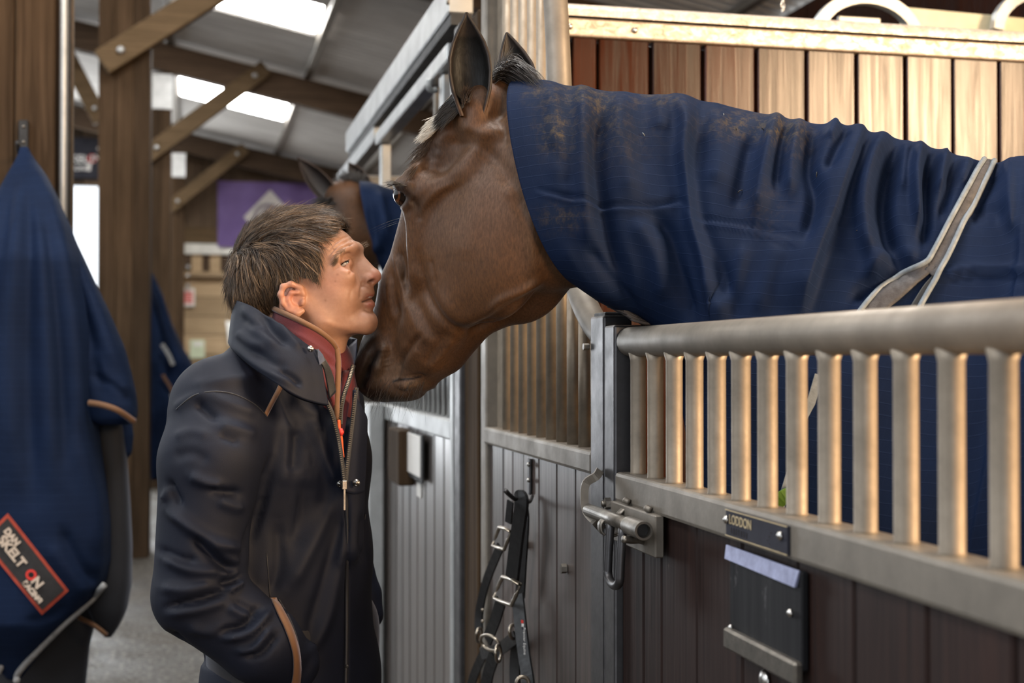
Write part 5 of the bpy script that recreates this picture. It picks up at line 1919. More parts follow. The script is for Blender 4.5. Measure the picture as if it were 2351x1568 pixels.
# eyelids: a cap over the eyeball with an almond slit
for mm in (lambda p: p, mirm):
    fs.ell(mm(HM(790, 606, .0300)), np.eye(3), [.0136] * 3, .007)
fs.e(786, 622, .0375, 30, -16, .012, .0055, .005, .008)
fs.ch([(777, 615, .0405), (785, 609, .0450), (795, 603, .0445), (805, 598, .0370)], [.0010, .0036, .0044, .0024], .0016, 'sub')
MV, MQ = fs.mesh(2)
del fs
MV = folds(MV, MQ, [
    ([(755, 577), (770, 558), (787, 547), (800, 542)], -.0022, 2.6), ([(755, 586), (773, 566), (793, 556), (806, 551)], -.0026, 2.8), ([(757, 597), (776, 574), (797, 564), (812, 560)], -.0024, 2.8),
    ([(755, 582), (772, 562), (790, 552), (803, 547)], .0009, 2.6), ([(757, 592), (775, 570), (795, 560), (809, 556)], .0009, 2.6),
    ([(838, 640), (829, 662), (827, 690)], -.0018, 3.5), ([(824, 655), (818, 680), (822, 705)], .0008, 7), ([(808, 662), (803, 688), (806, 715)], -.0007, 4),
    ([(806, 608), (808, 622), (800, 632)], -.0016, 3.2), ([(783, 622), (795, 626), (804, 620)], .0008, 4), ([(778, 614), (768, 618)], -.0008, 2.5),
    ([(835, 708), (848, 716), (860, 718)], -.002, 6), ([(780, 592), (792, 583), (806, 582)], -.0015, 4),
    ([(740, 735), (770, 748), (810, 755)], .0015, 8)])
mpx, mpy, mdp = project(MV)
ml = (MV - MP0) @ ML
npx, npy, _ = project(np.where((ml < 0)[:, None], mirm(MV), MV))
skin = np.tile(np.array([.345, .190, .126]), (len(MV), 1))
def tint(mask, c, k=1.0):
    global skin
    mask = np.clip(mask, 0, 1)[:, None] * k
    skin = skin * (1 - mask) + np.array(c) * mask
tint(blob(npx, npy, 862, 636, 16), (.385, .148, .105), .7)
tint(blob(npx, npy, 668, 685, 30, 38), (.395, .152, .110), .7)
tint(blob(npx, npy, 770, 650, 40, 34), (.375, .165, .106), .5)
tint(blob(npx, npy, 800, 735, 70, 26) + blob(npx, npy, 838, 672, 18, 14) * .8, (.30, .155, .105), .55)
tint(blob(npx, npy, 851, 699, 12, 9) + blob(npx, npy, 853, 680, 12, 6), (.36, .12, .095), .8)
tint(blob(npx, npy, 792, 606, 16, 12), (.33, .15, .10), .6)
_d, _t, _s = seg_dist(npx, npy, [(832, 693), (845, 688), (858, 684)])
tint(np.exp(-(_d / 2.2) ** 2), (.030, .010, .009), .95)  # shade inside the mouth slit painted into the skin colour
tint(np.exp(-(((npx - 851) * .9 + (npy - 645) * -.35) / 7.5) ** 2 - (((npx - 851) * .35 + (npy - 645) * .9) / 3.2) ** 2), (.040, .014, .010), .9)  # nostril shade painted into the skin colour
tint(blob(npx, npy, 775, 630, 3) + blob(npx, npy, 770, 646, 2.5) + blob(npx, npy, 747, 690, 2.5), (.22, .10, .06), .7)

_m, _nt, _b = new_mat('fair_skin')
_at = N_(_nt, 'ShaderNodeVertexColor'); _at.layer_name = 'Col'
_n = noise_tex(_nt, coords(_nt), 160, 5, .6)
_nt.links.new(mixc(_nt, .6, _at.outputs[0], ramp(_nt, _n, [(.3, (.86, .83, .82)), (.7, (1.1, 1.1, 1.1))]), 'MULTIPLY'), _b.inputs['Base Color'])
setp(_b, Roughness=.48)
_b.inputs['Subsurface Weight'].default_value = .18
_b.inputs['Subsurface Radius'].default_value = (.012, .005, .003)
_b.inputs['Subsurface Scale'].default_value = .5
_b.inputs['Specular IOR Level'].default_value = .42
bump(_nt, _b, noise_tex(_nt, coords(_nt), 700, 3), .12, .0006)
M['skin'] = _m

feet = P(680, 1500, 2.27)
man = empty('person', (feet[0], feet[1], 0), 'person in a dark navy coat looking up and touching noses with the horse', 'person')

# ---------------------------------------------------------------- jacket volume
BL = -.42 * C_R - .906 * _h; BH = .906 * C_R - .42 * _h
js = Sdf(P(600, 1200, 2.28) - np.array([.40, .40, .56]), P(600, 1200, 2.28) + np.array([.46, .40, .44]), .0044)


def J(a, b, ra, rb, k=.03, ls=1.0, op='add'):
    js.cone(P(*a), P(*b), ra, rb, k, op, BL if ls != 1 else None, ls)


J((655, 925, 2.275), (662, 1060, 2.28), .108, .118, .03, 1.42)
J((662, 1060, 2.28), (668, 1280, 2.28), .118, .116, .03, 1.42)
J((668, 1280, 2.28), (672, 1560, 2.27), .116, .126, .03, 1.40)
J((672, 1560, 2.27), (676, 1800, 2.27), .126, .135, .03, 1.38)
J((640, 815, 2.265), (655, 900, 2.27), .062, .085, .04, 1.15)
J((640, 850, 2.25), (508, 935, 2.13), .056, .074, .04)             # near shoulder
J((650, 845, 2.30), (745, 930, 2.42), .055, .070, .04)             # far shoulder
J((508, 935, 2.13), (486, 1060, 2.085), .076, .078, .025)          # near upper arm
J((486, 1060, 2.085), (455, 1365, 2.06), .078, .068, .02)
J((455, 1365, 2.06), (600, 1478, 2.065), .067, .060, .014)         # forearm into the pocket
J((600, 1478, 2.065), (668, 1522, 2.10), .058, .045, .014)
J((740, 935, 2.42), (762, 1140, 2.44), .060, .050, .02)            # far arm
J((762, 1140, 2.44), (835, 1365, 2.44), .046, .030, .015)
J((835, 1365, 2.44), (846, 1412, 2.43), .032, .027, .008)
J((796, 1000, 2.20), (800, 1250, 2.21), .030, .026, .03)           # front edge carried forward
# open front: a V shaped cleft running down from the throat
for i in range(8):
    t = i / 7
    J((790 + 4 * t - 12 * (1 - t), 830 + 250 * t, 2.10 + .02 * t), (795, 850 + 250 * t, 2.16), .052 * (1 - t) ** 1.1 + .003, .036 * (1 - t) + .002, .006, 1.0, 'sub')
JV, JQ = js.mesh(2)
del js
JF = [
    ([(440, 890), (520, 872), (600, 868)], .006, 16), ([(450, 925), (480, 950), (500, 962)], -.008, 10), ([(470, 905), (520, 925), (590, 950)], .005, 14),
    ([(400, 940), (440, 915), (480, 905)], .005, 12), ([(500, 975), (545, 985), (590, 1000)], .006, 12), ([(505, 1000), (550, 1015)], -.005, 10),
    ([(436, 1092), (475, 1108), (512, 1116)], .009, 12), ([(480, 1124), (520, 1131), (550, 1132)], -.009, 9), ([(500, 1150), (540, 1165), (560, 1160)], .006, 12),
    ([(388, 1105), (400, 1130), (414, 1160)], -.009, 8), ([(376, 1150), (392, 1120)], .006, 10), ([(385, 1170), (405, 1186), (485, 1244), (555, 1262)], .013, 12, 16),
    ([(445, 1233), (499, 1287), (546, 1316)], -.015, 11), ([(480, 1250), (520, 1280), (555, 1290)], .006, 9), ([(377, 1280), (440, 1309), (508, 1311)], .009, 13), ([(365, 1262), (420, 1285), (450, 1285)], -.006, 9),
    ([(382, 1395), (463, 1375), (520, 1356)], -.013, 8), ([(370, 1350), (430, 1355), (490, 1340)], .008, 13), ([(385, 1410), (460, 1398), (520, 1380)], .007, 11),
    ([(505, 1340), (530, 1336), (548, 1328)], -.012, 7), ([(520, 1358), (545, 1345), (556, 1335)], .010, 7), ([(508, 1318), (535, 1316), (550, 1310)], .007, 7),
    ([(512, 1466), (576, 1452), (622, 1402)], .011, 9), ([(499, 1450), (558, 1437), (594, 1395)], -.011, 8), ([(544, 1494), (585, 1488), (622, 1442)], .009, 8), ([(560, 1508), (600, 1500), (640, 1455)], -.009, 8),
    ([(525, 1395), (550, 1410), (575, 1420)], .006, 9), ([(540, 1380), (575, 1398), (595, 1400)], -.006, 8), ([(430, 1440), (480, 1450), (520, 1440)], .006, 12),
    ([(390, 1452), (440, 1497), (488, 1530)], -.012, 8), ([(622, 1055), (603, 1153), (567, 1253), (556, 1290)], -.012, 10),
    ([(682, 985), (676, 1040), (672, 1085)], -.010, 16), ([(711, 960), (738, 1041), (776, 1115)], .010, 14, 20), ([(650, 960), (660, 1040), (650, 1120)], .006, 18),
    ([(770, 1140), (740, 1200), (705, 1270), (665, 1350)], .009, 18), ([(700, 1100), (695, 1180), (670, 1260)], -.008, 20), ([(785, 1170), (770, 1250), (745, 1340), (720, 1420)], -.008, 14), ([(786, 1250), (770, 1330), (750, 1420), (700, 1520)], .008, 14),
    ([(640, 1200), (640, 1300), (620, 1370)], -.008, 16), ([(720, 1400), (715, 1480), (700, 1568)], -.006, 16),
    ([(836, 1180), (832, 1240), (835, 1290)], -.008, 8), ([(794, 1110), (797, 1250), (797, 1400), (795, 1600)], -.006, 4), ([(640, 900), (670, 980)], -.003, 6),
    ([(400, 1005), (440, 990), (480, 1000)], .004, 12), ([(395, 1050), (440, 1040), (480, 1060)], -.004, 14), ([(660, 870), (690, 930), (740, 960)], .005, 14)]
JV = folds(JV, JQ, JF)


def cloth_mat(name, color, rough=.55, sheen=.3, weave=900, bstr=.3, var=.18):
    m, nt, b = new_mat(name)
    n = noise_tex(nt, coords(nt), 9, 5, .6)
    nt.links.new(ramp(nt, n, [(.3, tuple(c * (1 - var) for c in color)), (.7, tuple(c * (1 + var) for c in color))]), b.inputs['Base Color'])
    setp(b, Roughness=rough)
    b.inputs['Sheen Weight'].default_value = sheen
    b.inputs['Sheen Roughness'].default_value = .4
    b.inputs['Sheen Tint'].default_value = (.75, .8, 1, 1)
    bump(nt, b, noise_tex(nt, coords(nt), weave, 2), bstr, .0006)
    return m


M['jacket'] = cloth_mat('navy_waxed_cloth', (.0042, .0062, .0145), .66, .0)
M['jacket'].node_tree.nodes['Principled BSDF'].inputs['Specular IOR Level'].default_value = .20
M['jacket_in'] = cloth_mat('dark_jacket_facing', (.006, .007, .011), .6, .1)
M['red_fleece'] = cloth_mat('dark_red_fleece', (.080, .0065, .0105), .85, .25, 400, .6)
M['tan_trim'] = cloth_mat('tan_suede_trim', (.125, .057, .022), .75, .2, 300, .4)
M['zip'] = plain('brass_zip_teeth', (.17, .135, .095), .38, .9, .2, 60, 0)
M['trouser'] = cloth_mat('dark_trousers', (.012, .012, .015), .8, .2)
M['boot'] = plain('brown_leather_boots', (.045, .025, .014), .5, 0, .3, 30, .3)
jacket = mesh_obj('jacket', JV, JQ, M['jacket'], man)
jacket['label'] = 'dark navy waterproof coat, zip half open'
bvh_j = BVHTree.FromPolygons([tuple(v) for v in JV], JQ.tolist())


def on_j(px, py, lift=.002):
    r = ray(px, py); r = r / np.linalg.norm(r)
    loc, nrm, i, dist = bvh_j.ray_cast(Vector(C_O), Vector(r))
    if loc is None: return None, None
    n = np.array(nrm)
    if n.dot(r) > 0: n = -n
    return np.array(loc) + n * lift, n


def j_path(line, lift, n=6):
    l = smooth_path(line, n) if len(line) > 2 else np.linspace(line[0], line[1], 12)
    out, nn = [], []
    for a in l:
        p, q = on_j(a[0], a[1], lift)
        if p is not None and (not out or np.linalg.norm(p - out[-1]) < .06): out.append(p); nn.append(q)
    out = np.array(out); nn = np.array(nn)
    for _ in range(3):
        out[1:-1] = out[1:-1] * .5 + (out[:-2] + out[2:]) * .25; nn[1:-1] = nn[1:-1] * .5 + (nn[:-2] + nn[2:]) * .25
    return out, nn / np.linalg.norm(nn, axis=1)[:, None]


def j_ribbon(name, line, w, mat, lift=.001, th=.002, lab=None):
    p, n = j_path(line, lift)
    V, Fc = ribbon_geo(p, n, w, th)
    o = mesh_obj(name, V, Fc, M[mat], jacket, True)
    if lab: o['label'] = lab
    return o


j_ribbon('shoulder_trim', [(656, 858), (640, 892), (622, 925), (608, 952)], .0085, 'tan_trim')
j_ribbon('pocket_trim', [(624, 1372), (640, 1405), (660, 1445), (676, 1495), (679, 1540), (676, 1580)], .014, 'tan_trim', .002, .003, 'tan suede pocket edging')
j_ribbon('pocket_seam', [(640, 1376), (660, 1412), (682, 1470), (690, 1540)], .003, 'jacket_in', .0005, .001)
j_ribbon('panel_seam', [(612, 1270), (616, 1320), (620, 1372)], .0016, 'jacket_in', .0003, .0006)
j_ribbon('placket_edge', [(792, 1120), (797, 1200), (796, 1330), (796, 1450), (794, 1580)], .006, 'jacket_in', .0005, .0015)
j_ribbon('flap_edge', [(838, 1180), (826, 1250), (812, 1300), (806, 1400), (803, 1500)], .0022, 'jacket_in', .0005, .001)
j_ribbon('shoulder_seam', [(405, 940), (450, 905), (520, 900), (580, 925), (610, 955)], .0016, 'jacket_in', .0004, .0008)


def teeth(name, line, depths, parent, mat='zip'):
    q = smooth_path([P(a, b, d) for (a, b), d in zip(line, depths)], 14)
    ln = np.concatenate([[0], np.cumsum(np.linalg.norm(np.diff(q, axis=0), axis=1))])
    n = int(ln[-1] / .0033)
    t, N, B = frames(q)
    parts = []
    for i in range(n):
        s = (i + .5) / n * ln[-1]
        c = np.array([np.interp(s, ln, q[:, k]) for k in range(3)])
        k = min(np.searchsorted(ln, s), len(q) - 1)
        d = t[k]; sd = np.cross(d, TOCAM); sd /= np.linalg.norm(sd); nn = np.cross(sd, d)
        V = [c + sd * a * .0017 + d * b * .0010 + nn * e_ * .0014 for a in (-1, 1) for b in (-1, 1) for e_ in (-1, 1)]
        parts.append((V, [(0, 1, 3, 2), (4, 6, 7, 5), (0, 4, 5, 1), (2, 3, 7, 6), (0, 2, 6, 4), (1, 5, 7, 3)]))
    V, Fc = merge_geo(parts)
    o = mesh_obj(name, V, Fc, M[mat], parent, False)
    tape = q + TOCAM * -.002
    V, Fc = ribbon_geo(tape, TOCAM, .0075, .0012)
    mesh_obj('zip_tape', V, Fc, M['jacket_in'], parent, True)
    return tag(o, kind='stuff')


ZL = [(734, 838), (738, 870), (741, 905), (760, 945), (775, 1000), (784, 1055), (791, 1108)]
ZD = [2.128, 2.118, 2.11, 2.112, 2.118, 2.12, 2.122]
teeth('zip_teeth', ZL, ZD, jacket)
teeth('zip_teeth', [(818, 890), (812, 940), (805, 1000), (798, 1060), (793, 1108)], [2.175, 2.155, 2.142, 2.132, 2.124], jacket)
pz = P(791, 1112, 2.116)
box('zip_slider', pz - np.array([.004, .003, .008]), pz + np.array([.004, .003, .006]), M['bolt_steel'], jacket, .001)
box('zip_pull', P(791, 1148, 2.114) - np.array([.0018, .001, .016]), P(791, 1148, 2.114) + np.array([.0018, .001, .018]), M['bolt_steel'], jacket, .0005)


def snap(px, py, r=.0055, lift=.001, d=None):
    if d is None:
        p, n = on_j(px, py, lift)
    else:
        p, n = P(px, py, d), TOCAM
    if p is None: return
    V, Fc = tube_geo([p, p + n * .0018, p + n * .0026, p + n * .0016], [r, r, r * .62, r * .3], 16)
    mesh_obj('snap_button', V, Fc, M['steel'], jacket)


for a in ((818, 1109), (780, 1111)): snap(*a)
snap(795, 1322, .003); snap(796, 1530, .003); snap(728, 908, .003)

# ---------------------------------------------------------------- fleece vest inside the coat
vs = Sdf(P(740, 960, 2.25) - np.array([.16, .16, .18]), P(740, 960, 2.25) + np.array([.16, .16, .16]), .004)
for a, b, ra, rb in (((675, 880, 2.275), (682, 1060, 2.28), .098, .102),):
    vs.cone(P(*a), P(*b), ra, rb, .02, 'add', BL, 1.3)
vs.cone(P(712, 830, 2.265), P(700, 900, 2.27), .062, .075, .03)
VV, VQ = vs.mesh(2)
vest = mesh_obj('fleece_vest', VV, VQ, M['red_fleece'], man)
vest['label'] = 'dark red fleece vest with a tan bound collar'


def sheet(name, rows, mat, parent, th=.006, nu=48, nv=14, bulge=0.0, ridges=None):
    """rows: list of 3D polylines (bottom to top), resampled and lofted"""
    R_ = []
    for r in rows:
        q = smooth_path(r, 10)
        R_.append(np.stack([np.interp(np.linspace(0, 1, nu), np.linspace(0, 1, len(q)), q[:, k]) for k in range(3)], 1))
    R_ = np.array(R_)
    V = np.zeros((nv, nu, 3))
    for j in range(nu):
        q = smooth_path(R_[:, j], 10) if len(R_) > 2 else np.linspace(R_[0, j], R_[1, j], 21)
        V[:, j] = np.stack([np.interp(np.linspace(0, 1, nv), np.linspace(0, 1, len(q)), q[:, k]) for k in range(3)], 1)
    V = V.reshape(-1, 3)
    idx = np.arange(nv * nu).reshape(nv, nu)
    Q = np.stack([idx[:-1, :-1], idx[:-1, 1:], idx[1:, 1:], idx[1:, :-1]], -1).reshape(-1, 4)
    N = vnormals(V, Q)
    if (N * (V - V.mean(0))).sum() < 0: Q = Q[:, ::-1]
    if ridges: V = folds(V, Q, ridges)
    o = mesh_obj(name, V, Q, M[mat], parent)
    s = o.modifiers.new('thick', 'SOLIDIFY'); s.thickness = th; s.offset = -1
    return o


def PP(*a):
    return [P(*q) for q in a]


# red fleece collar with tan binding
top_line = PP((812, 800, 2.33), (790, 800, 2.36), (740, 770, 2.37), (680, 735, 2.36), (632, 712, 2.31), (622, 706, 2.25), (640, 714, 2.18), (690, 737, 2.145), (735, 762, 2.15), (762, 785, 2.165), (774, 806, 2.18))
bot_line = PP((810, 900, 2.31), (780, 900, 2.36), (720, 870, 2.39), (650, 820, 2.38), (610, 790, 2.33), (605, 780, 2.25), (635, 800, 2.165), (690, 835, 2.125), (735, 870, 2.13), (762, 910, 2.15), (774, 950, 2.165))
sheet('fleece_collar', [bot_line, top_line], 'red_fleece', vest, .007, ridges=[([(660, 760), (710, 785), (770, 830)], .003, 6), ([(665, 780), (715, 808), (768, 855)], .003, 6), ([(662, 770), (712, 797), (770, 842)], -.003, 4)])
tube('tan_binding', smooth_path(top_line, 8), .0048, M['tan_trim'], vest, 8)
tube('tan_binding', smooth_path(PP((772, 800, 2.176), (776, 830, 2.174), (775, 880, 2.168), (773, 930, 2.162), (776, 965, 2.158)), 6), .0052, M['tan_trim'], vest, 8)
# far half of the fleece front and its zip
sheet('fleece_front', [PP((783, 1000, 2.155), (786, 1000, 2.16), (790, 1000, 2.165)), PP((782, 930, 2.17), (792, 930, 2.18), (802, 925, 2.19)), PP((790, 850, 2.22), (802, 850, 2.23), (813, 840, 2.24))], 'red_fleece', vest, .004, 16, 10)
teeth('zip_teeth', [(811, 838), (802, 870), (790, 905), (783, 940), (781, 975)], [2.215, 2.195, 2.175, 2.16, 2.15], vest)
tube('orange_cord', smooth_path(PP((778, 965, 2.14), (779, 985, 2.135), (783, 1005, 2.133), (785, 1030, 2.13), (787, 1050, 2.128)), 5), .0028, plain('orange_cord', (.62, .09, .015), .6, 0, .2, 60, .2), vest, 8)
pz = P(783, 992, 2.128)
V, Fc = tube_geo([pz + (0, 0, .006), pz, pz - (0, 0, .006)], [.002, .005, .002], 10)
mesh_obj('cord_toggle', V, Fc, M['red'], vest)

# stand-up coat collar
ctop = PP((820, 778, 2.34), (800, 772, 2.39), (740, 752, 2.42), (660, 720, 2.41), (580, 692, 2.37), (541, 686, 2.29), (545, 690, 2.20), (580, 704, 2.135), (630, 735, 2.105), (680, 772, 2.095), (715, 797, 2.10), (733, 806, 2.105))
cmid = PP((822, 840, 2.33), (800, 850, 2.40), (740, 830, 2.44), (660, 790, 2.44), (570, 745, 2.40), (532, 735, 2.30), (536, 745, 2.18), (572, 775, 2.10), (630, 812, 2.065), (685, 838, 2.065), (722, 850, 2.08), (742, 858, 2.09))
cbot = PP((822, 905, 2.31), (800, 910, 2.40), (740, 890, 2.46), (660, 850, 2.47), (570, 800, 2.42), (527, 782, 2.30), (533, 800, 2.17), (575, 840, 2.08), (635, 882, 2.04), (690, 912, 2.05), (730, 925, 2.07), (755, 930, 2.085))
col_f = [([(560, 700), (590, 760), (640, 800)], .008, 14), ([(600, 715), (625, 760), (660, 790)], -.008, 10), ([(640, 742), (665, 775), (690, 800)], .005, 9),
         ([(545, 760), (580, 790), (610, 800)], .006, 12), ([(560, 730), (585, 750), (600, 745)], -.006, 9), ([(580, 800), (620, 830), (660, 845)], -.005, 12), ([(530, 785), (600, 845), (680, 890)], .006, 10), ([(640, 850), (665, 862), (690, 885)], -.007, 7)]
collar = sheet('collar', [cbot, cmid, ctop], 'jacket', jacket, .008, 110, 40, ridges=col_f)
# turned corner of the near collar tip with its paler facing
mesh_tip = PP((726, 800, 2.100), (738, 812, 2.098), (752, 832, 2.10), (765, 862, 2.11), (772, 900, 2.12))
mesh_tip2 = PP((728, 838, 2.095), (738, 836, 2.095), (745, 850, 2.10), (752, 885, 2.108), (758, 915, 2.112))
sheet('collar_facing', [mesh_tip2, mesh_tip], 'jacket_in', jacket, .003, 24, 8)
V = PP((730, 800, 2.094), (742, 815, 2.092), (746, 828, 2.092), (734, 838, 2.090), (730, 820, 2.091))
M['facing_pale'] = cloth_mat('grey_blue_lining', (.060, .070, .105), .55, .2)
mesh_obj('turned_corner', V, [(0, 1, 2, 3, 4)], M['facing_pale'], jacket, False)
snap(713, 801, .005, d=2.082)
sheet('far_collar_lining', [PP((787, 855, 2.26), (800, 850, 2.27), (814, 842, 2.28)), PP((795, 800, 2.29), (806, 790, 2.30), (818, 780, 2.31))], 'facing_pale', jacket, .004, 12, 8)
# far front of the coat beyond the zip
sheet('far_front', [PP((795, 1130, 2.125), (818, 1135, 2.135), (838, 1130, 2.16)), PP((800, 1060, 2.135), (822, 1060, 2.145), (842, 1060, 2.17)), PP((806, 1000, 2.145), (826, 995, 2.155), (844, 985, 2.18)), PP((814, 930, 2.16), (828, 935, 2.17), (842, 955, 2.185)), PP((818, 895, 2.17), (821, 915, 2.18), (826, 935, 2.19))], 'jacket', jacket, .006, 20, 40)
for a in ((818, 1109),): snap(a[0], a[1], .006, d=2.128)

# ---------------------------------------------------------------- body mesh: head plus legs hidden by the coat, boots
parts = [(MV, [tuple(q) for q in MQ.tolist()])]; cols = [skin]
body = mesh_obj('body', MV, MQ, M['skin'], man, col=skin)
ls_ = Sdf((feet[0] - .3, feet[1] - .3, -.02), (feet[0] + .3, feet[1] + .3, 1.05), .012)
for sgn in (-1, 1):
    hip = np.array([feet[0], feet[1], .95]) + BL * .09 * sgn; knee = hip * [1, 1, 0] + (0, 0, .50) + BH * .02; ank = hip * [1, 1, 0] + (0, 0, .13) - BH * .01
    ls_.chain([hip, knee, ank], [.095, .065, .055], .04)
LV, LQ = ls_.mesh(1)
mesh_obj('trousers', LV, LQ, M['trouser'], man)
for sgn in (-1, 1):
    bs = Sdf((feet[0] - .35, feet[1] - .35, -.005), (feet[0] + .35, feet[1] + .35, .3), .008)
    a = np.array([feet[0], feet[1], .26]) + BL * .09 * sgn
    bs.chain([a, a * [1, 1, 0] + (0, 0, .06)], [.062, .055], .03)
    bs.cone(a * [1, 1, 0] + (0, 0, .045), a * [1, 1, 0] + BH * .17 + (0, 0, .035), .044, .036, .03)
    bs.f[:, :, :1] = .05
    bv, bq = bs.mesh(1)
    mesh_obj('boot', bv, bq, M['boot'], man)

# eyes
_m, _nt, _b = new_mat('eye_white'); setp(_b, **{'Base Color': (.36, .32, .29), 'Roughness': .3}); M['eye_white'] = _m
_m, _nt, _b = new_mat('blue_grey_iris'); setp(_b, **{'Base Color': (.06, .085, .10), 'Roughness': .22}); M['iris'] = _m
_m, _nt, _b = new_mat('pupil'); setp(_b, **{'Base Color': (.004, .004, .004), 'Roughness': .2}); M['pupil'] = _m
for sgn in (1, -1):
    q = HM(790, 606, .0305)
    out = C_R * .66 + np.array([0, 0, .42]) + ML * .62
    if sgn < 0: q = mirm(q); out = C_R * .9 + np.array([0, 0, .32]) - ML * .2
    out = out / np.linalg.norm(out)
    a = np.concatenate([np.linspace(0, .2, 4), np.linspace(.24, .5, 5), np.linspace(.55, math.pi, 14)])
    V, Fc = tube_geo([q + out * .0121 * math.cos(t) for t in a], [max(.0121 * math.sin(t), .0001) for t in a], 24)
    V = np.array(V); ang = np.arccos(np.clip(((V - q) @ out) / .0121, -1, 1))
    mesh_obj('eye', V, Fc, None, man, mats=[M['eye_white'], M['iris'], M['pupil']],
             fmat=[2 if ang[list(f)].mean() < .26 else (1 if ang[list(f)].mean() < .58 else 0) for f in Fc])
mesh_obj('teeth', *tube_geo(smooth_path([HM(845, 680, -.010), HM(851, 680, 0), HM(845, 680, .010)], 4), .003, 8), M['eye_white'], man)

# ---------------------------------------------------------------- hair
cs = Face(c0 - np.array([.20, .16, .12]), c0 + np.array([.16, .16, .19]), .003)
cs.e(672, 603, 0, 100, -30, .101, .088, .079, .012)
cs.e(735, 535, 0, 100, 10, .046, .030, .056, .02)
cs.e(610, 655, 0, 40, 90, .062, .052, .064, .03)
cs.e(700, 610, .048, 20, 60, .060, .030, .026, .02)
cs.e(590, 685, 0, 60, 20, .040, .028, .056, .02)
CV, CQ = cs.mesh(2)
del cs
cl = (CV - MP0) @ ML
cpx, cpy, _ = project(np.where((cl < 0)[:, None], mirm(CV), CV))
HAIRP = [(792, 520), (781, 541), (768, 558), (756, 578), (747, 604), (741, 640), (742, 672), (730, 664), (716, 652), (700, 650), (672, 646), (648, 652), (640, 672), (642, 700), (640, 722), (600, 724), (560, 712), (500, 700), (480, 600), (560, 450), (700, 440), (810, 480)]
keep = in_poly(cpx, cpy, HAIRP)
keep_cap = keep & in_poly(cpx + 5 * (cpx > 690), cpy + 10 * (cpy > 590), HAIRP)
fk = keep_cap[CQ].all(1)
used = np.unique(CQ[fk]); remap = -np.ones(len(CV), int); remap[used] = np.arange(len(used))
CV2 = CV[used]; CQ2 = remap[CQ[fk]]
hair_root = mesh_obj('hair', CV2 - vnormals(CV2, CQ2) * .004, CQ2, plain('dark_hair_base', (.022, .014, .009), .6, 0, .4, 200, .5), man)
hair_root['label'] = 'short tousled brown hair'
_m, _nt, _b = new_mat('brown_hair_strands')
_at = N_(_nt, 'ShaderNodeVertexColor'); _at.layer_name = 'Col'
_nt.links.new(_at.outputs[0], _b.inputs['Base Color']); setp(_b, Roughness=.42); _b.inputs['Specular IOR Level'].default_value = .5
M['strand'] = _m
bvh_c = BVHTree.FromPolygons([tuple(v) for v in CV], CQ.tolist())
FLOW = np.array([  # px, py, dx, dy
    (560, 560, .55, -.85), (575, 590, .15, 1), (600, 540, .9, -.45), (640, 510, 1, -.25), (700, 495, 1, -.05), (750, 495, 1, -.25), (780, 512, .6, -.5), (772, 540, .4, -.1),
    (620, 560, .95, .1), (680, 545, 1, .0), (730, 545, 1, .1), (755, 575, .0, 1), (640, 600, .55, .85), (690, 590, .8, .55), (730, 600, .3, 1), (735, 640, .25, 1), (700, 630, .25, 1), (660, 640, .15, 1), (725, 665, .5, .9),
    (600, 620, .05, 1), (545, 620, -.2, 1), (550, 680, .1, 1), (590, 680, .25, 1), (620, 700, .3, 1), (640, 650, -.1, 1)], float)
cand = np.argwhere(keep)[:, 0]
nst = 6000
rootsi = RNG.choice(cand, nst)
ln = RNG.uniform(.022, .050, nst)
seg = 6
C = np.zeros((nst, seg + 1, 3)); ccol = np.zeros((nst, 3))
CN = vnormals(CV, CQ)
clump = RNG.normal(0, 1, (400, 2))
ok = np.ones(nst, bool)
for i in range(nst):
    v = CV[rootsi[i]] + RNG.normal(0, .0015, 3); lift = RNG.uniform(-.001, .0035)
    p = v.copy()
    key = (int(v[0] * 130) * 7 + int(v[1] * 130) * 13 + int(v[2] * 130) * 29) % 400
    near_ = (p - MP0) @ ML >= 0
    for s_ in range(seg + 1):
        loc, nrm, ii, dd = bvh_c.find_nearest(Vector(p))
        n = np.array(nrm)
        t = s_ / seg
        C[i, s_] = np.array(loc) + n * (lift + .006 * t * t * (.3 + abs(clump[key, 0])) - .003 * (s_ == 0))
        q = p if near_ else mirm(p)
        x, y, _d = project(q[None])
        w = 1 / (((FLOW[:, 0] - x) ** 2 + (FLOW[:, 1] - y) ** 2) + 120)
        dx = (w * FLOW[:, 2]).sum() / w.sum(); dy = (w * FLOW[:, 3]).sum() / w.sum()
        dx, dy = dx + .16 * clump[key, 0], dy + .16 * clump[key, 1]
        d = C_R * dx - np.array([0, 0, 1.0]) * dy
        if not near_: d = d - ML * 2 * d.dot(ML)
        d = d - n * d.dot(n); d /= np.linalg.norm(d) + 1e-9
        p = np.array(loc) + d * ln[i] / seg
    if s_ == seg:
        x, y, _d = project(C[i, -1][None] if near_ else mirm(C[i, -1])[None])
        if (x[0] > 795 or not in_poly(x - 4, y - 4, HAIRP)[0]) and not (x[0] < 700): ok[i] = False
    f = RNG.rand() ** 1.5; g = .75 + .35 * clump[key, 0]
    ccol[i] = (np.array([.034, .021, .0125]) * (1 - f) + np.array([.21, .14, .085]) * f) * np.clip(g, .5, 1.4)
C = C[ok]; ccol = ccol[ok]
kid = [C]
for _k in range(2):
    off = RNG.normal(0, .0011, (len(C), 1, 3)) + RNG.normal(0, .0016, (len(C), 1, 3)) * np.linspace(0, 1, seg + 1)[None, :, None]
    kid.append(C + off)
C = np.concatenate(kid); ccol = np.concatenate([ccol * RNG.uniform(.75, 1.25, (len(ccol), 1)) for _k in range(3)])
V, Q = strand_tubes(C, RNG.uniform(.00024, .00048, len(C)))
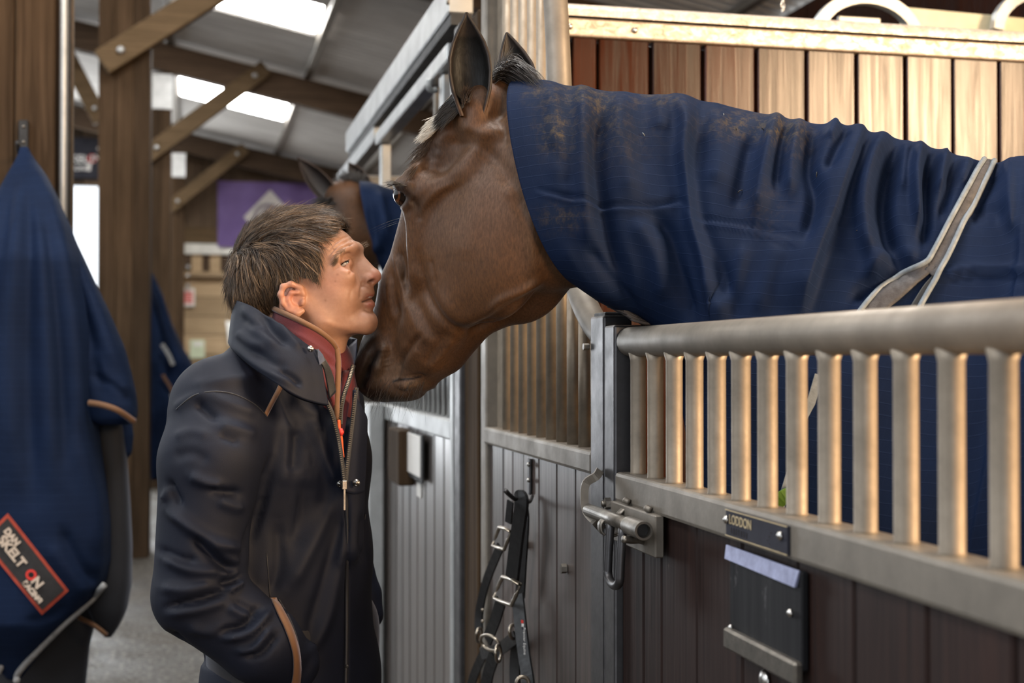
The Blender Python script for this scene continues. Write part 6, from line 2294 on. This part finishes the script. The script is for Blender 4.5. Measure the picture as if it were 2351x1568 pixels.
o = mesh_obj('hair_strands', V, Q, M['strand'], hair_root, col=np.repeat(ccol, (seg + 1) * 3, 0)); tag(o, kind='stuff')
# stray hairs along the outline
roots, dirs = [], []
for i in range(160):
    v = cand[RNG.randint(len(cand))]; p = CV[v]; n = CN[v]
    roots.append(p); dirs.append(n * .6 + C_R * RNG.normal(.3, .5) + np.array([0, 0, RNG.normal(0, .4)]))
V, Q = strands_geo(roots, dirs, RNG.uniform(.008, .022, 160), .0003, 5, np.array([0, 0, -.3]), .2)
o = mesh_obj('stray_hairs', V, Q, M['strand'], hair_root, col=np.tile(np.array([.09, .06, .035]), (len(V), 1))); tag(o, kind='stuff')
# brows and lashes
bvh_m = BVHTree.FromPolygons([tuple(v) for v in MV], MQ.tolist())
roots, dirs = [], []
bl_ = smooth_path([(770, 603), (775, 590), (784, 578), (796, 568), (808, 562)], 10)
for i in range(420):
    u = RNG.rand(); a = np.array([np.interp(u, np.linspace(0, 1, len(bl_)), bl_[:, k]) for k in (0, 1)]) + RNG.normal(0, 2.6 * (1.1 - .5 * u), 2)
    r = ray(a[0], a[1]); r /= np.linalg.norm(r)
    loc, nrm, ii, dd = bvh_m.ray_cast(Vector(C_O), Vector(r))
    if loc is None: continue
    roots.append(np.array(loc)); dirs.append(np.array(nrm) * .22 - C_R * .62 + np.array([0, 0, -.30 - .35 * (1 - u)]))
n1 = len(roots)
for i in range(70):
    p = mirm(HM(812 + RNG.normal(0, 3), 560 + RNG.normal(0, 4), .026)); roots.append(p); dirs.append(C_R * .7 + np.array([0, 0, .45]) - ML * .2)
V, Q = strands_geo(roots, dirs, np.concatenate([RNG.uniform(.006, .011, n1), RNG.uniform(.008, .014, len(roots) - n1)]), .00018, 4, None, .14)
tag(mesh_obj('eyebrows', V, Q, M['strand'], hair_root, col=np.tile(np.array([.12, .075, .042]), (len(V), 1))), kind='stuff')
roots, dirs = [], []
for i in range(50):
    u = RNG.rand(); q = np.array([HM(779, 611, .0430), HM(787, 604, .0455), HM(800, 598, .0420)])
    p = q[0] + (q[1] - q[0]) * u * 2 if u < .5 else q[1] + (q[2] - q[1]) * (u * 2 - 1)
    roots.append(p); dirs.append(C_R + ML * .4 + np.array([0, 0, .3]))
V, Q = strands_geo(roots, dirs, RNG.uniform(.004, .007, 50), .0003, 4, np.array([0, 0, .2]), .15)
tag(mesh_obj('eyelashes', V, Q, M['strand'], hair_root, col=np.tile(np.array([.02, .012, .008]), (len(V), 1))), kind='stuff')
# ================================================================== rugs hung on the posts
def hung_cloth(name, rows, depth, thick, mat, parent, ridges=None, nth=72, nrow=90, flat=.75, uvs=True):
    """closed hanging bundle: rows = (y, x_left, x_right[, depth]) in pixels"""
    rows = np.array([(r[0], r[1], r[2], r[3] if len(r) > 3 else depth) for r in rows], float)
    if depth < 3.2: rows[:, 3] *= KR; thick *= KR
    ys = np.linspace(rows[0, 0], rows[-1, 0], nrow)
    L_ = np.interp(ys, rows[:, 0], rows[:, 1]); R_ = np.interp(ys, rows[:, 0], rows[:, 2]); D_ = np.interp(ys, rows[:, 0], rows[:, 3])
    for arr in (L_, R_):
        for _ in range(2): arr[1:-1] = arr[1:-1] * .5 + (arr[:-2] + arr[2:]) * .25
    th = np.linspace(0, 2 * math.pi, nth, endpoint=False)
    V = np.zeros((nrow, nth, 3)); UV = np.zeros((nrow, nth, 2))
    for i in range(nrow):
        a, b = P(L_[i], ys[i], D_[i]), P(R_[i], ys[i], D_[i])
        c = (a + b) / 2; hw = (b - a) / 2
        tk = min(thick, np.linalg.norm(hw) * .9)
        s = np.sin(th); cc = np.cos(th)
        V[i] = c + np.sign(cc)[:, None] * np.abs(cc)[:, None] ** flat * hw - _h * (np.sign(s) * np.abs(s) ** flat * tk)[:, None]
        UV[i, :, 0] = th * .2; UV[i, :, 1] = ys[i] / 1100.0
    idx = np.arange(nrow * nth).reshape(nrow, nth)
    Q = np.stack([idx[:-1], np.roll(idx, -1, 1)[:-1], np.roll(idx, -1, 1)[1:], idx[1:]], -1).reshape(-1, 4)
    V = V.reshape(-1, 3); UV = UV.reshape(-1, 2)
    if (vnormals(V, Q) * (V - V.mean(0))).sum() < 0: Q = Q[:, ::-1]
    if ridges: V = folds(V, Q, ridges)
    Fc = Q.tolist() + [idx[0, ::-1].tolist(), idx[-1].tolist()]
    o = mesh_obj(name, V, Fc, M[mat], parent, col=np.zeros((len(V), 3)), uv=UV)
    return o, V, Q


KR = 1.36
M['rug_old'] = rug_mat('faded_navy_rug', (.0055, .0125, .036), dirt=False)
M['rug_dark'] = cloth_mat('dark_rug_lining', (.009, .010, .014), .8, .2)
r1 = empty('hanging_rug', (P(80, 1500, 4.16)[0], P(80, 1500, 4.16)[1], P(80, 1560, 4.16)[2]), 'navy horse rug with a red edged badge hung on the broad post', 'rug')
A_rows = [(340, 48, 62, 2.95), (370, 36, 77, 2.93), (400, 20, 96, 2.90), (450, -4, 124, 2.88), (520, -32, 156, 2.86), (600, -60, 184), (700, -90, 206), (800, -108, 216), (900, -118, 216), (1000, -122, 222), (1100, -122, 236), (1200, -115, 247), (1290, -104, 248), (1340, -95, 238), (1400, -75, 190), (1450, -55, 140), (1500, -25, 92), (1558, 18, 48)]
ridA = [([(52, 355), (40, 520), (20, 800), (30, 1100)], .022, 26), ([(66, 355), (92, 520), (110, 800), (120, 1100)], .020, 22), ([(60, 360), (68, 560), (62, 850), (75, 1150)], -.022, 20),
        ([(78, 370), (130, 540), (165, 760), (180, 1000)], .018, 20), ([(72, 370), (112, 560), (138, 800), (150, 1050)], -.018, 16), ([(45, 360), (5, 560), (-30, 800)], -.018, 20),
        ([(140, 1215), (180, 1290), (225, 1340)], -.016, 12), ([(110, 1250), (160, 1320), (200, 1370)], .012, 16), ([(60, 1430), (110, 1420), (160, 1390)], -.01, 14), ([(170, 1000), (215, 1150), (220, 1280)], .012, 22)]
cA, VA, QA = hung_cloth('rug_front', A_rows, 2.85, .10, 'rug_old', r1, ridA, 110, 170)
B_rows = [(430, 92, 118, 2.90), (500, 112, 152, 2.89), (560, 122, 176, 2.88), (640, 140, 212, 2.87), (720, 160, 250, 2.86), (800, 180, 284, 2.86), (870, 192, 302, 2.86), (930, 198, 313, 2.86), (962, 204, 312, 2.86), (974, 225, 300, 2.86)]
hung_cloth('rug_neck_flap', B_rows, 2.86, .06, 'rug_old', r1, [([(150, 560), (215, 700), (270, 860)], .014, 16), ([(130, 560), (190, 720), (235, 900)], -.014, 14), ([(210, 800), (250, 870), (300, 900)], .01, 16), ([(205, 860), (260, 885), (306, 930)], -.008, 9)], 72, 110)
C_rows = [(900, 205, 250, 2.93), (980, 205, 282, 2.93), (1060, 205, 290, 2.93), (1150, 205, 296, 2.93), (1250, 205, 301, 2.93), (1340, 200, 300, 2.93), (1400, 205, 290, 2.93), (1440, 225, 272, 2.93), (1462, 240, 256, 2.93)]
hung_cloth('rug_lining', C_rows, 2.93, .05, 'rug_dark', r1, None, 48, 60)
hung_cloth('rug_tail', [(958, 262, 300, 2.95), (1000, 264, 306, 2.95), (1040, 266, 302, 2.95), (1062, 272, 286, 2.95)], 2.95, .03, 'rug_old', r1, None, 32, 30)
hung_cloth('rug_lining', [(1330, -60, 232, 2.95), (1400, -70, 225, 2.95), (1480, -70, 205, 2.95), (1568, -60, 196, 2.95), (1680, -40, 190, 2.95), (1720, 0, 150, 2.95)], 2.95, .04, 'rug_dark', r1, None, 48, 40)
bvh_a = BVHTree.FromPolygons([tuple(v) for v in VA], QA.tolist())


def on_a(px, py, lift=.003):
    r = ray(px, py); r = r / np.linalg.norm(r)
    loc, nrm, i, dist = bvh_a.ray_cast(Vector(C_O), Vector(r))
    return None if loc is None else np.array(loc) - r * lift


def path_on(line, lift, fallback):
    out = []
    for a in smooth_path(line, 8):
        p = on_a(a[0], a[1], lift)
        out.append(P(a[0], a[1], fallback) if p is None else p)
    out = np.array(out)
    for _ in range(3): out[1:-1] = out[1:-1] * .5 + (out[:-2] + out[2:]) * .25
    return out


tube('hem_piping', path_on([(240, 1342), (205, 1382), (150, 1430), (95, 1485), (45, 1540), (38, 1562)], .006, 2.80 * KR), .0095, M['rug_lining'], r1, 8)
tube('hem_piping', smooth_path(PP((20, 1500, 2.82 * KR), (8, 1522, 2.82 * KR), (-6, 1545, 2.82 * KR)), 5), .009, M['rug_lining'], r1, 8)
tube('flap_binding', smooth_path(PP((204, 925, 2.795 * KR), (235, 930, 2.79 * KR), (270, 942, 2.79 * KR), (308, 968, 2.82 * KR)), 6), .009, M['tan_trim'], r1, 8)
tube('strap_cord', smooth_path(PP((180, 1418, 2.90 * KR), (215, 1435, 2.88 * KR), (245, 1458, 2.89 * KR)), 5), .007, M['tan_trim'], r1, 8)
V, Fc = ribbon_geo(smooth_path(PP((165, 1430, 2.93 * KR), (168, 1500, 2.93 * KR), (166, 1570, 2.93 * KR)), 4), TOCAM, .022, .004)
mesh_obj('leg_strap', V, Fc, M['rug_lining'], r1, False)
V, Fc = ribbon_geo(smooth_path(PP((100, 1520, 2.93 * KR), (103, 1568, 2.93 * KR), (104, 1640, 2.93 * KR)), 4), TOCAM, .022, .004)
mesh_obj('leg_strap', V, Fc, M['rug_old'], r1, False)
# badge
M['badge_red'] = plain('rust_red_border', (.34, .045, .022), .7, 0, .2, 40, .1)
M['badge_black'] = plain('badge_black', (.016, .015, .016), .7, 0, .2, 40, .1)
M['badge_pale'] = plain('badge_lettering', (.52, .43, .35), .7, 0, .1, 40, 0)


def badge_pt(u, v, lift):
    """u along the badge (0 top-left .. 1 bottom-right), v across"""
    a = np.array((-45.0, 1240)) * (1 - u) + np.array((96.0, 1412)) * u
    b = np.array((18.0, 1178)) * (1 - u) + np.array((158.0, 1356)) * u
    q = a * (1 - v) + b * v
    p = on_a(q[0], q[1], lift)
    return P(q[0], q[1], 2.75 * KR) if p is None else p


def badge_patch(name, u0, u1, v0, v1, lift, mat, n=16, m=8):
    V = [badge_pt(u, v, lift) for u in np.linspace(u0, u1, n) for v in np.linspace(v0, v1, m)]
    Fc = [(i * m + k, i * m + k + 1, (i + 1) * m + k + 1, (i + 1) * m + k) for i in range(n - 1) for k in range(m - 1)]
    return mesh_obj(name, V, Fc, M[mat], bdg)


bdg = empty('badge', (0, 0, 0)); place(bdg, badge_pt(.5, .5, .01), r1)
badge_patch('badge_border', 0, 1, 0, 1, .0045, 'badge_red')
badge_patch('badge_field', .035, .965, .09, .91, .0065, 'badge_black')
bo, bx, by = badge_pt(.5, .5, .010), badge_pt(.9, .5, .010) - badge_pt(.1, .5, .010), badge_pt(.5, .9, .010) - badge_pt(.5, .1, .010)
bl_len = np.linalg.norm(bx) / .8; bw = np.linalg.norm(by) / .8
bxn = bx / np.linalg.norm(bx); byn = by / np.linalg.norm(by); bn = np.cross(bxn, byn)
if bn.dot(TOCAM) < 0: bn = -bn


def badge_text(txt, u, v, size, mat, sx=1.0):
    text_mesh('lettering', txt, badge_pt(u, v, .013) , bxn, byn, size, M[mat], bdg, .0008, bold=.0016, sx=sx)


badge_text('DAN', .10, .62, bw * .24, 'badge_pale')
badge_text('SKELT', .12, .34, bw * .36, 'badge_pale', 1.0)
badge_text('O', .56, .34, bw * .36, 'red')
badge_text('N', .665, .34, bw * .36, 'badge_pale')
badge_text('RACING', .62, .14, bw * .19, 'badge_pale', 1.0)
# hook strip on the post
hkp = empty('rug_hook', PY(53, 352, 4.39), 'black iron hook strip screwed to the broad post', 'hook')
a_, b_ = PY(43, 356, 4.38), PY(65, 276, 4.38)
box('iron_strip', (a_[0], 4.375, a_[2]), (b_[0], 4.399, b_[2]), M['black'], hkp, .003)
tube('hook_arm', smooth_path([(.5 * (a_[0] + b_[0]), 4.385, a_[2] + .01), (.5 * (a_[0] + b_[0]), 4.34, a_[2] - .01), (.5 * (a_[0] + b_[0]), 4.27, a_[2] - .005), (.5 * (a_[0] + b_[0]), 4.24, a_[2] + .02)], 4), .007, M['black'], hkp, 8)
for py in (291, 326):
    p = PY(54, py, 4.375); bolt_head('screw', p, (0, -1, 0), .005, M['bolt_steel'], hkp)

r2 = empty('hanging_rug', (P(380, 1100, 10.16)[0], P(380, 1100, 10.16)[1], P(380, 1100, 10.16)[2]), 'dark blue horse rug hung on the back of the post beside the doorway', 'rug')
hung_cloth('rug_cloth', [(628, 346, 352), (680, 343, 368), (740, 342, 392), (800, 342, 420), (850, 342, 448), (890, 342, 456), (930, 342, 444), (970, 342, 425), (1020, 342, 398), (1070, 344, 376), (1102, 348, 362)], 10.16, .14, 'rug_old', r2,
           [([(352, 650), (385, 760), (420, 860)], .04, 9), ([(350, 680), (372, 800), (390, 900)], -.04, 8), ([(390, 900), (380, 980), (370, 1050)], .03, 9)], 60, 80)
for pts, w, mt in (([(372, 790), (388, 815), (398, 838)], .03, 'rug_lining'), ([(374, 860), (395, 895), (402, 915)], .02, 'tan_trim'), ([(395, 905), (402, 935), (398, 960)], .03, 'rug_lining')):
    V, Fc = ribbon_geo(smooth_path([P(a, b, 10.0) for a, b in pts], 4), TOCAM, w, .01)
    mesh_obj('binding', V, Fc, M[mt], r2, False)

# ================================================================== the horse in the neighbouring stall
h2 = empty('horse', (1.4, 4.6, 0), 'second bay horse in a blue rug looking out of the neighbouring stall', 'horse')
gs = Sdf((.10, 3.95, -.02), (3.1, 5.35, 2.32), .013)
D2 = 4.62
def Q2(px, py, d=D2):
    return P(px, py, d)
gs.cone(Q2(800, 465), Q2(762, 560), .085, .092, .04)
gs.cone(Q2(762, 560), Q2(700, 740, 4.75), .085, .055, .04)
gs.ell(Q2(808, 560), np.eye(3), [.085, .07, .13], .04)
gs.cone(Q2(700, 740, 4.75), Q2(690, 790, 4.78), .058, .060, .03)
gs.cone(Q2(812, 510), Q2(980, 580, 4.62), .080, .11, .04)
gs.cone(Q2(980, 580, 4.62), np.array([1.45, 4.5, 1.35]), .11, .22, .06)
gs.cone(np.array([1.45, 4.5, 1.3]), np.array([2.4, 4.45, 1.3]), .25, .27, .06)
for x_, y_, hind in ((1.25, 4.32, 0), (1.25, 4.60, 0), (2.45, 4.32, 1), (2.45, 4.60, 1)):
    gs.chain([(x_, y_, 1.15), (x_, y_, .75), (x_ + (.08 if hind else 0), y_, .5), (x_ + (.06 if hind else 0), y_, .15), (x_ - .03, y_, .05)], [.15 if not hind else .2, .08 if not hind else .12, .05, .036, .05], .05)
GV, GQ = gs.mesh(2)
gpx, gpy, gd = project(GV)
gc = np.tile(np.array([.085, .038, .016]), (len(GV), 1))
dk = np.clip(blob(gpx, gpy, 745, 470, 40, 30) + blob(gpx, gpy, 770, 510, 22, 22) * .7 + (GV[:, 2] < .6), 0, 1)[:, None]
gc = gc * (1 - dk) + np.array([.012, .009, .007]) * dk
parts = [(GV, [tuple(q) for q in GQ.tolist()])]; cols = [gc]
for b_, t_, w_ in (((775, 470), (682, 360), .060), ((845, 445), (800, 372), .055)):
    V, Fc, inner, rim, ss = ear_geo(Q2(*b_, D2 - .05 if b_[0] < 800 else D2 + .08), Q2(*t_, D2 - .02 if b_[0] < 800 else D2 + .1), C_R - .9 * np.array([0, 0, -1.0]), -C_R * .8 + np.array([0, 0, -.6]) + TOCAM * .1, w_ * 1.25, .7)
    parts.append((V, Fc)); cols.append(np.where(inner[:, None], np.array([.012, .008, .007]), np.array([.050, .026, .014])))
V, Fc = merge_geo(parts)
mesh_obj('body', V, Fc, M['coat'], h2, col=np.concatenate(cols))
roots, dirs = [], []
for i in range(500):
    p = Q2(RNG.uniform(785, 832), RNG.uniform(415, 440), D2 + RNG.uniform(-.05, .08)); roots.append(p); dirs.append(np.array([0, 0, 1.0]) * .8 + C_R * RNG.normal(-.1, .5))
for i in range(300):
    p = Q2(RNG.uniform(735, 775), RNG.uniform(450, 480), D2 - .04 + RNG.uniform(-.05, .05)); roots.append(p); dirs.append(-C_R * .8 + np.array([0, 0, -.6]))
V, Q = strands_geo(roots, dirs, RNG.uniform(.03, .07, len(roots)), .002, 4, np.array([0, 0, -.2]), .2)
tag(mesh_obj('mane', V, Q, M['mane'], h2), kind='stuff')
# its rug: neck cover
RS = [((828, 416), (880, 628), 4.46, .11), ((858, 420), (910, 655), 4.47, .12), ((900, 434), (950, 700), 4.49, .14), ((960, 440), (990, 760), 4.52, .17), ((1040, 450), (1030, 900), 4.50, .22), ((1150, 460), (1120, 1100), 4.48, .28), ((1350, 470), (1330, 1150), 4.45, .31), ((1700, 470), (1700, 1150), 4.35, .31)]
T2 = smooth_path([P(*r[0], r[2] + .10) for r in RS], 6); B2 = smooth_path([P(*r[1], r[2] + .10) for r in RS], 6); W2 = smooth_path([[r[3], 0] for r in RS], 6)[:, 0]
th = np.linspace(0, 2 * math.pi, 72, endpoint=False)
V = np.array([[(T2[i] + B2[i]) / 2 + (T2[i] - B2[i]) / 2 * math.cos(t) + np.array([-.25, -.97, 0]) * W2[i] * 1.15 * math.sin(t) for t in th] for i in range(len(T2))])
nS2 = len(T2); idx = np.arange(nS2 * 72).reshape(nS2, 72)
Q = np.stack([idx[:-1], np.roll(idx, -1, 1)[:-1], np.roll(idx, -1, 1)[1:], idx[1:]], -1).reshape(-1, 4)
V = V.reshape(-1, 3)
if (vnormals(V, Q) * (V - V.mean(0))).sum() < 0: Q = Q[:, ::-1]
V = folds(V, Q, [([(870, 440), (880, 500), (900, 560)], .02, 12), ([(850, 470), (862, 540), (885, 600)], -.015, 10), ([(890, 500), (870, 560), (850, 580)], .015, 10)])
uvq = np.stack([np.repeat(np.arange(nS2), 72) * .03, np.tile(th * .15, nS2)], 1)
o = mesh_obj('rug', V, Q, M['rug_old'], h2, col=np.zeros((len(V), 3)), uv=uvq)
o['label'] = 'blue horse rug neck cover'
md = o.modifiers.new('thick', 'SOLIDIFY'); md.thickness = .006
